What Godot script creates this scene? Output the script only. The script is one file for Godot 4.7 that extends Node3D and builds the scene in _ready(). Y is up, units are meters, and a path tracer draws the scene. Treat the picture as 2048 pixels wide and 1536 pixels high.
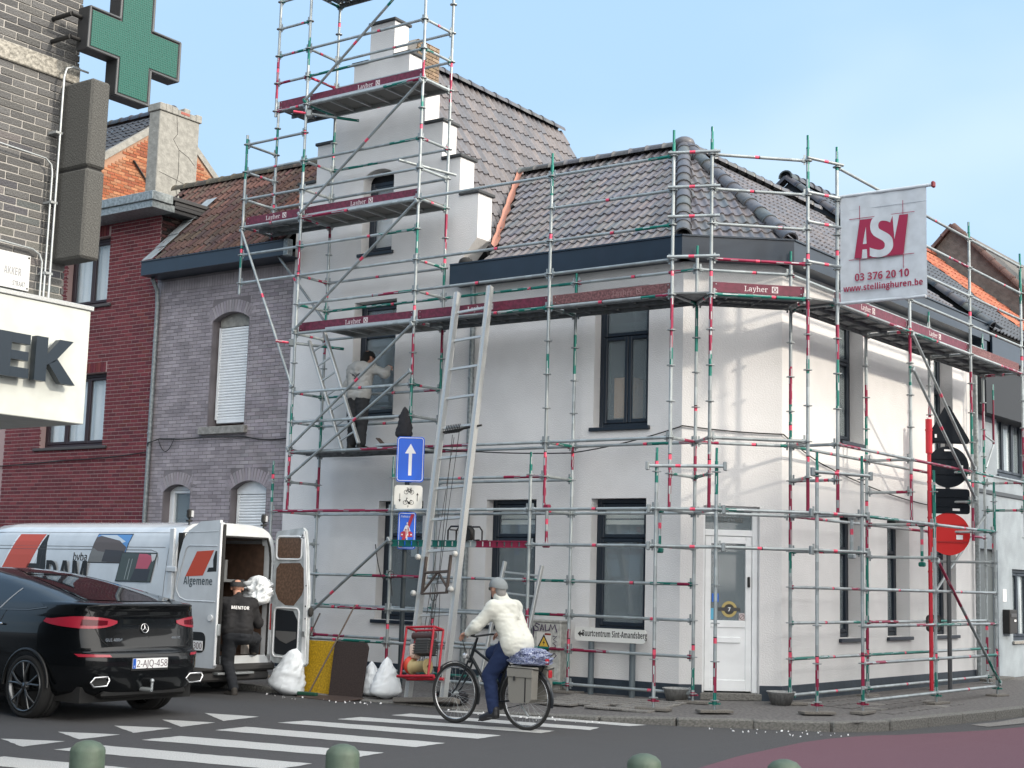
extends Node3D
# A street corner with a white stepped-gable house in a tube scaffold. y is up, metres; the pavement by the front wall is y = 0.
# The front wall looks along +Z (plane z = -0.3), the corner is cut off by a chamfer, the side wall runs away along BD.
const BD := Vector3(0.0461, 0, -0.99894)
const BN := Vector3(0.99894, 0, 0.0461)
const CD := Vector3(0.7517, 0, -0.6595)
const CN := Vector3(0.6595, 0, 0.7517)
const SCN := Vector3(0.6875, 0, 0.7262)
const CAM := Vector3(9.741, 1.607, 18.155)
const PA := Vector3(-0.386, 0, -0.3)      # wall corner front / chamfer
const PB := Vector3(0.732, 0, -1.281)     # wall corner chamfer / side
const C1 := Vector3(1.017, 0, -0.962)     # scaffold corner on the side
const UP := Vector3.UP

var M := {}
var rng := RandomNumberGenerator.new()
var taken := {}

func _ready():
	rng.seed = 20240
	camera_sky_sun()
	make_materials()
	ground()
	corner_house()
	left_houses()
	back_houses()
	pharmacy()
	right_house()
	opposite_house()
	scaffold()
	street_things()
	van()
	car()
	people()
	small_things()

func camera_sky_sun():
	var cam := Camera3D.new()
	cam.name = "camera"
	var yaw := -0.62013
	var pitch := 0.13485
	var roll := 0.02788
	var fw := Vector3(sin(yaw) * cos(pitch), sin(pitch), -cos(yaw) * cos(pitch))
	var r0 := Vector3(cos(yaw), 0, sin(yaw))
	var u0 := r0.cross(fw)
	var r := r0 * cos(roll) + u0 * sin(roll)
	var u := u0 * cos(roll) - r0 * sin(roll)
	cam.transform = Transform3D(Basis(r, u, -fw), CAM)
	cam.keep_aspect = Camera3D.KEEP_HEIGHT
	cam.fov = rad_to_deg(2.0 * atan(768.0 / 2892.9))
	cam.near = 0.1
	cam.far = 600.0
	add_child(cam)
	cam.current = true
	var env := Environment.new()
	env.background_mode = Environment.BG_SKY
	var sky := Sky.new()
	var pano := PanoramaSkyMaterial.new()
	pano.panorama = sky_picture()
	pano.energy_multiplier = SKY_ENERGY
	sky.sky_material = pano
	env.sky = sky
	env.tonemap_mode = Environment.TONE_MAPPER_LINEAR
	env.tonemap_exposure = EXPOSURE
	env.sdfgi_enabled = true
	env.ssao_enabled = true
	env.ssil_enabled = true
	var we := WorldEnvironment.new()
	we.name = "world_environment"
	we.environment = env
	add_child(we)
	var sun := DirectionalLight3D.new()
	sun.name = "sun"
	sun.light_energy = SUN_ENERGY
	sun.light_color = Color(1.0, 0.95, 0.88)
	sun.light_angular_distance = 2.5
	sun.shadow_enabled = true
	var az := deg_to_rad(SUN_AZ)
	var el := deg_to_rad(SUN_EL)
	var to_sun := Vector3(sin(az) * cos(el), sin(el), cos(az) * cos(el))
	sun.transform = Transform3D(Basis.looking_at(-to_sun, UP), Vector3(20, 20, 0))
	add_child(sun)

const SKY_ENERGY := 1.0
const EXPOSURE := 2.15
const SUN_ENERGY := 0.42
const SUN_AZ := 98.0
const SUN_EL := 24.0

func sky_picture() -> ImageTexture:
	# pale blue spring sky with thin high cloud, a little whiter towards the horizon and towards the sun
	var w := 1024
	var h := 512
	var im := Image.create(w, h, false, Image.FORMAT_RGBF)
	var n := FastNoiseLite.new()
	n.seed = 5
	n.frequency = 1.6
	n.fractal_octaves = 5
	var az := deg_to_rad(SUN_AZ)
	var el := deg_to_rad(SUN_EL)
	var s := Vector3(sin(az) * cos(el), sin(el), cos(az) * cos(el))
	for y in h:
		var th := PI * (y + 0.5) / h
		for x in w:
			var ph := TAU * (x + 0.5) / w
			var d := Vector3(sin(th) * sin(ph), cos(th), sin(th) * cos(ph))
			var e := maxf(d.y, 0.0)
			var c := Color(0.275, 0.395, 0.515).lerp(Color(0.195, 0.315, 0.485), 1.0 - pow(1.0 - e, 1.7))
			var k := n.get_noise_3d(d.x * 1.0, d.y * 2.6, d.z * 1.0) * 0.5 + 0.5
			var cl := smoothstep(0.36, 0.78, k) * 0.6
			c = c.lerp(Color(0.37, 0.455, 0.525), cl)
			var g := smoothstep(-0.35, 0.95, d.dot(s))
			c = c.lerp(Color(1.75, 1.70, 1.62), g * g)
			if d.y < 0.0:
				c = Color(0.30, 0.30, 0.31)
			im.set_pixel(x, y, c)
	return ImageTexture.create_from_image(im)

# ---------------------------------------------------------------- nodes
func numbered(called: String) -> String:
	var k: int = taken.get(called, -1) + 1
	taken[called] = k
	return called if k == 0 else "%s_%03d" % [called, k]

func tag(o: Node3D, label := "", category := "", group := "") -> Node3D:
	o.set_meta("label", label)
	o.set_meta("category", category)
	if group:
		o.set_meta("group", group)
	return o

func thing(called: String, label: String, category: String, at := Vector3.ZERO, turn := 0.0, group := "") -> Node3D:
	var o := Node3D.new()
	o.name = numbered(called)
	o.position = at
	o.rotation.y = turn
	add_child(o)
	tag(o, label, category, group)
	return o

func part(parent: Node3D, called: String, mesh: Mesh, mat: Material, xf := Transform3D()) -> MeshInstance3D:
	var o := MeshInstance3D.new()
	o.name = called
	o.mesh = mesh
	if mat:
		o.material_override = mat
	o.transform = xf
	if parent == self:
		o.name = numbered(called)
		add_child(o)
	else:
		var key := str(parent.get_instance_id()) + called
		var k: int = taken.get(key, -1) + 1
		taken[key] = k
		if k > 0:
			o.name = "%s_%03d" % [called, k]
		parent.add_child(o, true)
	return o

func stuff(parent: Node3D, called: String, mesh: Mesh, mat: Material, xfs: Array, cols: Array = []) -> MultiMeshInstance3D:
	var mm := MultiMesh.new()
	mm.transform_format = MultiMesh.TRANSFORM_3D
	mm.use_colors = not cols.is_empty()
	mm.mesh = mesh
	mm.instance_count = xfs.size()
	for i in xfs.size():
		mm.set_instance_transform(i, xfs[i])
		if not cols.is_empty():
			mm.set_instance_color(i, cols[i])
	var o := MultiMeshInstance3D.new()
	o.name = called
	o.multimesh = mm
	o.material_override = mat
	o.set_meta("kind", "stuff")
	parent.add_child(o, true)
	return o

func structure(called: String, mesh: Mesh, mat: Material) -> MeshInstance3D:
	var o := part(self, called, mesh, mat)
	o.set_meta("kind", "structure")
	return o

func dup(o: Node3D, at: Vector3, turn: float, label: String, group := "") -> Node3D:
	var c: Node3D = o.duplicate()
	c.name = numbered(String(o.name).rstrip("0123456789").trim_suffix("_"))
	add_child(c)
	c.position = at
	c.rotation.y = turn
	c.set_meta("label", label)
	if group:
		c.set_meta("group", group)
	return c

# ---------------------------------------------------------------- meshes
class MB:
	var st := SurfaceTool.new()
	var c := Color.WHITE
	func _init():
		st.begin(Mesh.PRIMITIVE_TRIANGLES)
		st.set_smooth_group(-1)
	func flat() -> MB:
		st.set_smooth_group(-1)
		return self
	func smooth(g := 1) -> MB:
		st.set_smooth_group(g)
		return self
	func col(k: Color) -> MB:
		c = k
		return self
	func v(p: Vector3):
		st.set_color(c)
		st.add_vertex(p)
	func tri(a: Vector3, b: Vector3, d: Vector3):   # counter-clockwise seen from outside
		v(a); v(d); v(b)
	func quad(a: Vector3, b: Vector3, d: Vector3, e: Vector3):
		tri(a, b, d)
		tri(a, d, e)
	func box(p: Vector3, s: Vector3, b := Basis(), bev := 0.0) -> MB:
		var h := s * 0.5
		bev = minf(bev, minf(h.x, minf(h.y, h.z)) * 0.9)
		var ax := [Vector3(1, 0, 0), Vector3(0, 1, 0), Vector3(0, 0, 1)]
		for i in 3:
			var u: Vector3 = ax[(i + 1) % 3]
			var w: Vector3 = ax[(i + 2) % 3]
			var n: Vector3 = ax[i]
			var hu := h[(i + 1) % 3] - bev
			var hw := h[(i + 2) % 3] - bev
			for sg in [1.0, -1.0]:
				var o: Vector3 = n * h[i] * sg
				var q := [o + u * hu + w * hw, o - u * hu + w * hw, o - u * hu - w * hw, o + u * hu - w * hw]
				for k in 4:
					q[k] = p + b * q[k]
				if sg > 0:
					quad(q[0], q[1], q[2], q[3])
				else:
					quad(q[3], q[2], q[1], q[0])
		if bev > 0.0:
			for i in 3:      # edges along axis i
				var a: Vector3 = ax[i]
				var u: Vector3 = ax[(i + 1) % 3]
				var w: Vector3 = ax[(i + 2) % 3]
				var ha := h[i] - bev
				for su in [1.0, -1.0]:
					for sw in [1.0, -1.0]:
						var e1: Vector3 = u * h[(i + 1) % 3] * su + w * (h[(i + 2) % 3] - bev) * sw
						var e2: Vector3 = u * (h[(i + 1) % 3] - bev) * su + w * h[(i + 2) % 3] * sw
						var q := [p + b * (e1 - a * ha), p + b * (e1 + a * ha), p + b * (e2 + a * ha), p + b * (e2 - a * ha)]
						if su * sw > 0:
							quad(q[3], q[2], q[1], q[0])
						else:
							quad(q[0], q[1], q[2], q[3])
			for sx in [1.0, -1.0]:
				for sy in [1.0, -1.0]:
					for sz in [1.0, -1.0]:
						var k := Vector3(sx, sy, sz)
						var t1 := p + b * (k * Vector3(h.x, h.y - bev, h.z - bev))
						var t2 := p + b * (k * Vector3(h.x - bev, h.y, h.z - bev))
						var t3 := p + b * (k * Vector3(h.x - bev, h.y - bev, h.z))
						if sx * sy * sz > 0:
							tri(t1, t2, t3)
						else:
							tri(t1, t3, t2)
		return self
	func bb(x0, x1, y0, y1, z0, z1, bev := 0.0) -> MB:
		return box(Vector3(x0 + x1, y0 + y1, z0 + z1) * 0.5, Vector3(absf(x1 - x0), absf(y1 - y0), absf(z1 - z0)), Basis(), bev)
	static func frame(d: Vector3) -> Basis:
		var z := d.normalized()
		var x := (Vector3.UP if absf(z.y) < 0.95 else Vector3.RIGHT).cross(z).normalized()
		return Basis(x, z.cross(x), z)
	func tube(a: Vector3, b: Vector3, r: float, n := 8, r2 := -1.0, caps := true) -> MB:
		if r2 < 0.0:
			r2 = r
		var f := frame(b - a)
		smooth(1)
		for i in n:
			var t0 := TAU * i / n
			var t1 := TAU * (i + 1) / n
			var e0 := f.x * cos(t0) + f.y * sin(t0)
			var e1 := f.x * cos(t1) + f.y * sin(t1)
			quad(a + e0 * r, a + e1 * r, b + e1 * r2, b + e0 * r2)
		if caps:
			flat()
			for i in n:
				var t0 := TAU * i / n
				var t1 := TAU * (i + 1) / n
				var e0 := f.x * cos(t0) + f.y * sin(t0)
				var e1 := f.x * cos(t1) + f.y * sin(t1)
				tri(b, b + e0 * r2, b + e1 * r2)
				tri(a, a + e1 * r, a + e0 * r)
		flat()
		return self
	func path(pts: Array, r: float, n := 6, closed := false) -> MB:
		var m := pts.size()
		var rings := []
		for i in m:
			var p0: Vector3 = pts[(i - 1 + m) % m] if closed or i > 0 else pts[0]
			var p1: Vector3 = pts[(i + 1) % m] if closed or i < m - 1 else pts[m - 1]
			var f := frame(p1 - p0)
			if i > 0:      # keep the ring from twisting
				var px: Vector3 = rings[i - 1][0] - pts[i - 1]
				px = (px - f.z * px.dot(f.z)).normalized()
				f = Basis(px, f.z.cross(px), f.z)
			var ring := []
			for k in n:
				ring.append(pts[i] + (f.x * cos(TAU * k / n) + f.y * sin(TAU * k / n)) * r)
			rings.append(ring)
		smooth(1)
		for i in (m if closed else m - 1):
			var a: Array = rings[i]
			var b: Array = rings[(i + 1) % m]
			for k in n:
				quad(a[k], a[(k + 1) % n], b[(k + 1) % n], b[k])
		flat()
		if not closed:
			for k in range(1, n - 1):
				tri(rings[0][0], rings[0][k + 1], rings[0][k])
				tri(rings[m - 1][0], rings[m - 1][k], rings[m - 1][k + 1])
		return self
	func lathe(prof: Array, n := 24, xf := Transform3D()) -> MB:      # prof: Vector2(radius, height), from the bottom up
		smooth(1)
		for j in prof.size() - 1:
			var a: Vector2 = prof[j]
			var b: Vector2 = prof[j + 1]
			if a.is_equal_approx(b):
				continue
			st.set_smooth_group(j + 2 if absf(a.y - b.y) < 0.0005 else 1)
			for i in n:
				var t0 := TAU * i / n
				var t1 := TAU * (i + 1) / n
				quad(xf * Vector3(a.x * cos(t0), a.y, -a.x * sin(t0)), xf * Vector3(a.x * cos(t1), a.y, -a.x * sin(t1)), xf * Vector3(b.x * cos(t1), b.y, -b.x * sin(t1)), xf * Vector3(b.x * cos(t0), b.y, -b.x * sin(t0)))
		flat()
		return self
	func prism(poly: PackedVector2Array, d: float, xf := Transform3D()) -> MB:      # polygon in xy, extruded from z = 0 to z = -d
		if Geometry2D.is_polygon_clockwise(poly):
			poly.reverse()
		var idx := Geometry2D.triangulate_polygon(poly)
		for k in range(0, idx.size(), 3):
			var a := poly[idx[k]]
			var b := poly[idx[k + 1]]
			var e := poly[idx[k + 2]]
			if (b - a).cross(e - a) < 0:
				var t := b
				b = e
				e = t
			tri(xf * Vector3(a.x, a.y, 0), xf * Vector3(b.x, b.y, 0), xf * Vector3(e.x, e.y, 0))
			tri(xf * Vector3(a.x, a.y, -d), xf * Vector3(e.x, e.y, -d), xf * Vector3(b.x, b.y, -d))
		for i in poly.size():
			var a := poly[i]
			var b := poly[(i + 1) % poly.size()]
			quad(xf * Vector3(a.x, a.y, -d), xf * Vector3(b.x, b.y, -d), xf * Vector3(b.x, b.y, 0), xf * Vector3(a.x, a.y, 0))
		return self
	func grid(rows: Array, sm := true) -> MB:      # rows of points; outside is where row x column turns counter-clockwise
		if sm:
			smooth(1)
		for j in rows.size() - 1:
			var a: Array = rows[j]
			var b: Array = rows[j + 1]
			for i in a.size() - 1:
				quad(a[i], a[i + 1], b[i + 1], b[i])
		flat()
		return self
	func ball(p: Vector3, r: Vector3, n := 10) -> MB:
		var rows := []
		for j in n / 2 + 1:
			var row := []
			var t := PI * j / (n / 2)
			for i in n + 1:
				var f := TAU * i / n
				row.append(p + Vector3(sin(t) * sin(f) * r.x, -cos(t) * r.y, sin(t) * cos(f) * r.z))
			rows.append(row)
		return grid(rows)
	func done() -> ArrayMesh:
		st.index()
		st.generate_normals()
		return st.commit()

func rect2(x0: float, y0: float, x1: float, y1: float, r := 0.0, n := 4) -> PackedVector2Array:
	if r <= 0.0:
		return PackedVector2Array([Vector2(x0, y0), Vector2(x1, y0), Vector2(x1, y1), Vector2(x0, y1)])
	var o := PackedVector2Array()
	for k in 4:
		var cx := [x1 - r, x0 + r, x0 + r, x1 - r][k] as float
		var cy := [y1 - r, y1 - r, y0 + r, y0 + r][k] as float
		for i in n + 1:
			var t := PI / 2 * (k + float(i) / n)
			o.append(Vector2(cx + r * cos(t), cy + r * sin(t)))
	return o

func text_part(parent: Node3D, called: String, s: String, cap: float, xf: Transform3D, mat: Material, depth := 0.004, font := "Droid Sans", weight := 400, sx := 1.0) -> MeshInstance3D:
	var t := TextMesh.new()
	var f := SystemFont.new()
	f.font_names = PackedStringArray([font])
	f.font_weight = weight
	t.font = f
	t.text = s
	t.font_size = 48
	t.pixel_size = cap / (48.0 * 0.714)
	t.depth = depth
	t.curve_step = 3.0
	return part(parent, called, t, mat, Transform3D(xf.basis * Basis.from_scale(Vector3(sx, 1, 1)), xf.origin + xf.basis.y * cap * 0.5))      # xf: middle of the baseline

# ---------------------------------------------------------------- materials
func std(c: Color, rough := 0.8, metal := 0.0) -> StandardMaterial3D:      # c is the linear base colour
	var m := StandardMaterial3D.new()
	m.albedo_color = c.linear_to_srgb()
	m.roughness = rough
	m.metallic = metal
	return m

func gray(k: float) -> Color:
	return Color(k, k, k)

func noise_tex(freq: float, oct: int, lo: float, hi: float, sd := 1, size := 512, kind := FastNoiseLite.TYPE_SIMPLEX_SMOOTH, tint := Color.WHITE, mid := 0.5) -> NoiseTexture2D:
	var n := FastNoiseLite.new()
	n.noise_type = kind
	n.seed = sd
	n.frequency = freq
	n.fractal_octaves = oct
	var t := NoiseTexture2D.new()
	t.width = size
	t.height = size
	t.seamless = true
	t.noise = n
	var g := Gradient.new()
	lo = lerpf(lo, 1.0, 0.4)
	g.set_color(0, Color(lo, lo, lo) * tint)
	g.set_color(1, Color(hi, hi, hi))
	g.set_offset(0, mid - 0.3)
	g.set_offset(1, mid + 0.3)
	t.color_ramp = g
	return t

func bump_tex(freq: float, oct: int, strength: float, sd := 3, size := 512) -> NoiseTexture2D:
	var t := noise_tex(freq, oct, 0, 1, sd, size)
	t.color_ramp = null
	t.as_normal_map = true
	t.bump_strength = strength
	return t

func worn(m: StandardMaterial3D, tex: Texture2D, scale := 1.0, bump: Texture2D = null, ns := 1.0, world := true) -> StandardMaterial3D:
	m.albedo_texture = tex
	m.uv1_triplanar = true
	m.uv1_world_triplanar = world
	m.uv1_scale = Vector3.ONE * scale
	if bump:
		m.normal_enabled = true
		m.normal_texture = bump
		m.normal_scale = ns
	return m

func vcol(rough := 0.6, metal := 0.0) -> StandardMaterial3D:
	var m := StandardMaterial3D.new()
	m.vertex_color_use_as_albedo = true
	m.roughness = rough
	m.metallic = metal
	return m

func pane_mat(tint := Color(0.85, 0.92, 0.95), a := 0.12) -> StandardMaterial3D:
	var m := StandardMaterial3D.new()
	m.transparency = BaseMaterial3D.TRANSPARENCY_ALPHA
	m.albedo_color = Color(tint.r, tint.g, tint.b, a)
	m.roughness = 0.02
	m.metallic_specular = 0.35
	return m

func make_materials():
	var fine := noise_tex(0.09, 4, 0.78, 1.0, 11)
	var blot := noise_tex(0.012, 5, 0.74, 1.0, 12)
	var streak := noise_tex(0.03, 4, 0.62, 1.0, 13)
	var grain := bump_tex(0.25, 3, 3.0, 14)
	var lumps := bump_tex(0.05, 4, 5.0, 15)
	M.fine = fine
	M.blot = blot
	M.grain = grain
	M.lumps = lumps
	M.stucco = worn(std(Color(0.70, 0.695, 0.69), 0.92), noise_tex(0.008, 5, 0.955, 1.0, 21), 0.35, grain, 0.3)
	M.plinth = worn(std(Color(0.028, 0.042, 0.06), 0.6), blot, 0.9)
	M.navy = worn(std(Color(0.014, 0.026, 0.044), 0.34), noise_tex(0.01, 3, 0.9, 1.0, 22), 0.5)
	M.navy_frame = std(Color(0.010, 0.018, 0.03), 0.4)
	M.cap = worn(std(Color(0.05, 0.055, 0.06), 0.7), fine, 1.5)
	M.tile = vcol(0.38)
	M.tile.metallic_specular = 0.5
	worn(M.tile, noise_tex(0.02, 4, 0.75, 1.0, 31), 1.3)
	M.old_tile = vcol(0.85)
	worn(M.old_tile, noise_tex(0.05, 5, 0.45, 1.0, 32), 1.2, lumps, 0.5)
	M.under = std(gray(0.02), 0.95)
	M.brick = vcol(0.9)
	worn(M.brick, noise_tex(0.12, 4, 0.6, 1.0, 33), 1.5, lumps, 0.7)
	M.painted_brick = vcol(0.75)
	worn(M.painted_brick, noise_tex(0.006, 6, 0.82, 1.0, 34), 0.45, grain, 0.4)
	M.mortar_light = worn(std(Color(0.44, 0.425, 0.40), 0.95), fine, 2.0)
	M.mortar_dark = worn(std(Color(0.10, 0.05, 0.05), 0.95), fine, 2.0)
	M.mortar_red = worn(std(Color(0.42, 0.30, 0.29), 0.95), fine, 2.0)
	M.mortar_mauve = worn(std(Color(0.20, 0.18, 0.19), 0.95), noise_tex(0.006, 6, 0.78, 1.0, 34), 0.45)
	M.concrete = worn(std(Color(0.30, 0.29, 0.27), 0.95), blot, 1.2, lumps, 0.6)
	M.dark_concrete = worn(std(Color(0.115, 0.115, 0.108), 0.95), noise_tex(0.09, 5, 0.5, 1.0, 35), 1.6, lumps, 0.6)
	M.render_gray = worn(std(Color(0.30, 0.295, 0.27), 0.95), noise_tex(0.02, 5, 0.78, 1.0, 36), 0.5, lumps, 0.3)
	M.asphalt = worn(std(Color(0.082, 0.080, 0.082), 0.9), noise_tex(0.35, 3, 0.55, 1.0, 41, 1024), 0.7, bump_tex(0.4, 2, 4.0, 42, 1024), 0.8)
	M.pave = worn(std(Color(0.155, 0.147, 0.143), 0.92), noise_tex(0.03, 6, 0.6, 1.0, 43, 1024), 0.45, grain, 0.8)
	M.kerb = worn(std(Color(0.20, 0.195, 0.18), 0.92), noise_tex(0.05, 5, 0.5, 1.0, 44), 1.1, grain, 0.9)
	M.slab = worn(std(Color(0.24, 0.23, 0.215), 0.92), noise_tex(0.05, 5, 0.62, 1.0, 45), 1.1, grain, 0.8)
	M.paint = worn(std(Color(0.62, 0.62, 0.60), 0.75), noise_tex(0.08, 6, 0.55, 1.0, 46, 1024), 0.8, grain, 0.8)
	M.redlane = worn(std(Color(0.155, 0.068, 0.09), 0.88), noise_tex(0.2, 4, 0.68, 1.0, 47, 1024), 0.7, grain, 0.8)
	M.galv = std(Color(0.42, 0.45, 0.46), 0.42, 0.6)
	M.tubes = vcol(0.42, 0.35)
	M.zinc = worn(std(Color(0.33, 0.37, 0.38), 0.5, 0.4), streak, 0.8)
	M.alu = worn(std(Color(0.52, 0.54, 0.54), 0.45, 0.5), fine, 1.5)
	M.deck = worn(std(Color(0.20, 0.22, 0.23), 0.6, 0.3), blot, 1.1)
	M.toe = worn(std(Color(0.155, 0.018, 0.045), 0.55), noise_tex(0.03, 5, 0.62, 1.0, 51), 0.8)
	M.toe_old = worn(std(Color(0.22, 0.10, 0.105), 0.8), noise_tex(0.05, 5, 0.45, 1.0, 52), 0.9)
	M.white_print = std(Color(0.62, 0.58, 0.58), 0.7)
	M.white = std(Color(0.80, 0.80, 0.80), 0.55)
	M.pvc = worn(std(Color(0.80, 0.82, 0.83), 0.35), noise_tex(0.01, 4, 0.93, 1.0, 53), 0.7)
	M.black = std(gray(0.015), 0.6)
	M.rubber = std(gray(0.018), 0.85)
	M.glass = pane_mat()
	M.room = std(Color(0.022, 0.025, 0.03), 0.95)
	M.curtain = std(Color(0.62, 0.66, 0.68), 0.9)
	M.blind = std(Color(0.55, 0.57, 0.52), 0.8)
	M.copper = worn(std(Color(0.50, 0.235, 0.165), 0.55, 0.3), fine, 2.0)
	M.lead = worn(std(Color(0.36, 0.40, 0.42), 0.55, 0.2), blot, 1.0)
	M.wood = worn(std(Color(0.20, 0.125, 0.07), 0.85), streak, 1.2)
	M.plank = worn(std(Color(0.20, 0.185, 0.165), 0.9), noise_tex(0.08, 5, 0.55, 1.0, 54), 1.3)
	M.sack = std(Color(0.70, 0.74, 0.77), 0.45)
	M.shop = worn(std(Color(0.62, 0.66, 0.72), 0.35), noise_tex(0.03, 3, 0.12, 1.0, 95, 512, FastNoiseLite.TYPE_SIMPLEX_SMOOTH, Color(0.12, 0.22, 0.75)), 3.0)
	M.cable = std(gray(0.02), 0.7)
	M.chrome = std(gray(0.75), 0.12, 1.0)
# ---------------------------------------------------------------- ground
func road_y(z: float) -> float:
	return clampf(-0.2 + 0.022 * z, -0.2, -0.1)

func flat_poly(pts: Array, lift: float, mb: MB):      # a painted sheet that follows the road
	var cuts := [-500.0, 0.0, 1.5, 3.0, 4.546, 500.0]      # the road's bends
	for c in cuts.size() - 1:
		for piece in Geometry2D.intersect_polygons(PackedVector2Array(pts), PackedVector2Array([Vector2(-500, cuts[c]), Vector2(500, cuts[c]), Vector2(500, cuts[c + 1]), Vector2(-500, cuts[c + 1])])):
			var idx := Geometry2D.triangulate_polygon(piece)
			for k in range(0, idx.size(), 3):
				var q := []
				for j in 3:
					var a: Vector2 = piece[idx[k + j]]
					q.append(Vector3(a.x, road_y(a.y) + lift, a.y))
				if (q[1] - q[0]).cross(q[2] - q[0]).y < 0:
					mb.tri(q[0], q[2], q[1])
				else:
					mb.tri(q[0], q[1], q[2])

func ground():
	var mb := MB.new()
	var zs := [-400.0, -60.0, -20.0, -5.0, 0.0, 1.0, 2.0, 3.0, 4.0, 4.546, 8.0, 20.0, 60.0, 400.0]
	var xs := [-400.0, -60.0, -20.0, 0.0, 20.0, 60.0, 400.0]
	var rows := []
	for z in zs:
		var row := []
		for x in xs:
			row.append(Vector3(x, road_y(z), z))
		rows.append(row)
	rows.reverse()
	mb.grid(rows, false)
	var road := structure("road", mb.done(), M.asphalt)
	# zebra crossing: each bar with ragged, worn ends
	var bars := [
		[-2.29, 2.67, -2.29, 2.40, 0.37, 1.90, 0.36, 2.30], [-2.18, 3.87, -2.24, 3.42, 0.27, 2.86, 0.41, 3.30],
		[-2.15, 4.91, -2.17, 4.46, 0.24, 3.80, 0.33, 4.21], [-2.31, 5.75, -2.26, 5.32, 0.21, 4.83, 0.24, 5.30],
		[-2.16, 6.86, -2.21, 6.36, 0.26, 5.90, 0.29, 6.42], [-1.95, 8.06, -1.97, 7.53, 0.37, 7.02, 0.44, 7.50],
		[-1.85, 9.20, -1.90, 8.66, 0.48, 8.15, 0.55, 8.68], [-1.70, 10.36, -1.72, 9.84, 0.45, 9.36, 0.55, 9.90]]
	for b in bars:
		var m2 := MB.new()
		var pts := []
		for k in 4:
			var a := Vector2(b[2 * k], b[2 * k + 1])
			var c := Vector2(b[(2 * k + 2) % 8], b[(2 * k + 3) % 8])
			var nn := 22 if k % 2 == 1 else 7
			for i in nn:
				var j := Vector2(rng.randf_range(-1, 1), rng.randf_range(-1, 1)) * (0.012 if i > 0 else 0.004)
				pts.append(a.lerp(c, float(i) / nn) + j)
		flat_poly(pts, 0.004, m2)
		part(road, "zebra_bar", m2.done(), M.paint)
	var tri := [[-3.67, 5.62, -2.94, 5.42, -2.83, 6.10], [-3.39, 6.54, -2.75, 6.30, -2.65, 6.90], [-3.2, 7.39, -2.6, 7.07, -2.5, 7.70], [-3.08, 8.22, -2.46, 7.9, -2.38, 8.50], [-2.91, 9.03, -2.33, 8.7, -2.23, 9.28]]
	for b in tri:
		var m2 := MB.new()
		var pts := []
		for k in 3:
			var a := Vector2(b[2 * k], b[2 * k + 1])
			var c := Vector2(b[(2 * k + 2) % 6], b[(2 * k + 3) % 6])
			for i in 8:
				pts.append(a.lerp(c, i / 8.0) + Vector2(rng.randf_range(-1, 1), rng.randf_range(-1, 1)) * 0.008)
		flat_poly(pts, 0.004, m2)
		part(road, "give_way_triangle", m2.done(), M.paint)
	var lane := MB.new()
	flat_poly([Vector2(3.5, 8.5), Vector2(3.12, 5.65), Vector2(2.9, 4.15), Vector2(2.66, 2.3), Vector2(2.64, 1.5), Vector2(2.75, 0.5), Vector2(3.12, -0.44), Vector2(3.55, -1.6), Vector2(3.9, -3.2), Vector2(4.3, -8.0), Vector2(5.0, -30.0), Vector2(9.0, -30.0), Vector2(8.6, 0.0), Vector2(8.4, 8.5)], 0.004, lane)
	part(road, "red_cycle_lane", lane.done(), M.redlane)
	var gut := MB.new()      # pale concrete gutter strip along the side street
	flat_poly([Vector2(3.14, -2.2), Vector2(3.42, -2.1), Vector2(3.60, -3.0), Vector2(3.75, -6.0), Vector2(4.2, -14.0), Vector2(3.9, -14.0), Vector2(3.42, -6.0), Vector2(3.28, -3.0)], 0.008, gut)
	part(road, "gutter_strip", gut.done(), M.slab)

	# pavement between the walls and the kerb
	var inner := [Vector3(-60, 0, -0.3), Vector3(-14, 0, -0.3), Vector3(-8.3, 0, -0.3), Vector3(-6.2, 0, -0.3), Vector3(-4.2, 0, -0.3), Vector3(-2.2, 0, -0.3), Vector3(-0.9, 0, -0.3), PA, PA.lerp(PB, 0.35), PA.lerp(PB, 0.7), PB, PB + BD * 0.8, PB + BD * 2.6, PB + BD * 5.0, PB + BD * 9.0, PB + BD * 16.0, PB + BD * 60.0]
	var kerb := [Vector3(-60, 0, 2.2), Vector3(-14, 0, 2.2), Vector3(-8.3, 0, 2.2), Vector3(-6.2, 0, 2.2), Vector3(-4.2, 0, 2.2), Vector3(-2.2, 0, 2.15), Vector3(-0.7, 0, 2.02), Vector3(0.21, 0, 1.78), Vector3(0.78, 0, 1.45), Vector3(1.34, 0, 0.98), Vector3(2.0, 0, 0.55), Vector3(2.45, 0, 0.12), Vector3(2.62, 0, -0.59), Vector3(2.80, 0, -1.9), Vector3(3.11, 0, -3.8), Vector3(3.40, 0, -8.0), Vector3(5.5, 0, -60.0)]
	var top := [-0.075, -0.075, -0.075, -0.075, -0.14, -0.145, -0.12, -0.085, -0.075, -0.075, -0.075, -0.075, -0.075, -0.075, -0.075, -0.075, -0.075]
	var pm := MB.new()
	var prow := []
	for t in [1.0, 0.75, 0.5, 0.25, 0.0]:
		var row := []
		for i in inner.size():
			var p: Vector3 = inner[i].lerp(kerb[i], t)
			p.y = lerpf(0.0, top[i], pow(t, 1.3))
			row.append(p)
		prow.append(row)
	pm.grid(prow)
	var pav := structure("pavement", pm.done(), M.pave)
	# paving tiles: the paler strip in front of the wall, and a few loose slabs by the corner
	var tiles := []
	for i in 9:
		for j in 6:
			if (i + j * 2) % 7 == 6 and j > 3:
				continue
			tiles.append(Vector3(-1.72 + i * 0.2 + 0.02 * j, 0, 0.22 + j * 0.21))
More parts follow.
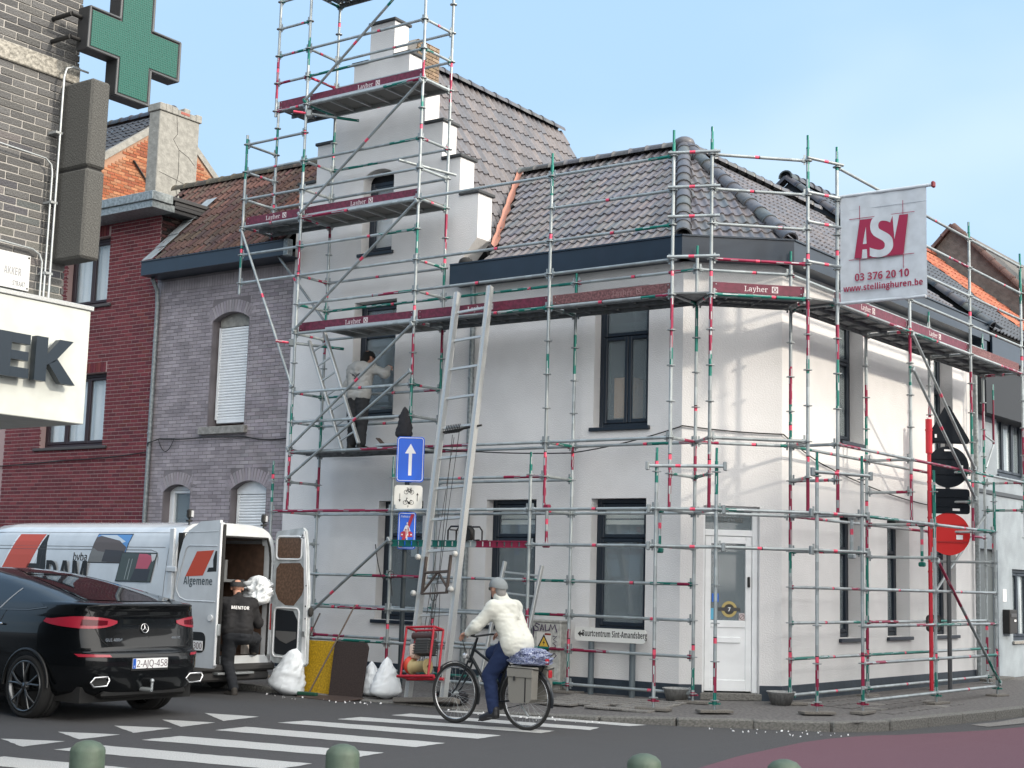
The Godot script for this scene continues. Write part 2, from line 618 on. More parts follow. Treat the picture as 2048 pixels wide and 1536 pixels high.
	var tm := MB.new().box(Vector3.ZERO, Vector3(0.19, 0.03, 0.2), Basis(), 0.006).done()
	for p in tiles:
		var d: float = (p.z + 0.3) / 2.5
		var o := part(pav, "paving_tile", tm, M.slab, Transform3D(Basis(Vector3(0, 0, 1), rng.randf_range(-0.015, 0.015)), Vector3(p.x, lerpf(0.0, -0.1, pow(d, 1.3)) + 0.004 + rng.randf_range(-0.002, 0.004), p.z)))
		o.rotate_y(rng.randf_range(-0.02, 0.02))
	var sm := MB.new().box(Vector3.ZERO, Vector3(0.29, 0.03, 0.29), Basis(), 0.006).done()
	for i in 5:
		for j in 9:
			var p := PB + BD * (0.2 + j * 0.305) + BN * (0.28 + i * 0.305)
			var t: float = (0.28 + i * 0.305) / 2.0
			part(pav, "paving_slab", sm, M.pave if (i * 3 + j * 5) % 7 else M.slab, Transform3D(Basis(UP, -1.5247 + PI / 2), Vector3(p.x, -0.075 * pow(t, 1.3) - 0.008 + rng.randf_range(-0.003, 0.003), p.z)))
	# kerb stones
	var kr := Node3D.new()
	kr.name = "kerb"
	kr.set_meta("kind", "structure")
	add_child(kr)
	var dense := []
	for i in range(1, kerb.size() - 1):
		var p: Vector3 = kerb[i]
		p.y = top[i]
		dense.append(p)
	var k := 0
	var at: Vector3 = dense[0]
	while k < dense.size() - 1:
		var want := 0.98
		var q := at
		while k < dense.size() - 1 and want > 0.0:
			var d: float = q.distance_to(dense[k + 1])
			if d <= want:
				want -= d
				k += 1
				q = dense[k]
			else:
				q = q.move_toward(dense[k + 1], want)
				want = 0.0
		var mid := (at + q) * 0.5
		var dir := (q - at).normalized()
		var nrm := dir.cross(UP).normalized()      # towards the road
		if nrm.dot(mid - Vector3(-3, 0, -3)) < 0:
			nrm = -nrm
		var b := Basis(dir, nrm.cross(dir).normalized(), nrm)
		if b.y.y < 0:
			b = Basis(dir, -b.y, -nrm)
		var len: float = at.distance_to(q) - 0.008
		var km := MB.new().box(Vector3(0, -0.11, 0.0), Vector3(len, 0.25, 0.16), Basis(), 0.018).done()
		part(kr, "kerb_stone", km, M.kerb, Transform3D(b, mid + nrm * 0.02 + UP * rng.randf_range(-0.006, 0.004)))
		at = q
	# the pavement on the near side, under the chemist's shop, and across the side street
	var far := MB.new()
	far.grid([[Vector3(-60, 0.0, 60), Vector3(-0.1, 0.0, 60)], [Vector3(-60, 0.0, 11.6), Vector3(-0.1, 0.0, 11.6)]], false)
	far.quad(Vector3(-60, -0.12, 11.6), Vector3(-0.1, -0.12, 11.6), Vector3(-0.1, 0.0, 11.6), Vector3(-60, 0.0, 11.6))
	structure("near_pavement", far.done(), M.pave)
	var opp := MB.new()
	opp.grid([[Vector3(9.4, 0.0, 9.0), Vector3(12.5, 0.0, 9.0)], [Vector3(10.4, 0.0, -60), Vector3(14.0, 0.0, -60)]], false)
	structure("opposite_pavement", opp.done(), M.pave)
# ---------------------------------------------------------------- walls, windows, tiles, bricks
func xf_front(x: float, y: float, out := 0.0) -> Transform3D:      # on the front wall, x to the right, z outwards
	return Transform3D(Basis(), Vector3(x, y, -0.3 + out))

func xf_side(s: float, y: float, out := 0.0) -> Transform3D:      # on the side wall, s metres along it from the scaffold corner
	return Transform3D(Basis(BD, UP, BN), C1 - BN * 0.3 + BD * s + BN * out + UP * y)

func xf_cham(t: float, y: float, out := 0.0) -> Transform3D:
	return Transform3D(Basis(CD, UP, CN), PA + CD * t + CN * out + UP * y)

func wall_mesh(mb: MB, xf: Transform3D, solids: Array, holes: Array, thick: float, reveal: float):
	# solids and holes are [x0, y0, x1, y1]; the outer edges go back by thick, the holes' edges by reveal
	var xs := []
	var ys := []
	for r in solids + holes:
		for k in [0, 2]:
			xs.append(r[k])
			ys.append(r[k + 1])
	xs.sort()
	ys.sort()
	var ux := [xs[0]]
	for a in xs:
		if a - ux[-1] > 0.0005:
			ux.append(a)
	var uy := [ys[0]]
	for a in ys:
		if a - uy[-1] > 0.0005:
			uy.append(a)
	var kind := func(i: int, j: int) -> int:      # 0 outside, 1 wall, 2 hole
		if i < 0 or j < 0 or i >= ux.size() - 1 or j >= uy.size() - 1:
			return 0
		var cx: float = (ux[i] + ux[i + 1]) / 2
		var cy: float = (uy[j] + uy[j + 1]) / 2
		for r in holes:
			if cx > r[0] and cx < r[2] and cy > r[1] and cy < r[3]:
				return 2
		for r in solids:
			if cx > r[0] and cx < r[2] and cy > r[1] and cy < r[3]:
				return 1
		return 0
	for j in uy.size() - 1:
		for i in ux.size() - 1:
			if kind.call(i, j) != 1:
				continue
			var x0: float = ux[i]
			var x1: float = ux[i + 1]
			var y0: float = uy[j]
			var y1: float = uy[j + 1]
			mb.quad(xf * Vector3(x0, y0, 0), xf * Vector3(x1, y0, 0), xf * Vector3(x1, y1, 0), xf * Vector3(x0, y1, 0))
			for e in 4:
				var kk: int = kind.call(i + [1, -1, 0, 0][e], j + [0, 0, 1, -1][e])
				if kk == 1:
					continue
				var d: float = thick if kk == 0 else reveal
				var a: Vector3 = [Vector3(x1, y0, 0), Vector3(x0, y1, 0), Vector3(x1, y1, 0), Vector3(x0, y0, 0)][e]
				var b: Vector3 = [Vector3(x1, y1, 0), Vector3(x0, y0, 0), Vector3(x0, y1, 0), Vector3(x1, y0, 0)][e]
				var z := Vector3(0, 0, -d)
				mb.quad(xf * a, xf * (a + z), xf * (b + z), xf * b)

func window(parent: Node3D, xf: Transform3D, w: float, h: float, o := {}) -> MeshInstance3D:
	# xf: lower left corner of the opening on the wall's face; the frame sits back by o.reveal
	var rv: float = o.get("reveal", 0.2)
	var fw: float = o.get("frame", 0.07)
	var mat: Material = o.get("mat", M.navy_frame)
	var z0 := -rv
	var mb := MB.new()
	var bars := []      # panes as [x0, y0, x1, y1]
	for b in o.get("panes", [[0.0, 0.0, 1.0, 1.0]]):
		bars.append([b[0] * w, b[1] * h, b[2] * w, b[3] * h])
	mb.bb(0, fw, 0, h, z0, z0 - 0.08, 0.008)
	mb.bb(w - fw, w, 0, h, z0, z0 - 0.08, 0.008)
	mb.bb(fw, w - fw, 0, fw, z0 - 0.001, z0 - 0.08, 0.008)
	mb.bb(fw, w - fw, h - fw, h, z0 - 0.001, z0 - 0.08, 0.008)
	var root := part(parent, o.get("called", "window"), mb.done(), mat, xf)
	if o.has("label"):
		root.set_meta("label", o.label)
	for b in bars:
		var s := MB.new()
		var sw: float = o.get("sash", 0.055)
		var x0: float = maxf(b[0], fw) + 0.004
		var x1: float = minf(b[2], w - fw) - 0.004
		var y0: float = maxf(b[1], fw) + 0.004
		var y1: float = minf(b[3], h - fw) - 0.004
		s.bb(x0, x0 + sw, y0, y1, z0 + 0.012, z0 - 0.06, 0.008)
		s.bb(x1 - sw, x1, y0, y1, z0 + 0.012, z0 - 0.06, 0.008)
		s.bb(x0 + sw, x1 - sw, y0, y0 + sw, z0 + 0.011, z0 - 0.06, 0.008)
		s.bb(x0 + sw, x1 - sw, y1 - sw, y1, z0 + 0.011, z0 - 0.06, 0.008)
		part(root, "sash", s.done(), mat)
		var g := MB.new()
		g.bb(x0 + sw - 0.005, x1 - sw + 0.005, y0 + sw - 0.005, y1 - sw + 0.005, z0 - 0.03, z0 - 0.036)
		part(root, "pane", g.done(), o.get("glass", M.glass))
	if o.get("room", true):
		var r := MB.new()
		var e := 0.25
		var zb: float = z0 - o.get("deep", 1.4)
		var za := z0 - 0.09
		r.quad(Vector3(-e, -e, zb), Vector3(w + e, -e, zb), Vector3(w + e, h + e, zb), Vector3(-e, h + e, zb))
		r.quad(Vector3(-e, -e, za), Vector3(-e, -e, zb), Vector3(-e, h + e, zb), Vector3(-e, h + e, za))
		r.quad(Vector3(w + e, -e, zb), Vector3(w + e, -e, za), Vector3(w + e, h + e, za), Vector3(w + e, h + e, zb))
		r.quad(Vector3(-e, -e, za), Vector3(w + e, -e, za), Vector3(w + e, -e, zb), Vector3(-e, -e, zb))
		r.quad(Vector3(-e, h + e, zb), Vector3(w + e, h + e, zb), Vector3(w + e, h + e, za), Vector3(-e, h + e, za))
		# the inner face of the wall round the opening
		for q in [[-e, -e, 0.0, h + e], [w, -e, w + e, h + e], [0.0, -e, w, 0.0], [0.0, h, w, h + e]]:
			r.quad(Vector3(q[2], q[1], za), Vector3(q[0], q[1], za), Vector3(q[0], q[3], za), Vector3(q[2], q[3], za))
		part(root, "room_behind", r.done(), M.room)
	if o.has("sill"):
		var sl := MB.new()
		var ov: float = o.get("over", 0.06)
		sl.box(Vector3(w / 2, -0.03, (0.05 - rv) / 2), Vector3(w + 2 * ov * 0.0, 0.055, rv + 0.05), Basis(), 0.008)
		sl.box(Vector3(w / 2, -0.032, 0.028), Vector3(w + 2 * ov, 0.058, 0.05), Basis(), 0.008)
		part(root, "sill", sl.done(), o.sill)
	if o.has("blind"):
		for b in o.blind:      # [x0, y0, x1, y1, slats]
			for k in b[4]:
				var m := MB.new()
				m.box(Vector3((b[0] + b[2]) / 2 * w, lerpf(b[1], b[3], (k + 0.5) / b[4]) * h, z0 - 0.11), Vector3((b[2] - b[0]) * w, (b[3] - b[1]) * h / b[4] * 0.8, 0.006), Basis(Vector3.RIGHT, -0.35))
				part(root, "blind_slat", m.done(), M.blind)
	if o.has("curtain"):
		for b in o.curtain:
			var m := MB.new()
			var rows := []
			for yy in [b[1] * h, b[3] * h]:
				var row := []
				for k in 41:
					row.append(Vector3(lerpf(b[0], b[2], k / 40.0) * w, yy, z0 - 0.14 + 0.022 * sin(k * 1.15) + 0.01 * sin(k * 0.43)))
				rows.append(row)
			m.grid(rows)
			part(root, "curtain", m.done(), M.curtain)
	return root

func tile_mesh(w: float, h: float, rise := 0.04) -> ArrayMesh:      # x across, y up from the roof, z up the slope
	var prof := [[0.0, 0.012], [0.06, 0.002], [0.42, 0.0], [0.56, 0.012], [0.68, rise * 0.85], [0.8, rise], [0.92, rise * 0.75], [1.02, 0.014]]
	var mb := MB.new()
	var lo := []
	var hi := []
	var fr := []
	for p in prof:
		lo.append(Vector3(p[0] * w, p[1] * 0.85 + 0.028, 0))
		hi.append(Vector3(p[0] * w, p[1] * 0.85 + 0.002, -h * 1.12))
		fr.append(Vector3(p[0] * w, p[1] * 0.85 + 0.006, 0.002))
	mb.grid([lo, hi])
	mb.grid([fr, lo], false)
	return mb.done()

func roof_tiles(parent: Node3D, xf: Transform3D, poly: PackedVector2Array, w: float, h: float, cols: Array, mat: Material, budget: Array, rise := 0.04, called := "roof_tile"):
	# xf: x along the eave, y out of the roof, -z up the slope; poly in (x, up) on that plane
	var mesh := tile_mesh(w, h, rise)
	var lo := poly[0]
	var hi := poly[0]
	for p in poly:
		lo = lo.min(p)
		hi = hi.max(p)
	var list := []
	var j := 0
	var v := lo.y
	while v < hi.y:
		var u := lo.x
		while u < hi.x:
			var c := Vector2(u + w * 0.5, v + h * 0.5)
			if Geometry2D.is_point_in_polygon(c, poly):
				var p := xf * Vector3(u, 0, -v)
				list.append([p.distance_to(CAM), Transform3D(xf.basis * Basis(Vector3(0, 1, 0), rng.randf_range(-0.012, 0.012)), p + xf.basis.y * rng.randf_range(-0.003, 0.004)), cols[rng.randi() % cols.size()] * rng.randf_range(0.86, 1.12)])
			u += w
		v += h
		j += 1
	list.sort_custom(func(a, b): return a[0] < b[0])
	var mats := {}
	var rest := []
	var rc := []
	for e in list:
		if budget[0] > 0:
			budget[0] -= 1
			var o := part(parent, called, mesh, tinted(mat, e[2]), e[1])
			o.name = o.name
		else:
			rest.append(e[1])
			rc.append(e[2])
	if rest.size():
		stuff(parent, called + "s_beyond", mesh, mat, rest, rc)

var tints := {}
func tinted(mat: StandardMaterial3D, c: Color) -> StandardMaterial3D:      # one of a few tones of a material that takes vertex colours
	var q := Color(snappedf(c.r, 0.012), snappedf(c.g, 0.012), snappedf(c.b, 0.012))
	var key := str(mat.get_instance_id()) + q.to_html()
	if not tints.has(key):
		var m: StandardMaterial3D = mat.duplicate()
		m.vertex_color_use_as_albedo = false
		m.albedo_color = q.linear_to_srgb()
		tints[key] = m
	return tints[key]

func bricks(parent: Node3D, xf: Transform3D, area: Array, holes: Array, L: float, H: float, joint: float, cols: Array, mat: Material, budget: Array, proud := 0.012, keep = null, wob := 0.0015):
	# area [x0, y0, x1, y1] on the wall plane of xf; running bond, bricks cut at openings
	var box := MB.new().box(Vector3.ZERO, Vector3.ONE, Basis()).done()
	var list := []
	var j := 0
	var y: float = area[1]
	while y < area[3] - 0.01:
		var x: float = area[0] - (L * 0.5 if j % 2 else 0.0)
		while x < area[2] - 0.01:
			var x0 := maxf(x + joint, area[0])
			var x1 := minf(x + L, area[2])
			var cy := y + H * 0.5
			var ok := true
			for r in holes:
				if cy > r[1] - 0.01 and cy < r[3] + 0.01 and x1 > r[0] and x0 < r[2]:
					if x0 < r[0] - 0.02:
						x1 = r[0]
					elif x1 > r[2] + 0.02:
						x0 = r[2]
					else:
						ok = false
			if ok and x1 - x0 > 0.02 and (keep == null or keep.call((x0 + x1) / 2, cy)):
				var hh := minf(H - joint, area[3] - y)
				var c := Vector3((x0 + x1) / 2, y + hh / 2, proud - 0.02 + rng.randf_range(-wob, wob))
				var t := xf * Transform3D(Basis(Vector3(0, 0, 1), rng.randf_range(-0.004, 0.004)) * Basis.from_scale(Vector3(x1 - x0, hh, 0.04)), c)
				list.append([t.origin.distance_to(CAM), t, cols[rng.randi() % cols.size()] * rng.randf_range(0.8, 1.15)])
			x += L
		y += H
		j += 1
	list.sort_custom(func(a, b): return a[0] < b[0])
	var rest := []
	var rc := []
	for e in list:
		if budget[0] > 0:
			budget[0] -= 1
			part(parent, "brick", box, tinted(mat, e[2]), e[1])
		else:
			rest.append(e[1])
			rc.append(e[2])
	if rest.size():
		stuff(parent, "bricks_beyond", box, mat, rest, rc)

func ridge_caps(parent: Node3D, a: Vector3, b: Vector3, r: float, len: float, c: Color, mat: StandardMaterial3D, called := "ridge_tile"):
	var n := int(ceil(a.distance_to(b) / len))
	var d := (b - a) / n
	var f := d.normalized()
	var side := f.cross(UP).normalized()
	var up := side.cross(f)
	var mb := MB.new()
	var rows := []
	var l := d.length() * 1.06
	for k in [[0.0, 1.14], [0.05, 1.17], [0.0501, 1.08], [0.3, 1.03], [1.0, 0.97]]:
		var row := []
		for i in 9:
			var t := lerpf(-0.15, PI + 0.15, i / 8.0)
			row.append(Vector3(cos(t) * r * k[1], sin(t) * r * k[1] * 0.92, -l * k[0]))
		rows.append(row)
	mb.grid(rows)
	var front := []
	for i in 9:
		front.append(rows[0][i] * Vector3(0.8, 0.8, 1))
	mb.grid([front, rows[0]], false)
	var mesh := mb.done()
	for k in n:
		part(parent, called, mesh, tinted(mat, c * rng.randf_range(0.88, 1.1)), Transform3D(Basis(side, up, -f), a + d * k + up * rng.randf_range(-0.004, 0.004)))

# ---------------------------------------------------------------- the white corner house
const GX := -6.445      # middle of the stepped gable
const EAVE := 6.62
const PITCH := 0.672    # 38.5 degrees
const RIDGE := 9.06

func corner_house():
	var h := thing("corner_house", "white rendered corner house with stepped gable, grey tiled roofs and dark blue gutters", "house")
	# front wall with the stepped gable
	var solids := [[-8.31, 0.0, -0.386, 6.5], [-8.31, 6.5, -4.60, 7.15]]
	var halves := [0.277, 0.635, 1.03, 1.43, 1.83, 2.223]
	var tops := [11.27, 10.60, 9.92, 9.25, 8.57, 7.90]
	for k in 6:
		var lo: float = 7.15 if k == 5 else tops[k + 1]
		solids.append([maxf(GX - halves[k], -8.31 if k == 5 else -99.0), lo - (0.0 if k == 5 else 0.0), GX + halves[k], tops[k]])
	var wins := [[-6.10, 0.91, -5.15, 2.86], [-3.86, 0.91, -2.91, 2.86], [-1.91, 0.91, -0.96, 2.86], [-6.83, 4.30, -5.88, 6.29], [-1.91, 3.93, -0.96, 6.05], [-6.74, 7.14, -6.05, 8.62]]
	var mb := MB.new()
	wall_mesh(mb, xf_front(0, 0), solids, wins, 0.38, 0.2)
	# arched head of the attic opening
	var sp := PackedVector2Array()
	for i in 13:
		var t := PI * i / 12.0
		sp.append(Vector2(-6.395 + 0.345 * cos(t), 8.44 + 0.18 * sin(t)))
	var sp2 := PackedVector2Array([Vector2(-6.05, 8.62), Vector2(-6.05, 8.44)])
	for i in range(1, 7):
		sp2.append(sp[i])
	sp2.append(Vector2(-6.395, 8.62))
	var sp3 := PackedVector2Array([Vector2(-6.395, 8.62)])
	for i in range(6, 12):
		sp3.append(sp[i])
	sp3.append(Vector2(-6.74, 8.44))
	sp3.append(Vector2(-6.74, 8.62))
	mb.prism(sp2, 0.2, xf_front(0, 0))
	mb.prism(sp3, 0.2, xf_front(0, 0))
	# sloping corbel under the lowest step on the right
	mb.prism(PackedVector2Array([Vector2(-4.60, 6.75), Vector2(-4.222, 7.15), Vector2(-4.60, 7.15)]), 0.38, xf_front(0, 0))
	part(h, "front_wall", mb.done(), M.stucco)
	var ch := MB.new()
	wall_mesh(ch, xf_cham(0, 0), [[0.0, 0.0, 1.492, 6.5]], [[0.335, 0.06, 1.165, 2.76]], 0.02, 0.17)
	part(h, "chamfer_wall", ch.done(), M.stucco)
	var sd := MB.new()
	var sw := [[2.235, 0.86, 3.05, 2.80], [4.02, 0.86, 4.93, 2.80], [6.05, 0.86, 7.03, 2.80], [2.24, 3.93, 3.13, 5.95], [6.09, 3.93, 6.98, 5.95]]
	wall_mesh(sd, xf_side(0, 0), [[0.31, 0.0, 8.08, 6.5]], sw, 0.3, 0.24)
	part(h, "side_wall", sd.done(), M.stucco)
	var bk := MB.new()      # back and party walls, and the floor of the roof space, keep daylight out
	var q1 := Vector3(-8.31, 0, -0.68)
	var q2 := Vector3(-8.31, 0, -6.4)
	var q3 := PB + BD * 7.76 - BN * 6.2
	var q4 := PB + BD * 7.76 - BN * 0.02
	for e in [[q1, q2], [q2, q3], [q3, q4]]:
		bk.quad(e[1], e[0], e[0] + UP * 6.5, e[1] + UP * 6.5)
	part(h, "back_wall", bk.done(), M.stucco)
	# back of the gable: plain masonry below the copings
	var gb := MB.new()
	wall_mesh(gb, Transform3D(Basis(UP, PI), Vector3(0, 0, -0.68)), solids.slice(2).map(func(r): return [-r[2], r[1], -r[0], r[3]]), [], 0.0, 0.0)
	part(h, "gable_back", gb.done(), M.stucco)
	# coping on every step
	for k in 6:
		var inner: float = 0.0 if k == 0 else halves[k - 1]
		for s in ([0] if k == 0 else [-1, 1]):
			var x0: float = GX - halves[0] if k == 0 else GX + s * (inner + 0.004)
			var x1: float = GX + halves[0] if k == 0 else GX + s * halves[k]
			x0 -= 0.035 if s == 0 else 0.0
			x1 += 0.035 if s == 0 else s * 0.04
			if minf(x0, x1) < -8.35:
				if s < 0:
					x1 = maxf(x1, -8.34)
			var c := MB.new().bb(minf(x0, x1), maxf(x0, x1), tops[k], tops[k] + 0.055, -0.26, -0.73, 0.01)
			part(h, "step_coping", c.done(), M.cap)
	# plinth, 20 mm proud
	for e in [[xf_front(-8.31, 0), 7.924 + 0.008], [xf_cham(-0.008, 0), 0.338], [xf_cham(1.17, 0), 0.33], [xf_side(0.302, 0), 7.76]]:
		var p := MB.new().bb(0, e[1], -0.1, 0.215, 0.021, -0.05, 0.004)
		part(h, "plinth", p.done(), M.plinth, e[0])
	# windows
	var zebra := [[0.1, 0.80, 0.92, 0.99, 4]]
	var two := [[0.0, 0.70, 1.0, 1.0], [0.0, 0.0, 1.0, 0.70]]
	for k in 3:
		var w: Array = wins[k]
		window(h, xf_front(w[0] + 0.0, w[1]), w[2] - w[0], w[3] - w[1], {"panes": two, "sill": M.navy_frame, "over": 0.06 if k == 0 else 0.02, "blind": zebra if k else [], "reveal": 0.17})
	window(h, xf_front(-6.83, 4.30), 0.95, 1.99, {"panes": [[0.0, 0.72, 1.0, 1.0], [0.0, 0.0, 1.0, 0.72]], "sill": M.navy_frame, "reveal": 0.2})
	window(h, xf_front(-1.91, 3.93), 0.95, 2.12, {"panes": [[0.0, 0.66, 1.0, 1.0], [0.0, 0.0, 0.53, 0.66], [0.53, 0.0, 1.0, 0.66]], "sill": M.navy_frame, "reveal": 0.17, "over": 0.05})
	window(h, xf_front(-6.74, 7.14), 0.69, 1.30, {"panes": [[0.0, 0.0, 1.0, 1.0]], "sill": M.navy_frame, "reveal": 0.2})
	for k in 5:
		var w: Array = sw[k]
		window(h, xf_side(w[0], w[1]), w[2] - w[0], w[3] - w[1], {"panes": two if k < 3 else [[0.0, 0.66, 1.0, 1.0], [0.0, 0.0, 0.5, 0.66], [0.5, 0.0, 1.0, 0.66]], "sill": M.navy_frame, "reveal": 0.24, "over": 0.05 if k < 3 else 0.0})
	# cardboard box standing inside the upper window, papers behind the left ground floor window
	var bx := MB.new().bb(-1.74, -1.42, 4.1, 4.72, -0.62, -0.95).done()
	part(h, "cardboard_panel", bx, std(Color(0.36, 0.23, 0.13), 0.9))
	for k in 3:
		var pm := MB.new().bb(-5.62 + k * 0.17, -5.49 + k * 0.17, 1.95, 2.36, -0.60, -0.605).done()
		part(h, "poster", pm, std([Color(0.45, 0.5, 0.5), Color(0.3, 0.45, 0.55), Color(0.08, 0.3, 0.42)][k], 0.8))
	# the white front door in the chamfer
	var dz := -0.10
	var fr := MB.new()
	fr.bb(0.336, 0.386, 0.1, 2.759, dz, dz - 0.07, 0.006)
	fr.bb(1.085, 1.164, 0.1, 2.759, dz, dz - 0.07, 0.006)
	fr.bb(0.386, 1.085, 2.33, 2.42, dz - 0.001, dz - 0.07, 0.006)
	fr.bb(0.386, 1.085, 2.70, 2.759, dz - 0.001, dz - 0.07, 0.006)
	var door := part(h, "door", fr.done(), M.pvc, xf_cham(0, 0))
	door.set_meta("label", "white front door with glazed upper half and dark fanlight")
	var lf := MB.new()
	lf.bb(0.392, 0.48, 0.12, 2.325, dz - 0.01, dz - 0.06, 0.006)
	lf.bb(0.99, 1.08, 0.12, 2.325, dz - 0.01, dz - 0.06, 0.006)
	lf.bb(0.48, 0.99, 0.12, 0.28, dz - 0.011, dz - 0.06, 0.006)
	lf.bb(0.48, 0.99, 1.02, 1.12, dz - 0.011, dz - 0.06, 0.006)
	lf.bb(0.48, 0.99, 2.22, 2.325, dz - 0.011, dz - 0.06, 0.006)
	lf.bb(0.48, 0.99, 0.28, 1.02, dz - 0.025, dz - 0.05)
	part(door, "door_leaf", lf.done(), M.pvc)
	part(door, "door_pane", MB.new().bb(0.475, 0.995, 1.115, 2.225, dz - 0.03, dz - 0.036).done(), M.glass)
	part(door, "fanlight_pane", MB.new().bb(0.386, 1.085, 2.42, 2.70, dz - 0.03, dz - 0.036).done(), M.glass)
	part(door, "letter_plate", MB.new().bb(0.53, 0.92, 0.80, 0.885, dz - 0.004, dz - 0.03, 0.008).done(), M.pvc)
	part(door, "door_lock", MB.new().bb(1.015, 1.05, 1.60, 1.75, dz + 0.03, dz - 0.01, 0.008).done(), M.black)
	part(door, "threshold", MB.new().bb(0.30, 1.20, 0.0, 0.10, 0.03, -0.2, 0.01).done(), M.kerb)
	var rm := MB.new()
	for q in [[Vector3(0.1, 0, -1.4), Vector3(1.4, 0, -1.4)], [Vector3(0.1, 0, -0.19), Vector3(0.1, 0, -1.4)], [Vector3(1.4, 0, -1.4), Vector3(1.4, 0, -0.19)]]:
		rm.quad(q[0], q[1], q[1] + UP * 3, q[0] + UP * 3)
	rm.quad(Vector3(0.1, 3, -1.4), Vector3(1.4, 3, -1.4), Vector3(1.4, 3, -0.19), Vector3(0.1, 3, -0.19))
	part(door, "room_behind", rm.done(), M.room)
	text_part(door, "welcome_lettering", "WELCOME", 0.07, xf_text(0.735, 2.53, dz - 0.026), std(Color(0.12, 0.12, 0.11), 0.6), 0.002)
	# stickers on the door pane
	var stz := dz - 0.028
	part(door, "blue_sticker", MB.new().bb(0.50, 0.60, 1.38, 1.50, stz, stz - 0.002).done(), std(Color(0.01, 0.12, 0.55), 0.5))
	part(door, "blue_sticker", MB.new().bb(0.48, 0.575, 1.13, 1.29, stz, stz - 0.002).done(), std(Color(0.10, 0.38, 0.56), 0.5))
	var ring := MB.new().lathe([Vector2(0.0, 0.001), Vector2(0.115, 0.001), Vector2(0.115, 0.0)], 28)
	part(door, "round_sticker", ring.done(), std(Color(0.42, 0.33, 0.12), 0.5), Transform3D(Basis(Vector3.RIGHT, PI / 2), Vector3(0.755, 1.28, stz)))
	part(door, "sticker_middle", MB.new().lathe([Vector2(0.0, 0.001), Vector2(0.075, 0.001), Vector2(0.075, 0.0)], 28).done(), std(gray(0.03), 0.5), Transform3D(Basis(Vector3.RIGHT, PI / 2), Vector3(0.755, 1.28, stz + 0.0015)))
	part(door, "sticker_band", MB.new().bb(0.59, 0.92, 1.255, 1.305, stz + 0.003, stz + 0.0015).done(), std(gray(0.05), 0.5))
	text_part(door, "sticker_digit", "7", 0.055, xf_text(0.755, 1.25, stz + 0.0045), M.white, 0.001, "Droid Sans", 700)
	part(door, "no_smoking_sticker", MB.new().bb(0.90, 0.985, 1.125, 1.225, stz, stz - 0.002).done(), std(Color(0.6, 0.5, 0.5), 0.5))
	var ns := MB.new().path(circle_pts(Vector3(0.9425, 1.175, stz + 0.001), 0.034, 20), 0.004, 4, true)
	ns.tube(Vector3(0.92, 1.152, stz + 0.001), Vector3(0.965, 1.198, stz + 0.001), 0.004, 4)
	part(door, "sticker_sign", ns.done(), M.black)
	corner_roofs(h)

func circle_pts(c: Vector3, r: float, n: int, b := Basis()) -> Array:
	var o := []
	for i in n:
		o.append(c + b * Vector3(cos(TAU * i / n) * r, sin(TAU * i / n) * r, 0))
	return o

func xf_text(x: float, y: float, z: float) -> Transform3D:
	return Transform3D(Basis(), Vector3(x, y, z))

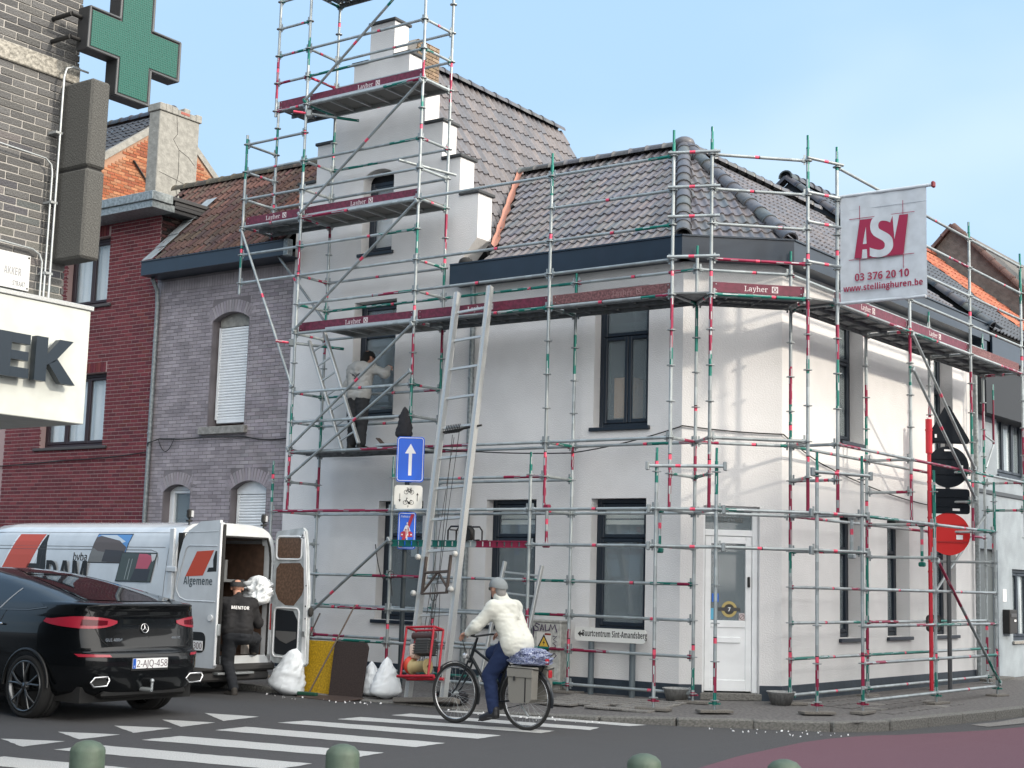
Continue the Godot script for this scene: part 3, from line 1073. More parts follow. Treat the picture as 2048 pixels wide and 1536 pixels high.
func corner_roofs(h: Node3D):
	var tan_p := tan(PITCH)
	# outer line of the gutters, on the plane of the inner scaffold row
	var g0 := Vector3(-4.52, 0, 0.0)
	var g1 := Vector3(-0.252, 0, 0.0)
	var g2 := Vector3(1.022, 0, -1.07)
	var g3 := C1 + BD * 8.1
	# box gutters
	for e in [[g0, g1, "front"], [g1, g2, "chamfer"], [g2, g3, "side"]]:
		var a: Vector3 = e[0]
		var b: Vector3 = e[1]
		var d := (b - a).normalized()
		var nrm := UP.cross(d) * -1.0
		if nrm.dot(a - Vector3(-3, 0, -6)) < 0:
			nrm = -nrm
		var xf := Transform3D(Basis(d, UP, nrm), a)
		var L := a.distance_to(b)
		var m := MB.new()
		m.bb(0, L, 6.335, 6.665, 0, -0.03)
		m.bb(0, L, 6.335, 6.36, -0.031, -0.30)
		m.bb(0, L, 6.648, 6.672, 0.022, 0.0005)
		part(h, "gutter", m.done(), M.navy, xf)
		if e[2] == "front":
			part(h, "gutter_end", MB.new().bb(-0.012, -0.0005, 6.335, 6.665, 0.0, -0.3).done(), M.navy, xf)
	# roof planes
	var cols := [Color(0.150, 0.138, 0.143), Color(0.132, 0.124, 0.132), Color(0.168, 0.150, 0.150), Color(0.122, 0.124, 0.140)]
	var apex := Vector3(-1.93, RIDGE, -3.08)
	var budget := [300]
	var down := 0.05
	# front face: eave along X at z = -0.05
	var e0 := Vector3(-4.6, EAVE, -0.06)
	var bf := Basis(Vector3(1, 0, 0), Vector3(0, cos(PITCH), sin(PITCH)), Vector3(0, -sin(PITCH), cos(PITCH)))
	var xf := Transform3D(bf, e0)
	var sl := (RIDGE - EAVE) / sin(PITCH)
	var inv := xf.affine_inverse()
	var pl := func(p: Vector3) -> Vector2:
		var q: Vector3 = inv * p
		return Vector2(q.x, -q.z)
	var val_top := Vector3(-5.36, RIDGE, -3.08)
	var val_bot := Vector3(-4.0, 6.95, -0.48)
	var pf := PackedVector2Array([pl.call(val_bot), Vector2(0.35, 0.0), Vector2(0.35 , -0.0), pl.call(Vector3(-0.27, EAVE, -0.06)), pl.call(apex), pl.call(val_top)])
	pf[1] = pl.call(Vector3(-3.92, EAVE, -0.06))
	pf.remove_at(2)
	roof_tiles(h, xf, pf, 0.157, sl / 12.0, cols, M.tile, budget)
	under_plane(h, xf, pf)
	# chamfer face
	var cd := (g2 - g1).normalized()
	var cn := UP.cross(cd) * -1.0
	if cn.dot(Vector3(1, 0, 1)) < 0:
		cn = -cn
	var dist: float = absf((apex - g1).dot(cn)) - 0.05
	var pc := atan2(RIDGE - EAVE, dist)
	var bc := Basis(cd, UP * cos(pc) + cn * sin(pc), cn * cos(pc) - UP * sin(pc))
	var o1 := Vector3(g1.x, EAVE, g1.z) - cn * 0.05
	var xc := Transform3D(bc, o1)
	var invc := xc.affine_inverse()
	var ap: Vector3 = invc * apex
	var pcv := PackedVector2Array([Vector2(0.02, 0), Vector2(g1.distance_to(g2) - 0.02, 0), Vector2(ap.x, -ap.z)])
	budget[0] = 60
	roof_tiles(h, xc, pcv, 0.157, sl / 12.0, cols, M.tile, budget)
	under_plane(h, xc, pcv)
	# side face
	var bs := Basis(BD, UP * cos(PITCH) + BN * sin(PITCH), BN * cos(PITCH) - UP * sin(PITCH))
	var xs := Transform3D(bs, Vector3(g2.x, EAVE, g2.z) - BN * 0.06)
	var invs := xs.affine_inverse()
	var aps: Vector3 = invs * apex
	var end := 6.95
	var psv := PackedVector2Array([Vector2(0.02, 0), Vector2(end, 0), Vector2(end, -aps.z), Vector2(aps.x, -aps.z)])
	budget[0] = 0
	roof_tiles(h, xs, psv, 0.157, sl / 12.0, cols, M.tile, budget)
	under_plane(h, xs, psv)
	# tall roof behind the gable: ridge runs away from the gable
	var tp := atan(1.77)
	var zb := -5.95
	var rl := 10.86
	var xe := -4.05
	var ye := rl - (xe - GX) * 1.77
	var bt := Basis(Vector3(0, 0, -1), Vector3(sin(tp), cos(tp), 0), Vector3(cos(tp), -sin(tp), 0))
	var xt := Transform3D(bt, Vector3(xe, ye, -0.69))
	var tl := (rl - ye) / sin(tp)
	var invt := xt.affine_inverse()
	var f2 := func(p: Vector3) -> Vector2:
		var q: Vector3 = invt * p
		return Vector2(q.x, -q.z)
	var ptv := PackedVector2Array([f2.call(Vector3(xe, ye, -0.69)), f2.call(Vector3(-5.42, rl - 1.025 * 1.77, -3.15)), f2.call(Vector3(-5.42, rl - 1.025 * 1.77, zb)), f2.call(Vector3(GX, rl, zb)), f2.call(Vector3(GX, rl, -0.69))])
	var tb := [0]
	roof_tiles(h, xt, ptv, 0.172, 0.345, cols, M.tile, tb)
	under_plane(h, xt, ptv)
	var lw := MB.new()      # far slope of the tall roof and its end
	lw.quad(Vector3(-8.3, rl - 1.855 * 1.77, zb), Vector3(-8.3, rl - 1.855 * 1.77, -0.69), Vector3(GX, rl, -0.69), Vector3(GX, rl, zb))
	lw.tri(Vector3(-4.6, 7.2, zb), Vector3(-8.3, 7.2, zb), Vector3(GX, rl, zb))
	lw.quad(Vector3(-4.6, 5.5, zb), Vector3(-8.3, 5.5, zb), Vector3(-8.3, 7.2, zb), Vector3(-4.6, 7.2, zb))
	# rear slopes of the lower wing
	lw.quad(apex, val_top, val_top + Vector3(0, -2.4, -3.0), apex + Vector3(0, -2.4, -3.0))
	lw.quad(apex, apex + Vector3(0, -2.4, -3.0), apex - BN * 3.0 + BD * 7.4 - UP * 2.4, apex + BD * 6.0)
	part(h, "rear_roof", lw.done(), M.under)
	# end gable of the wing, towards the next house
	# ridges and hips
	var rc := Color(0.105, 0.106, 0.114)
	ridge_caps(h, Vector3(GX, rl + 0.02, -0.75), Vector3(GX, rl + 0.02, zb - 0.05), 0.11, 0.42, rc, M.tile)
	ridge_caps(h, val_top + UP * 0.03, apex + Vector3(-0.05, 0.03, 0), 0.10, 0.36, rc, M.tile)
	ridge_caps(h, apex + BD * (psv[2].x - aps.x) + UP * 0.03, apex + UP * 0.03, 0.10, 0.36, rc, M.tile)
	ridge_caps(h, Vector3(g1.x, EAVE + 0.05, g1.z) - Vector3(0.02, 0, 0.06), apex + UP * 0.04, 0.115, 0.36, rc, M.tile, "hip_tile")
	ridge_caps(h, Vector3(g2.x, EAVE + 0.05, g2.z) - Vector3(0.07, 0, 0.01), apex + UP * 0.04, 0.115, 0.36, rc, M.tile, "hip_tile")
	part(h, "hip_cap", MB.new().ball(apex + UP * 0.06, Vector3(0.19, 0.12, 0.19), 12).done(), tinted(M.tile, rc))
	# copper valley between the two roofs
	var cm := MB.new()
	var rows := []
	for i in 15:
		var t := i / 14.0
		var p := val_bot.lerp(val_top, t) + UP * 0.05
		var w := 0.10 + 0.03 * sin(i * 2.4)
		rows.append([p + Vector3(w, 0.02, 0.05), p, p + Vector3(-w * 0.5, 0.06, 0.02)])
	cm.grid(rows)
	part(h, "copper_valley", cm.done(), M.copper)
	# brick flank wall between gable and ridge, seen under the top deck
	bricks(h, Transform3D(Basis(Vector3(0, 0, -1), UP, Vector3(1, 0, 0)), Vector3(-5.98, 0, -0.68)), [0.0, 10.1, 0.62, 11.02], [], 0.21, 0.065, 0.012, [Color(0.32, 0.23, 0.15), Color(0.25, 0.18, 0.12), Color(0.36, 0.27, 0.19)], M.brick, [60], 0.03)
	part(h, "flank_core", MB.new().bb(-6.3, -5.98, 9.6, 11.02, -0.685, -1.3).done(), M.mortar_light)
	# rain pipe on the front, rubber cowl in the gutter, rain pipe at the far end of the side
	var rp := MB.new()
	rp.path([Vector3(-4.2, 6.34, -0.2), Vector3(-4.2, 6.2, -0.21), Vector3(-4.2, 5.9, -0.23), Vector3(-4.2, 0.2, -0.23)], 0.045, 10)
	for y in [1.0, 2.9, 4.8]:
		rp.tube(Vector3(-4.2, y, -0.23), Vector3(-4.2, y + 0.03, -0.23), 0.055, 10)
	part(h, "rain_pipe", rp.done(), M.zinc)
	part(h, "gutter_cowl", MB.new().ball(Vector3(-4.30, 6.70, -0.12), Vector3(0.12, 0.09, 0.12), 12).done(), M.rubber)
	var rp2 := MB.new()
	var e2 := C1 + BD * 7.9 - BN * 0.22
	rp2.path([e2 + UP * 6.4, e2 + UP * 6.0, e2 + UP * 0.1], 0.045, 10)
	part(h, "rain_pipe", rp2.done(), M.zinc)
	part(h, "gutter_box", MB.new().box(Vector3(0, 0, 0), Vector3(0.22, 0.3, 0.2), Basis(BD, UP, BN), 0.01).done(), M.navy, Transform3D(Basis(), C1 + BD * 7.9 - BN * 0.12 + UP * 6.2))

func under_plane(h: Node3D, xf: Transform3D, poly: PackedVector2Array):
	var q := PackedVector2Array()
	for p in poly:
		q.append(p)
	var m := MB.new()
	# prism works in xy with z outwards: turn so that its y runs up the slope and its z out of the roof
	m.prism(q, 0.04, xf * Transform3D(Basis(Vector3(1, 0, 0), Vector3(0, 0, -1), Vector3(0, 1, 0)), Vector3(0, -0.012, 0)))
	part(h, "roof_boarding", m.done(), M.under)
# ---------------------------------------------------------------- neighbours on the left
func arch_fill(mb: MB, xf: Transform3D, x0: float, x1: float, spring: float, rise: float, depth: float):      # the masonry above a segmental arch, up to spring + rise
	var n := 10
	var w := (x1 - x0) / 2
	var R := (w * w + rise * rise) / (2 * rise)
	var cx := (x0 + x1) / 2
	var cy := spring + rise - R
	for sd in [0, 1]:
		var p := PackedVector2Array()
		p.append(Vector2(cx, spring + rise + 0.0005))
		for i in n + 1:
			var x := lerpf(cx, x1 if sd == 0 else x0, float(i) / n)
			p.append(Vector2(x, cy + sqrt(maxf(R * R - (x - cx) * (x - cx), 0.0))))
		p.append(Vector2(x1 if sd == 0 else x0, spring + rise + 0.0005))
		p.remove_at(0)
		mb.prism(p, depth, xf)

func arch_bricks(parent: Node3D, xf: Transform3D, x0: float, x1: float, spring: float, rise: float, hgt: float, cols: Array, mat: StandardMaterial3D):
	var w := (x1 - x0) / 2
	var R := (w * w + rise * rise) / (2 * rise)
	var cx := (x0 + x1) / 2
	var cy := spring + rise - R
	var a := asin(w / R) * 1.12
	var n := int(2 * a * (R + hgt / 2) / 0.07)
	var m := MB.new().bb(-0.03, 0.03, 0, hgt, 0.014, -0.05).done()
	for i in n:
		var t := lerpf(-a, a, (i + 0.5) / n)
		var o := Vector3(cx + sin(t) * (R + 0.005), cy + cos(t) * (R + 0.005), 0)
		part(parent, "arch_brick", m, tinted(mat, cols[i % cols.size()] * rng.randf_range(0.9, 1.08)), xf * Transform3D(Basis(Vector3(0, 0, 1), -t), o))

func shutter(parent: Node3D, xf: Transform3D, x0: float, x1: float, y0: float, y1: float, z: float):
	var n := int((y1 - y0) / 0.052)
	var m := MB.new()
	var w := x1 - x0
	var rows := []
	for k in [[0.0, 0.0], [0.006, 0.010], [0.026, 0.014], [0.044, 0.010], [0.050, 0.0]]:
		rows.append([Vector3(-w / 2, k[0], k[1]), Vector3(w / 2, k[0], k[1])])
	m.grid(rows)
	var mesh := m.done()
	for i in n:
		part(parent, "shutter_slat", mesh, M.pvc, xf * Transform3D(Basis(), Vector3((x0 + x1) / 2, y0 + (y1 - y0) * i / n, z)))
	var g := MB.new()
	g.bb(x0 - 0.04, x0, y0, y1, z + 0.03, z - 0.03)
	g.bb(x1, x1 + 0.04, y0, y1, z + 0.03, z - 0.03)
	g.bb(x0, x1, y0 - 0.06, y0, z + 0.02, z - 0.02)
	g.bb(x0 - 0.04, x1 + 0.04, y0 - 0.07, y1 + 0.15, z - 0.035, z - 0.04)
	part(parent, "shutter_guide", g.done(), M.pvc, xf)

func left_houses():
	var Z := Transform3D(Basis(), Vector3(0, 0, -0.40))
	# ---- the low house in mauve painted brick
	var h := thing("painted_brick_house", "low terraced house in mauve painted brick with a white roller shutter and red tiled roof", "house")
	var holes := [[-10.45, 4.28, -9.50, 6.42], [-11.55, 0.9, -10.82, 3.22], [-9.73, 0.0, -8.84, 3.26]]
	var mb := MB.new()
	wall_mesh(mb, Z, [[-12.08, 0, -8.325, 7.4]], holes, 0.3, 0.22)
	var rises := [0.14, 0.13, 0.15]
	for k in 3:
		arch_fill(mb, Z * Transform3D(Basis(), Vector3(0, 0, 0.0)), holes[k][0], holes[k][2], holes[k][3] - rises[k], rises[k], 0.22)
	part(h, "wall", mb.done(), M.mortar_mauve)
	var mv := [Color(0.335, 0.300, 0.318), Color(0.32, 0.284, 0.304), Color(0.35, 0.312, 0.328)]
	var bh := []
	for k in 3:
		bh.append([holes[k][0] - 0.02, holes[k][1], holes[k][2] + 0.02, holes[k][3] + 0.24])
	bricks(h, Z, [-12.08, 2.0, -8.33, 6.95], bh, 0.22, 0.068, 0.010, mv, M.painted_brick, [300], 0.006, null, 0.0008)
	for k in 3:
		arch_bricks(h, Z * Transform3D(Basis(), Vector3(0, 0, -0.008)), holes[k][0], holes[k][2], holes[k][3] - rises[k], rises[k], 0.23, mv, M.painted_brick)
		# whole bricks beside the arch
	var so := MB.new().bb(-0.03, 0.03, 0.0, 0.21, 0.006, -0.03).done()
	for i in 53:      # soldier course under the gutter
		part(h, "soldier_brick", so, tinted(M.painted_brick, mv[i % 3]), Z * Transform3D(Basis(), Vector3(-12.05 + i * 0.0705, 6.96, 0)))
	shutter(h, Z, -10.37, -9.54, 4.42, 6.16, -0.16)
	part(h, "shutter_box", MB.new().bb(-10.40, -9.52, 6.17, 6.42, -0.15, -0.2).done(), M.render_gray, Z)
	part(h, "window_sill", MB.new().bb(-10.62, -9.40, 4.13, 4.275, 0.09, -0.2, 0.01).done(), M.concrete, Z)
	shutter(h, Z, -9.66, -8.90, 0.1, 3.02, -0.16)
	part(h, "shutter_box", MB.new().bb(-9.72, -8.85, 3.03, 3.26, -0.14, -0.2).done(), M.pvc, Z)
	window(h, Z * Transform3D(Basis(), Vector3(-11.55, 0.9, 0)), 0.73, 2.30, {"mat": M.pvc, "reveal": 0.16, "frame": 0.08})
	# gutter, fascia, rain pipe
	var g := MB.new()
	g.bb(-12.0, -8.22, 7.215, 7.49, 0.10, 0.06)
	g.bb(-12.0, -8.22, 7.215, 7.24, 0.059, -0.39)
	g.bb(-12.0, -8.22, 7.475, 7.495, 0.12, 0.1005)
	part(h, "gutter", g.done(), M.navy)
	part(h, "gutter_end", MB.new().bb(-8.219, -8.10, 7.20, 7.50, 0.11, -0.02, 0.01).done(), M.zinc)
	var rp := MB.new()
	rp.path([Vector3(-11.95, 7.2, -0.15), Vector3(-11.97, 7.0, -0.3), Vector3(-11.98, 6.7, -0.34), Vector3(-11.98, 0.1, -0.34)], 0.042, 10)
	for y in [2.1, 4.2, 6.0]:
		rp.tube(Vector3(-11.98, y, -0.34), Vector3(-11.98, y + 0.03, -0.34), 0.052, 10)
	part(h, "rain_pipe", rp.done(), M.zinc)
	# roof
	var p := deg_to_rad(45.0)
	var xf := Transform3D(Basis(Vector3(1, 0, 0), Vector3(0, cos(p), sin(p)), Vector3(0, -sin(p), cos(p))), Vector3(-13.6, 7.47, 0.05))
	var sl := 2.15 / sin(p)
	var poly := PackedVector2Array([Vector2(1.85, 0), Vector2(5.28, 0), Vector2(5.28, sl), Vector2(0.0, sl), Vector2(1.2, sl * 0.55)])
	roof_tiles(h, xf, poly, 0.155, sl / 10.0, [Color(0.125, 0.062, 0.052), Color(0.105, 0.055, 0.048), Color(0.15, 0.075, 0.06), Color(0.085, 0.052, 0.048), Color(0.11, 0.075, 0.06)], M.old_tile, [220], 0.055)
	under_plane(h, xf, poly)
	var xr := xf * Transform3D(Basis(), Vector3(0, 0.012, 0))
	var new_poly := PackedVector2Array([Vector2(4.15, 0.95), Vector2(5.28, 1.8), Vector2(5.28, 2.6), Vector2(4.6, 2.15)])
	roof_tiles(h, xr, new_poly, 0.155, sl / 10.0, [Color(0.33, 0.125, 0.075), Color(0.28, 0.11, 0.07)], M.old_tile, [60], 0.055, "orange_roof_tile")
	ridge_caps(h, Vector3(-13.7, 9.64, -2.12), Vector3(-8.35, 9.64, -2.12), 0.13, 0.36, Color(0.10, 0.085, 0.065), M.old_tile)
	var bk := MB.new()
	bk.quad(Vector3(-13.6, 7.4, -4.5), Vector3(-13.6, 9.6, -2.14), Vector3(-8.35, 9.6, -2.14), Vector3(-8.35, 7.4, -4.5))
	bk.quad(Vector3(-8.325, 0, -4.5), Vector3(-12.08, 0, -4.5), Vector3(-12.08, 7.4, -4.5), Vector3(-8.325, 7.4, -4.5))
	part(h, "rear", bk.done(), M.under)
	# lead flashing where the roof meets the taller house
	var fl := MB.new()
	for i in 5:
		var a := i * 0.44
		fl.quad(xf * Vector3(1.58, 0.06 + 0.004 * i, -a), xf * Vector3(1.95 - 0.05, 0.075 + 0.004 * i, -a), xf * Vector3(1.95 - 0.05, 0.065 + 0.004 * i, -a - 0.46), xf * Vector3(1.58, 0.05 + 0.004 * i, -a - 0.46))
	part(h, "lead_flashing", fl.done(), M.lead)

	# ---- the taller house in purple red brick
	var r := thing("red_brick_house", "three storey flat roofed house in dark red brick with grey cornice", "house")
	var rh := [[-15.43, 4.03, -13.43, 5.50], [-14.90, 6.90, -13.58, 8.30], [-18.9, 4.03, -17.0, 5.5], [-18.6, 6.9, -17.0, 8.3], [-17.4, 0.2, -16.3, 2.3]]
	var wm := MB.new()
	wall_mesh(wm, Z, [[-20.0, 0, -12.085, 8.60]], rh, 5.0, 0.2)
	part(r, "wall", wm.done(), M.mortar_red)
	var rc := [Color(0.200, 0.036, 0.046), Color(0.175, 0.031, 0.041), Color(0.222, 0.044, 0.052), Color(0.155, 0.028, 0.038)]
	var lint := [[-15.43, 5.50, -13.43, 5.72], [-14.90, 8.30, -13.58, 8.52]]
	bricks(r, Z, [-16.6, 1.9, -12.09, 8.55], rh + lint, 0.22, 0.075, 0.016, rc, M.brick, [300], 0.008)
	var sol := MB.new().bb(-0.033, 0.033, 0.0, 0.20, 0.012, -0.03).done()
	for l in lint:
		var nb := int((l[2] - l[0]) / 0.078)
		for i in nb:
			part(r, "lintel_brick", sol, tinted(M.brick, rc[i % 4]), Z * Transform3D(Basis(), Vector3(l[0] + 0.039 + i * 0.0784, l[1] + 0.008, 0)))
	for k in 2:
		var w: Array = rh[k]
		window(r, Z * Transform3D(Basis(), Vector3(w[0], w[1], 0)), w[2] - w[0], w[3] - w[1], {"mat": std(Color(0.022, 0.010, 0.014), 0.5), "panes": [[0.0, 0.0, 0.34, 1.0], [0.34, 0.0, 0.66, 1.0], [0.66, 0.0, 1.0, 1.0]] if k == 0 else [[0.0, 0.0, 0.52, 1.0], [0.52, 0.0, 1.0, 1.0]], "reveal": 0.14, "curtain": [[0.03, 0.0, 0.97, 1.0]], "sill": std(Color(0.07, 0.065, 0.065), 0.8), "over": 0.15})
	# soot-black side wall above the low roof
	var S := Transform3D(Basis(Vector3(0, 0, -1), UP, Vector3(1, 0, 0)), Vector3(-12.07, 0, -0.4))
	bricks(r, S, [0.0, 7.35, 4.4, 8.56], [], 0.21, 0.068, 0.014, [Color(0.03, 0.016, 0.016), Color(0.05, 0.02, 0.02), Color(0.018, 0.014, 0.015), Color(0.10, 0.03, 0.03), Color(0.11, 0.075, 0.06)], M.brick, [120], 0.02, null, 0.01)
	var cn := MB.new()
	cn.bb(-20.0, -11.70, 8.53, 8.66, 0.18, -0.38)
	cn.bb(-20.0, -11.66, 8.665, 8.84, 0.22, -0.30, 0.01)
	part(r, "cornice", cn.done(), M.zinc)
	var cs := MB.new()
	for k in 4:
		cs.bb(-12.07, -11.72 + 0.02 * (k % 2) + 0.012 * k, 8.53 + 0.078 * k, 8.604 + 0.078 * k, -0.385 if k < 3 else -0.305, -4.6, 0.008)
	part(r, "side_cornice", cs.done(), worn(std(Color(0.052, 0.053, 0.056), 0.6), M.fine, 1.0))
	part(r, "flat_roof", MB.new().bb(-20, -12.1, 8.601, 8.84, -0.41, -5.39).done(), M.under)
	var cb := MB.new()
	cb.path(sag(Vector3(-20, 3.72, -0.36), Vector3(-14.5, 3.76, -0.36), 0.06) + sag(Vector3(-14.5, 3.76, -0.36), Vector3(-12.0, 3.86, -0.35), 0.03) + [Vector3(-11.95, 4.02, -0.28), Vector3(-11.7, 4.10, -0.36)] + sag(Vector3(-11.7, 4.10, -0.37), Vector3(-10.4, 4.08, -0.30), 0.02) + sag(Vector3(-9.4, 4.06, -0.36), Vector3(-8.35, 4.0, -0.36), 0.04), 0.013, 5)
	cb.path(sag(Vector3(-11.75, 4.10, -0.36), Vector3(-11.3, 4.10, -0.36), 0.25), 0.008, 4)
	var cbl := part(self, "facade_cable", cb.done(), M.cable)
	tag(cbl, "black cable clipped along the red and mauve brick facades", "cable")

func sag(a: Vector3, b: Vector3, d: float, n := 10) -> Array:
	var o := []
	for i in n + 1:
		var t := float(i) / n
		o.append(a.lerp(b, t) - UP * d * 4.0 * t * (1 - t))
	return o

# ---------------------------------------------------------------- behind
func back_houses():
	# rendered chimney stack standing behind the cornice of the red house
	var c := thing("chimney_stack", "tall cracked grey rendered chimney stack behind the dark red house", "chimney", Vector3(-15.0, 8.84, -3.08))
	var m := MB.new()
	m.bb(-0.18, 0.18, 0.0, 2.92, -0.58, 0.58, 0.015)
	part(c, "stack", m.done(), M.render_gray)
	var t := MB.new()
	for k in 7:
		t.bb(-0.215, 0.215, 2.92, 3.10 + rng.randf_range(-0.05, 0.05), -0.62 + k * 0.177, -0.62 + (k + 1) * 0.177 - 0.004, 0.012)
	part(c, "crumbling_top", t.done(), M.render_gray)
	var cr := MB.new()
	cr.path([Vector3(0.182, 2.9, 0.1), Vector3(0.182, 2.5, 0.05), Vector3(0.182, 2.35, 0.16), Vector3(0.182, 2.15, -0.02), Vector3(0.182, 2.05, -0.3), Vector3(0.182, 1.9, -0.5)], 0.006, 4)
	cr.path([Vector3(0.182, 2.15, -0.02), Vector3(0.182, 1.6, -0.04), Vector3(0.182, 1.3, 0.02), Vector3(0.182, 0.9, -0.1), Vector3(0.182, 0.5, -0.06)], 0.006, 4)
	cr.path([Vector3(0.182, 1.52, 0.5), Vector3(0.182, 1.45, 0.0), Vector3(0.182, 1.35, -0.5)], 0.005, 4)
	part(c, "crack", cr.done(), M.under)
	part(c, "bare_brick", MB.new().bb(0.16, 0.222, 2.97, 3.04, -0.25, 0.02, 0.01).done(), std(Color(0.30, 0.10, 0.08), 0.9))
	# gable house in bare orange brick
	var g := thing("orange_gable_house", "house with sunlit bare orange brick gable and black tiled roof", "house")
	var xg := -18.0
	var ap := Vector3(xg, 13.12, -5.6)
	var GP := Transform3D(Basis(Vector3(0, 0, -1), UP, Vector3(1, 0, 0)), Vector3(xg, 0, 0))
	var gm := MB.new()
	gm.prism(PackedVector2Array([Vector2(1.0, 6.0), Vector2(10.2, 6.0), Vector2(10.2, 9.3), Vector2(5.6, 13.0), Vector2(1.0, 9.5)]), 7.0, GP)
	part(g, "gable_wall", gm.done(), worn(std(Color(0.40, 0.24, 0.16), 0.95), M.fine, 2.0))
	var keep := func(x: float, y: float) -> bool:
		return y < 12.82 - 0.80 * absf(x - 5.6)
	bricks(g, GP, [2.4, 9.4, 8.6, 12.9], [], 0.21, 0.075, 0.014, [Color(0.40, 0.125, 0.055), Color(0.46, 0.17, 0.08), Color(0.33, 0.10, 0.05), Color(0.50, 0.22, 0.11), Color(0.42, 0.20, 0.11)], M.brick, [0], 0.014, keep, 0.004)
	var vb := MB.new()
	vb.prism(PackedVector2Array([Vector2(1.0, 9.42), Vector2(5.6, 12.9), Vector2(10.2, 9.22), Vector2(10.2, 9.42), Vector2(5.6, 13.10), Vector2(1.0, 9.62)]), 0.2, GP * Transform3D(Basis(), Vector3(0, 0, 0.05)))
	part(g, "verge", vb.done(), M.render_gray)
	var p := atan(0.79)
	var xf := Transform3D(Basis(Vector3(1, 0, 0), Vector3(0, cos(p), sin(p)), Vector3(0, -sin(p), cos(p))), Vector3(xg - 7.0, 13.12 - 4.6 * 0.79, -1.0))
	roof_tiles(g, xf, PackedVector2Array([Vector2(0, 2.2), Vector2(7.0, 2.2), Vector2(7.0, 5.86), Vector2(0, 5.86)]), 0.21, 0.3, [Color(0.028, 0.030, 0.036), Color(0.022, 0.024, 0.03), Color(0.034, 0.036, 0.042)], M.tile, [0], 0.05)
	ridge_caps(g, Vector3(xg + 0.02, 13.16, -5.6), Vector3(xg - 7.0, 13.16, -5.6), 0.14, 0.4, Color(0.035, 0.036, 0.042), M.tile)
	part(g, "wall_anchor", MB.new().tube(GP * Vector3(4.4, 11.55, 0.05), GP * Vector3(5.15, 10.85, 0.05), 0.025, 6).done(), M.black)

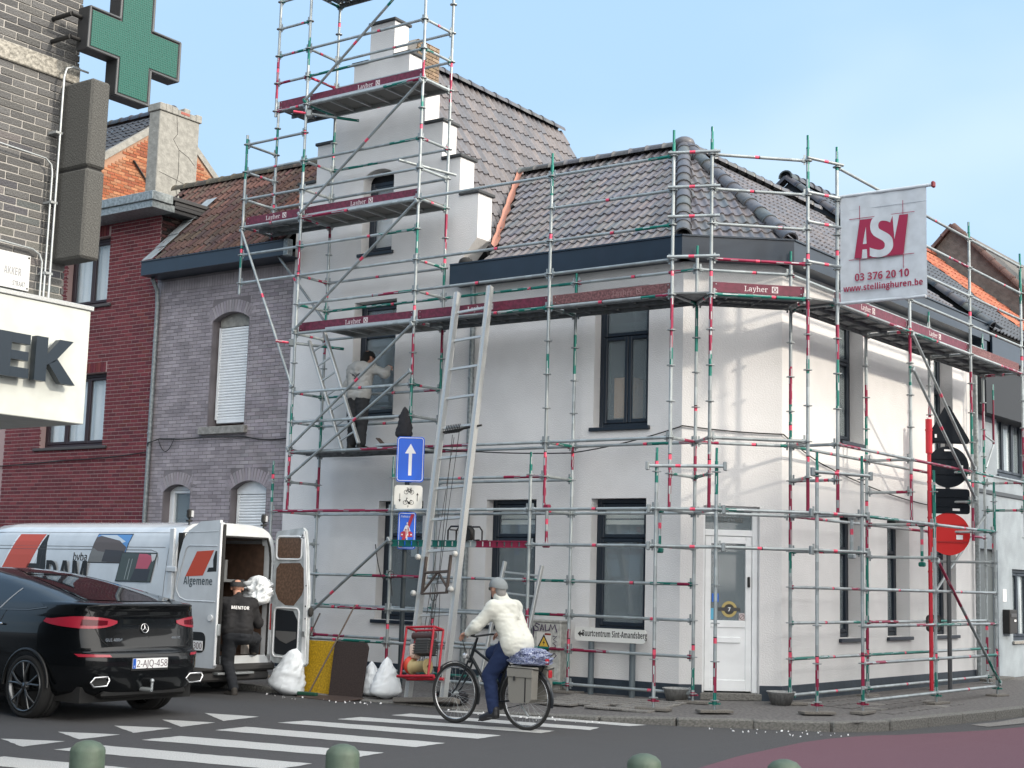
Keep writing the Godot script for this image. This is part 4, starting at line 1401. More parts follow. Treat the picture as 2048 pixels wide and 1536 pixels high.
# ---------------------------------------------------------------- the chemist's on the near left corner
func pharmacy():
	var h := thing("chemist_shop", "chemist's shop in weathered grey brick with concrete band and fin", "shop")
	var W := Transform3D(Basis(Vector3(0, 0, -1), UP, Vector3(1, 0, 0)), Vector3(-0.3, 0, 10.63))      # x to the right along the wall, towards the corner
	var band := [-9.0, 5.70, 0.012, 5.865]
	var core := MB.new()
	core.prism(PackedVector2Array([Vector2(-9, 2.9), Vector2(-0.01, 2.9), Vector2(-0.01, 9.5), Vector2(-9, 9.5)]), 0.4, W)
	part(h, "wall_core", core.done(), M.mortar_light)
	var inside := MB.new()
	inside.prism(PackedVector2Array([Vector2(-9, 2.9), Vector2(-0.2, 2.9), Vector2(-0.2, 9.5), Vector2(-9, 9.5)]), 8.0, W * Transform3D(Basis(), Vector3(0, 0, -0.401)))
	part(h, "building_body", inside.done(), M.dark_concrete)
	bricks(h, W, [-2.2, 3.75, 0.0, 7.2], [[-9.0, 5.70, 0.1, 5.865]], 0.24, 0.0655, 0.013, [Color(0.125, 0.126, 0.128), Color(0.145, 0.145, 0.145), Color(0.105, 0.106, 0.109), Color(0.165, 0.163, 0.158), Color(0.13, 0.13, 0.127)], M.brick, [300], 0.007, null, 0.004)
	part(h, "concrete_band", MB.new().bb(-9, 0.006, 5.705, 5.862, 0.03, -0.05, 0.008).done(), worn(std(Color(0.42, 0.40, 0.35), 0.95), noise_tex(0.03, 5, 0.55, 1.0, 61), 1.2, M.lumps, 0.8), W)
	# exposed aggregate fin in two blocks
	for k in 2:
		var y0: float = [4.13, 4.905][k]
		var y1: float = [4.885, 5.655][k]
		part(h, "fin_block", MB.new().bb(-0.34, 0.115, y0, y1, 10.60, 10.79, 0.018).done(), M.dark_concrete)
	part(h, "fin_joint", MB.new().bb(-0.32, 0.09, 4.88, 4.91, 10.62, 10.77).done(), M.under)
	# conduits
	var pb := MB.new()
	pb.path([Vector3(-0.20, 3.75, 10.84), Vector3(-0.20, 5.70, 10.84), Vector3(-0.20, 5.78, 10.82), Vector3(-0.20, 5.81, 10.76), Vector3(-0.20, 5.81, 10.60)], 0.010, 8)
	pb.path([Vector3(-0.22, 3.75, 10.875), Vector3(-0.22, 4.86, 10.875), Vector3(-0.22, 4.93, 10.89), Vector3(-0.22, 4.97, 10.95), Vector3(-0.22, 5.0, 12.0)], 0.009, 8)
	pb.path([Vector3(-0.235, 3.75, 10.90), Vector3(-0.235, 4.10, 10.90), Vector3(-0.235, 4.16, 10.93), Vector3(-0.235, 4.19, 11.0), Vector3(-0.235, 4.22, 12.0)], 0.009, 8)
	for y in [4.0, 4.6, 5.2]:
		pb.bb(-0.3, -0.19, y, y + 0.02, 10.82, 10.89)
	part(h, "conduit", pb.done(), M.galv)
	# canopy box with its letters: only the last two show
	var cb := MB.new().bb(-2.2, -0.05, 2.785, 3.735, 10.52, 19.5, 0.006).done()
	part(h, "sign_box", cb, worn(std(Color(0.52, 0.545, 0.515), 0.5), noise_tex(0.006, 4, 0.9, 1.0, 62), 0.8))
	part(h, "sign_box_edge", MB.new().bb(-2.2, -0.035, 3.737, 3.775, 10.50, 19.5, 0.004).done(), M.alu)
	var L := Transform3D(Basis(Vector3(0, 0, -1), UP, Vector3(1, 0, 0)), Vector3(0.0, 0, 0))
	var ltr := std(Color(0.010, 0.020, 0.032), 0.4)
	var e := MB.new()      # E
	for q in [[-11.46, -11.34, 3.075, 3.425], [-11.3395, -11.17, 3.345, 3.424], [-11.3395, -11.18, 3.215, 3.285], [-11.3395, -11.17, 3.076, 3.155]]:
		e.bb(q[0], q[1], q[2], q[3], 0.065, 0.0)
	part(h, "letter_e", e.done(), ltr, L)
	var k := MB.new()      # K
	k.bb(-11.115, -11.005, 3.075, 3.43, 0.065, 0.0)
	for q in [[Vector2(-11.004, 3.21), Vector2(-10.93, 3.245), Vector2(-10.76, 3.43), Vector2(-10.89, 3.43), Vector2(-11.004, 3.30)], [Vector2(-10.985, 3.22), Vector2(-10.86, 3.076), Vector2(-10.72, 3.076), Vector2(-10.905, 3.27)]]:
		k.prism(PackedVector2Array(q), 0.064, Transform3D(Basis(), Vector3(0, 0, 0.0645)))
	part(h, "letter_k", k.done(), ltr, L)
	var pins := MB.new()
	for q in [[-11.06, 3.12], [-11.06, 3.38], [-10.84, 3.12], [-10.84, 3.38], [-11.4, 3.12]]:
		pins.tube(Vector3(-0.05, q[1], -q[0]), Vector3(0.0, q[1], -q[0]), 0.008, 6)
	part(h, "letter_pin", pins.done(), M.black)
	# ground floor: set back under the canopy
	part(h, "shop_front", MB.new().bb(-8.0, -2.6, 0.0, 2.9, 11.2, 19.5).done(), M.room)
	# street name plate
	var sp := thing("street_name_plate", "white enamel street name plate on the grey brick wall", "sign", Vector3(-0.275, 3.99, 11.2))
	var spx := Transform3D(Basis(Vector3(0, 0, -1), UP, Vector3(1, 0, 0)), Vector3.ZERO)
	part(sp, "plate", MB.new().bb(-0.36, 0.215, -0.15, 0.145, 0.008, -0.006, 0.003).done(), worn(std(Color(0.66, 0.67, 0.67), 0.35), M.fine, 2.0), spx)
	var ink := std(Color(0.16, 0.17, 0.18), 0.6)
	text_part(sp, "lettering", "GENT", 0.032, spx * xf_text(0.03, 0.075, 0.0085), std(Color(0.45, 0.46, 0.46), 0.6), 0.001)
	text_part(sp, "lettering", "AKKER", 0.062, spx * xf_text(0.05, -0.04, 0.0085), std(Color(0.25, 0.26, 0.27), 0.6), 0.001, "Droid Sans", 700, 0.62)
	text_part(sp, "lettering", "STRAAT", 0.04, spx * xf_text(0.115, -0.125, 0.0085), ink, 0.001, "Droid Sans", 700, 0.62)
	var sc := MB.new()
	for q in [[0.195, 0.125], [0.195, -0.13]]:
		sc.box(Vector3(q[0], q[1], 0.01), Vector3(0.012, 0.012, 0.006))
	part(sp, "screw", sc.done(), M.black, spx)
	# the green cross
	var c := thing("pharmacy_cross", "green pharmacy cross sign in black frame on grey brick corner", "sign", Vector3(0.05, 6.1, 10.32))
	var cx := Transform3D(Basis(Vector3(0, 0, -1), UP, Vector3(1, 0, 0)), Vector3.ZERO)
	var cross := func(a: float, b: float) -> PackedVector2Array:
		return PackedVector2Array([Vector2(-a, -b), Vector2(-a, -a), Vector2(a, -a) * Vector2(1, 1), Vector2(a, -b)]) if false else PackedVector2Array([Vector2(-b, -a), Vector2(-a, -a), Vector2(-a, -b), Vector2(a, -b), Vector2(a, -a), Vector2(b, -a), Vector2(b, a), Vector2(a, a), Vector2(a, b), Vector2(-a, b), Vector2(-a, a), Vector2(-b, a)])
	part(c, "casing", MB.new().prism(cross.call(0.185, 0.50), 0.14, cx * Transform3D(Basis(), Vector3(0, 0, -0.004))).done(), std(Color(0.03, 0.032, 0.035), 0.5))
	var rim := MB.new()
	var pts: PackedVector2Array = cross.call(0.178, 0.493)
	for i in 12:
		var a := pts[i]
		var b := pts[(i + 1) % 12]
		rim.tube(cx * Vector3(a.x, a.y, 0.0), cx * Vector3(b.x, b.y, 0.0), 0.012, 6)
	part(c, "rim", rim.done(), std(Color(0.07, 0.075, 0.08), 0.4))
	part(c, "face", MB.new().prism(cross.call(0.155, 0.468), 0.004, cx * Transform3D(Basis(), Vector3(0, 0, 0.002))).done(), std(Color(0.001, 0.082, 0.062), 0.5))
	var leds := []
	for i in 48:
		for j in 48:
			var x := -0.46 + i * 0.0196
			var y := -0.46 + j * 0.0196
			if absf(x) < 0.15 or absf(y) < 0.15:
				leds.append(cx * Transform3D(Basis(), Vector3(x, y, 0.003)))
	stuff(c, "lamp_dots", MB.new().box(Vector3.ZERO, Vector3(0.007, 0.007, 0.004)).done(), std(Color(0.005, 0.14, 0.105), 0.4), leds)
	var br := MB.new()
	for y in [-0.1, 0.1]:
		br.tube(Vector3(-0.10, y, 0.60), Vector3(-0.10, y, 0.3), 0.02, 8)
		br.tube(Vector3(-0.10, y, 0.60), Vector3(-0.4, y, 0.60), 0.02, 8)
	part(c, "bracket", br.done(), M.black)

# ---------------------------------------------------------------- houses on the right, along the side street
func right_house():
	var h := thing("grey_rendered_house", "pale grey rendered house beyond the white one with dark windows and tiled roof", "house")
	var mb := MB.new()
	var ho := [[9.35, 3.92, 11.05, 5.42], [10.08, 0.70, 11.6, 2.10], [8.22, 0.05, 9.28, 2.45]]
	wall_mesh(mb, xf_side(0, 0, -0.04), [[8.085, 0, 12.0, 6.45]], ho, 0.3, 0.16)
	part(h, "wall", mb.done(), worn(std(Color(0.29, 0.335, 0.37), 0.9), noise_tex(0.008, 5, 0.85, 1.0, 71), 0.4, M.grain, 0.4))
	window(h, xf_side(9.35, 3.92, -0.04), 1.70, 1.50, {"panes": [[0.0, 0.0, 0.34, 1.0], [0.34, 0.0, 0.67, 1.0], [0.67, 0.0, 1.0, 1.0]], "curtain": [[0.03, 0.0, 0.97, 1.0]], "sill": M.navy_frame, "reveal": 0.1})
	window(h, xf_side(10.08, 0.70, -0.04), 1.52, 1.40, {"panes": [[0.0, 0.0, 0.34, 1.0], [0.34, 0.0, 0.67, 1.0], [0.67, 0.0, 1.0, 1.0]], "curtain": [[0.03, 0.0, 0.97, 1.0]], "sill": M.concrete, "reveal": 0.1})
	part(h, "door", MB.new().bb(8.22, 9.28, 0.06, 2.45, -0.10, -0.2).done(), std(Color(0.13, 0.15, 0.155), 0.5), xf_side(0, 0, -0.04))
	part(h, "door_step", MB.new().bb(8.1, 9.4, -0.05, 0.05, 0.25, -0.2, 0.01).done(), M.kerb, xf_side(0, 0, -0.04))
	part(h, "string_course", MB.new().bb(8.09, 12.0, 3.50, 3.58, 0.03, 0.0, 0.006).done(), std(Color(0.05, 0.06, 0.07), 0.6), xf_side(0, 0, -0.04))
	var g := MB.new()
	g.bb(8.25, 12.0, 6.1, 6.46, 0.30, 0.26)
	g.bb(8.25, 12.0, 6.1, 6.13, 0.259, 0.0)
	part(h, "gutter", g.done(), M.navy, xf_side(0, 0, 0))
	# roof: gable end towards the corner house
	var p := deg_to_rad(40.0)
	var E := C1 + BN * 0.05
	var ridge_in := 4.25
	var ey := 6.55
	var ry := ey + (ridge_in + 0.05) * tan(p)
	var bs := Basis(BD, UP * cos(p) + BN * sin(p), BN * cos(p) - UP * sin(p))
	var o := E + UP * ey
	var xs := Transform3D(bs, o)
	var sl := (ry - ey) / sin(p)
	var dark := [Color(0.066, 0.072, 0.082), Color(0.056, 0.062, 0.072), Color(0.076, 0.082, 0.092)]
	roof_tiles(h, xs, PackedVector2Array([Vector2(8.12, 0), Vector2(12.0, 0), Vector2(12.0, sl), Vector2(8.12, sl)]), 0.19, sl / 17.0, dark, M.tile, [0])
	under_plane(h, xs, PackedVector2Array([Vector2(8.12, 0), Vector2(12.0, 0), Vector2(12.0, sl), Vector2(8.12, sl)]))
	var gw := MB.new()      # dark clad gable
	var G := Transform3D(Basis(BN, UP, -BD), C1 + BD * 8.16)
	gw.prism(PackedVector2Array([Vector2(-0.1, 5.0), Vector2(-0.1, ey + 0.05), Vector2(-ridge_in, ry - 0.08), Vector2(-2 * ridge_in + 0.1, ey + 0.05), Vector2(-2 * ridge_in + 0.1, 5.0)]), 3.8, G)
	part(h, "clad_gable", gw.done(), worn(std(Color(0.020, 0.026, 0.034), 0.7), M.fine, 1.0))
	var rg := C1 - BN * ridge_in + UP * (ry + 0.02)
	ridge_caps(h, rg + BD * 8.02, rg + BD * 12.0, 0.14, 0.38, Color(0.07, 0.075, 0.085), M.tile)
	ridge_caps(h, C1 + BN * 0.05 + BD * 8.10 + UP * (ey + 0.06), rg + BD * 8.10 - UP * 0.03, 0.11, 0.36, Color(0.055, 0.06, 0.07), M.tile, "verge_tile")
	ridge_caps(h, C1 - BN * 2 * ridge_in + BD * 8.10 + UP * (ey + 0.06), rg + BD * 8.10 - UP * 0.03, 0.11, 0.36, Color(0.055, 0.06, 0.07), M.tile, "verge_tile")
	part(h, "dormer", MB.new().box(Vector3.ZERO, Vector3(0.5, 1.2, 0.85), Basis(BD, UP, BN), 0.02).done(), std(Color(0.03, 0.035, 0.04), 0.5), Transform3D(Basis(), C1 + BD * 8.6 - BN * 2.15 + UP * 8.92))
	part(h, "roof_vent_strip", MB.new().bb(8.6, 8.75, 0.05, 0.10, -0.1, -1.2).done(), std(Color(0.02, 0.025, 0.03), 0.6), xs)
	# letter box on the facade
	var lb := thing("letter_box", "black wall letter box on the pale grey house", "letter box", C1 + BD * 9.72 - BN * 0.28 + UP * 1.08, 0.0)
	var bx := Basis(BD, UP, BN)
	part(lb, "body", MB.new().box(Vector3.ZERO, Vector3(0.42, 0.46, 0.16), bx, 0.012).done(), M.black)
	part(lb, "flap", MB.new().box(bx * Vector3(0, 0.12, 0.085), Vector3(0.32, 0.07, 0.012), bx, 0.004).done(), std(gray(0.05), 0.4))
	part(lb, "name_card", MB.new().box(bx * Vector3(0.08, 0.02, 0.083), Vector3(0.1, 0.04, 0.006), bx).done(), M.white)
	var hn := thing("house_number_plate", "small white house number plate above the black letter box", "sign", C1 + BD * 9.62 - BN * 0.335 + UP * 1.58)
	part(hn, "plate", MB.new().box(Vector3.ZERO, Vector3(0.18, 0.24, 0.012), bx, 0.004).done(), M.white)

	# next: orange tiled roof, then a taller house whose bare grey gable shows
	var n := thing("orange_roof_house", "house with bright orange tiled roof beyond the dark roofed one", "house")
	var xo := Transform3D(bs, o + bs.y * 0.02)
	roof_tiles(n, xo, PackedVector2Array([Vector2(12.0, 0), Vector2(14.4, 0), Vector2(14.4, sl * 0.86), Vector2(12.0, sl * 0.86)]), 0.24, sl / 14.0, [Color(0.50, 0.155, 0.085), Color(0.44, 0.13, 0.075), Color(0.56, 0.20, 0.11)], M.old_tile, [0], 0.05)
	under_plane(n, xo, PackedVector2Array([Vector2(12.0, 0), Vector2(14.4, 0), Vector2(14.4, sl * 0.86), Vector2(12.0, sl * 0.86)]))
	ridge_caps(n, xo * Vector3(12.0, 0.0, -sl * 0.86), xo * Vector3(14.4, 0.0, -sl * 0.86), 0.13, 0.38, Color(0.42, 0.13, 0.08), M.old_tile)
	var nw := MB.new()
	wall_mesh(nw, xf_side(0, 0, -0.05), [[12.0, 0, 14.4, 6.5]], [], 0.3, 0.2)
	part(n, "wall", nw.done(), worn(std(Color(0.42, 0.40, 0.38), 0.9), M.blot, 0.5))
	var t := thing("grey_gable_house", "tall house with bare grey side gable edged in brown tiles", "house")
	var gm := MB.new()
	var T := Transform3D(Basis(BN, UP, -BD), C1 + BD * 14.41)
	gm.prism(PackedVector2Array([Vector2(0.0, 0.0), Vector2(0.0, 7.05), Vector2(-3.08, 10.3), Vector2(-6.16, 7.05), Vector2(-6.16, 0.0)]), 5.0, T)
	part(t, "gable_wall", gm.done(), worn(std(Color(0.16, 0.152, 0.14), 0.95), M.blot, 0.8, M.lumps, 0.5))
	var rr := C1 - BN * 3.08 + UP * 10.30
	ridge_caps(t, C1 + BN * 0.15 + BD * 14.36 + UP * 6.88, rr + BD * 14.36, 0.11, 0.36, Color(0.14, 0.08, 0.07), M.old_tile, "verge_tile")
	ridge_caps(t, C1 - BN * 6.3 + BD * 14.36 + UP * 6.88, rr + BD * 14.36, 0.11, 0.36, Color(0.14, 0.08, 0.07), M.old_tile, "verge_tile")
	var b2 := Basis(BD, UP * cos(0.78) + BN * sin(0.78), BN * cos(0.78) - UP * sin(0.78))
	roof_tiles(t, Transform3D(b2, C1 + UP * 7.02), PackedVector2Array([Vector2(14.5, 0), Vector2(19.4, 0), Vector2(19.4, 4.1), Vector2(14.5, 4.1)]), 0.22, 0.32, [Color(0.12, 0.085, 0.08), Color(0.10, 0.075, 0.07)], M.old_tile, [0])
	part(t, "roof_window", MB.new().bb(16.4, 17.2, 0.06, 0.12, -1.2, -2.4).done(), std(Color(0.03, 0.04, 0.06), 0.15), Transform3D(b2, C1 + UP * 7.02))
	part(t, "chimney", MB.new().box(Vector3.ZERO, Vector3(0.7, 2.0, 1.9), Basis(BD, UP, BN), 0.02).done(), worn(std(Color(0.10, 0.095, 0.09), 0.95), M.blot, 0.8, M.lumps, 0.6), Transform3D(Basis(), C1 + BD * 16.2 - BN * 0.6 + UP * 9.4))
	part(t, "chimney_head", MB.new().box(Vector3.ZERO, Vector3(0.84, 0.26, 2.04), Basis(BD, UP, BN), 0.02).done(), worn(std(Color(0.12, 0.11, 0.105), 0.95), M.blot, 0.8), Transform3D(Basis(), C1 + BD * 16.2 - BN * 0.6 + UP * 10.3))

# ---------------------------------------------------------------- across the side street, out of frame: shades the road and shows in panes and paint
func opposite_house():
	var names := [["cream rendered terraced house across the side street, opposite the front door", Color(0.55, 0.50, 0.42), 9.6], ["brown brick terraced house across the side street", Color(0.20, 0.12, 0.09), 9.2], ["white rendered terraced house across the side street, farthest from the crossing", Color(0.60, 0.60, 0.58), 9.5]]
	for k in 3:
		var o := thing("terraced_house", names[k][0], "house", Vector3(12.6 + 0.5 * k, 0, 4.2 - 6.5 * k), 0.0)
		var X := Transform3D(Basis(Vector3(0, 0, 1), UP, Vector3(-1, 0, 0)), Vector3.ZERO)
		var H: float = names[k][2]
		var m := MB.new()
		var ho := []
		for i in 2:
			for j in 2:
				ho.append([-2.4 + i * 2.7, 0.9 + j * 3.2, -0.9 + i * 2.7, 2.7 + j * 3.2])
		wall_mesh(m, X, [[-3.25, 0, 3.25, H - 1.6]], ho, 8.0, 0.15)
		part(o, "wall", m.done(), worn(std(names[k][1], 0.9), M.blot, 0.5))
		for w in ho:
			window(o, X * Transform3D(Basis(), Vector3(w[0], w[1], 0)), w[2] - w[0], w[3] - w[1], {"mat": M.pvc, "reveal": 0.1, "curtain": [[0.02, 0.0, 0.98, 1.0]], "sill": M.concrete})
		var rf := MB.new()
		rf.prism(PackedVector2Array([Vector2(-0.25, H - 1.65), Vector2(8.0, H - 1.65), Vector2(3.9, H + 1.3)]), 6.5, Transform3D(Basis(), Vector3(0, 0, 3.25)))
		part(o, "roof", rf.done(), tinted(M.old_tile, Color(0.12, 0.07, 0.06)))
# ---------------------------------------------------------------- the scaffold: system tubes with rosettes every half metre
const GALV := Color(0.36, 0.40, 0.41)
const RED := Color(0.27, 0.020, 0.060)
const GREEN := Color(0.012, 0.165, 0.13)
const PINK := Color(0.74, 0.085, 0.15)

func lev(l: float) -> float:
	return 0.12 + 0.5 * l

func pipe(mb: MB, a: Vector3, b: Vector3, r: float, bands: Array, base := GALV, n := 10):
	# bands: [from, to, colour, wear] in metres from a
	var L := a.distance_to(b)
	var cuts := [0.0, L]
	var s := 0.0
	while s < L:
		cuts.append(s)
		s += 0.11
	for k in bands:
		cuts.append(clampf(k[0], 0, L))
		cuts.append(clampf(k[1], 0, L))
	cuts.sort()
	var f := MB.frame(b - a)
	var seen := []
	for c in cuts:
		if seen.is_empty() or c - seen[-1] > 0.004:
			seen.append(c)
	var ring_col := []
	mb.smooth(1)
	var tone := rng.randf_range(0.78, 1.12)
	for i in seen.size() - 1:
		var m: float = (seen[i] + seen[i + 1]) / 2
		var p0: Vector3 = a + f.z * seen[i]
		var p1: Vector3 = a + f.z * seen[i + 1]
		var dull := tone * rng.randf_range(0.82, 1.1)
		for j in n:
			var c := base * dull * rng.randf_range(0.9, 1.06)
			for k in bands:
				if m > k[0] and m < k[1]:
					c = k[2] * rng.randf_range(0.8, 1.1)
					if rng.randf() < k[3]:
						c = GALV * rng.randf_range(0.7, 1.2)
			c.a = 1.0
			mb.col(c)
			var t0 := TAU * j / n
			var t1 := TAU * (j + 1) / n
			var e0 := f.x * cos(t0) + f.y * sin(t0)
			var e1 := f.x * cos(t1) + f.y * sin(t1)
			mb.quad(p0 + e0 * r, p0 + e1 * r, p1 + e1 * r, p1 + e0 * r)
	mb.flat()
	mb.col(base * 0.6)
	for e in [[a, -1.0], [b, 1.0]]:
		for j in n:
			var t0 := TAU * j / n
			var t1 := TAU * (j + 1) / n
			var p: Vector3 = e[0]
			var q0 := p + (f.x * cos(t0) + f.y * sin(t0)) * r
			var q1 := p + (f.x * cos(t1) + f.y * sin(t1)) * r
			if e[1] > 0:
				mb.tri(p, q0, q1)
			else:
				mb.tri(p, q1, q0)

func standard(S: Node3D, at: Vector3, l0: float, l1: float, bands := [], foot := NAN, spigot := true, off := 0.0):
	var mb := MB.new()
	var y0 := lev(l0)
	var y1 := lev(l1)
	var bs := []
	for k in bands:
		bs.append([(k[0] - l0) * 0.5, (k[1] - l0) * 0.5, k[2], k[3] if k.size() > 3 else 0.24])
	if bands.is_empty():
		var y := rng.randf_range(0.2, 0.7)
		while y < y1 - y0:
			var d := rng.randf_range(0.3, 0.9)
			var kk := rng.randf()
			bs.append([y, y + d, RED if kk < 0.45 else (GREEN if kk < 0.85 else GALV), 0.2])
			y += rng.randf_range(0.9, 1.8)
	var ty := rng.randf_range(0.5, 0.9)
	while ty < y1 - y0 - 0.2:
		bs.append([ty, ty + 0.07, PINK, 0.02])
		bs.append([ty + 0.07, ty + 0.085, Color(0.02, 0.02, 0.02), 0.0])
		ty += rng.randf_range(2.2, 3.4)
	var top := y1 - (0.18 if spigot else 0.0)
	pipe(mb, Vector3(at.x, y0, at.z), Vector3(at.x, top, at.z), 0.0245, bs)
	if spigot:
		pipe(mb, Vector3(at.x, top, at.z), Vector3(at.x, y1, at.z), 0.019, [[0, 0.3, GREEN, 0.15]])
	var o := part(S, "standard", mb.done(), M.tubes)
	# rosettes
	var rs := MB.new().col(GALV * 0.75)
	var l: float = ceil(l0 - off) + off
	while l < l1 - 0.25:
		rs.lathe([Vector2(0.024, -0.006), Vector2(0.062, -0.006), Vector2(0.062, 0.006), Vector2(0.024, 0.006)], 10, Transform3D(Basis(), Vector3(at.x, lev(l), at.z)))
		l += 1.0
	var r := part(o, "rosettes", rs.done(), M.tubes)
	r.set_meta("kind", "stuff")
	if not is_nan(foot):
		var bp := MB.new()
		bp.col(GALV * 0.7)
		bp.tube(Vector3(at.x, foot + 0.03, at.z), Vector3(at.x, y0 + 0.02, at.z), 0.018, 8)
		bp.box(Vector3(at.x, foot + 0.034, at.z), Vector3(0.15, 0.008, 0.15))
		bp.col(RED if rng.randf() < 0.5 else GREEN)
		bp.tube(Vector3(at.x, y0 - 0.03, at.z), Vector3(at.x, y0 + 0.02, at.z), 0.035, 8)
		bp.box(Vector3(at.x, y0 - 0.015, at.z), Vector3(0.16, 0.02, 0.035))
		part(o, "base_jack", bp.done(), M.tubes)

func ledger(S: Node3D, a: Vector3, b: Vector3, l: float, tint := -1, called := "ledger", lb := NAN):
	# tint: -1 by chance, 0 plain, 1 red end, 2 green end, 3 red, 4 green
	var pa := Vector3(a.x, lev(l), a.z)
	var pb := Vector3(b.x, lev(l if is_nan(lb) else lb), b.z)
	var d := (pb - pa).normalized()
	var L := pa.distance_to(pb)
	var bs := []
	if tint < 0:
		var k := rng.randf()
		tint = 0 if k < 0.45 else (1 if k < 0.65 else (2 if k < 0.88 else (3 if k < 0.94 else 4)))
	var c := RED if tint % 2 == 1 else GREEN
	if tint in [1, 2]:
		if rng.randf() < 0.5:
			bs.append([0.0, L * rng.randf_range(0.2, 0.45), c, 0.22])
		else:
			bs.append([L * rng.randf_range(0.55, 0.8), L, c, 0.22])
		if rng.randf() < 0.3:
			bs.append([L * 0.85, L, GREEN if c == RED else RED, 0.2])
	elif tint in [3, 4]:
		bs.append([0.0, L, c, 0.18])
	var m := L * rng.randf_range(0.35, 0.65)
	if rng.randf() < 0.6:
		bs.append([m, m + 0.06, PINK, 0.08])
		bs.append([m + 0.06, m + 0.075, Color(0.03, 0.03, 0.03), 0.0])
	var mb := MB.new()
	pipe(mb, pa + d * 0.055, pb - d * 0.055, 0.0235, bs)
	var f := MB.frame(d)
	for e in [[pa, d], [pb, -d]]:      # wedge heads and wedges
		var p: Vector3 = e[0]
		var k: Vector3 = e[1]
		var hc: Color = GALV * rng.randf_range(0.55, 0.95)
		if tint > 0 and rng.randf() < 0.5:
			hc = c * 0.9
		mb.col(hc)
		var bb := Basis(f.x, f.y, f.z)
		mb.box(p + k * 0.062, Vector3(0.038, 0.062, 0.06), bb, 0.008)
		mb.col(GALV * 0.8)
		mb.box(p + k * 0.05 + UP * 0.012, Vector3(0.007, 0.15, 0.028), bb)
	part(S, called, mb.done(), M.tubes)

func brace(S: Node3D, a: Vector3, b: Vector3, tint := 0):
	var d := (b - a).normalized()
	var L := a.distance_to(b)
	var bs := [[L * 0.42, L * 0.42 + 0.08, PINK, 0.05]]
	if tint == 1:
		bs.append([0.0, L * 0.3, RED, 0.15])
	elif tint == 2:
		bs.append([L * 0.7, L, GREEN, 0.15])
	elif tint == 3:
		bs.append([0.0, L * 0.35, RED, 0.1])
		bs.append([L * 0.8, L, GREEN, 0.1])
	var mb := MB.new()
	pipe(mb, a, b, 0.0235, bs, GALV * 0.8)
	mb.col(GREEN * 0.9 if tint == 2 else GALV * 0.7)
	for p in [a, b]:
		mb.box(p, Vector3(0.05, 0.09, 0.05), MB.frame(d), 0.01)
	part(S, "diagonal_brace", mb.done(), M.tubes)

func deck(S: Node3D, a: Vector3, b: Vector3, nrm: Vector3, l: float, kind := 0, w := 0.66, off := 0.035):
	# a, b on the inner row; kind 0: two steel planks with holes, 1: one alloy frame deck with cross ribs
	var L := a.distance_to(b) - 0.06
	var d := (b - a).normalized()
	var xf := Transform3D(Basis(d, UP, nrm), Vector3(a.x, lev(l) + 0.025, a.z) + d * 0.03)
	if d.cross(UP).dot(nrm) < 0:
		xf = Transform3D(Basis(-d, UP, nrm), Vector3(b.x, lev(l) + 0.025, b.z) - d * 0.03)
	if kind == 1:
		var m := MB.new()
		m.bb(0, L, 0.018, 0.03, off, off + w)
		part(S, "platform", m.done(), std(Color(0.16, 0.155, 0.145), 0.85), xf)
		var r := MB.new()
		r.bb(0, L, -0.05, 0.035, off - 0.012, off - 0.0005)
		r.bb(0, L, -0.05, 0.035, off + w + 0.0005, off + w + 0.012)
		var n := int(L / 0.36)
		for i in n + 1:
			var x := 0.02 + (L - 0.04) * i / n
			r.bb(x - 0.014, x + 0.014, -0.026, 0.017, off, off + w)
		part(S, "platform_frame", r.done(), M.alu, xf)
		return
	for k in 2:
		var z0 := off + k * (w / 2 + 0.005)
		var z1 := z0 + w / 2 - 0.012
		var m := MB.new()
		# sheet with two rows of oval holes: strips between them
		var strips := [[z0, z0 + 0.05], [z0 + 0.078, z1 - 0.078], [z1 - 0.05, z1]]
		for s in strips:
			m.bb(0, L, 0.0, 0.006, s[0], s[1])
		var x := 0.0
		while x < L:
			for q in [[z0 + 0.05, z0 + 0.078], [z1 - 0.078, z1 - 0.05]]:
				m.bb(x, minf(x + 0.052, L), 0.0005, 0.0055, q[0] + 0.0005, q[1] - 0.0005)
			x += 0.085
		m.bb(0, L, -0.06, -0.0005, z0, z0 + 0.004)
		m.bb(0, L, -0.06, -0.0005, z1 - 0.004, z1)
		for i in int(L / 0.5):
			m.bb(0.25 + i * 0.5, 0.275 + i * 0.5, -0.03, -0.0005, z0 + 0.005, z1 - 0.005)
		part(S, "steel_plank", m.done(), M.deck, xf)

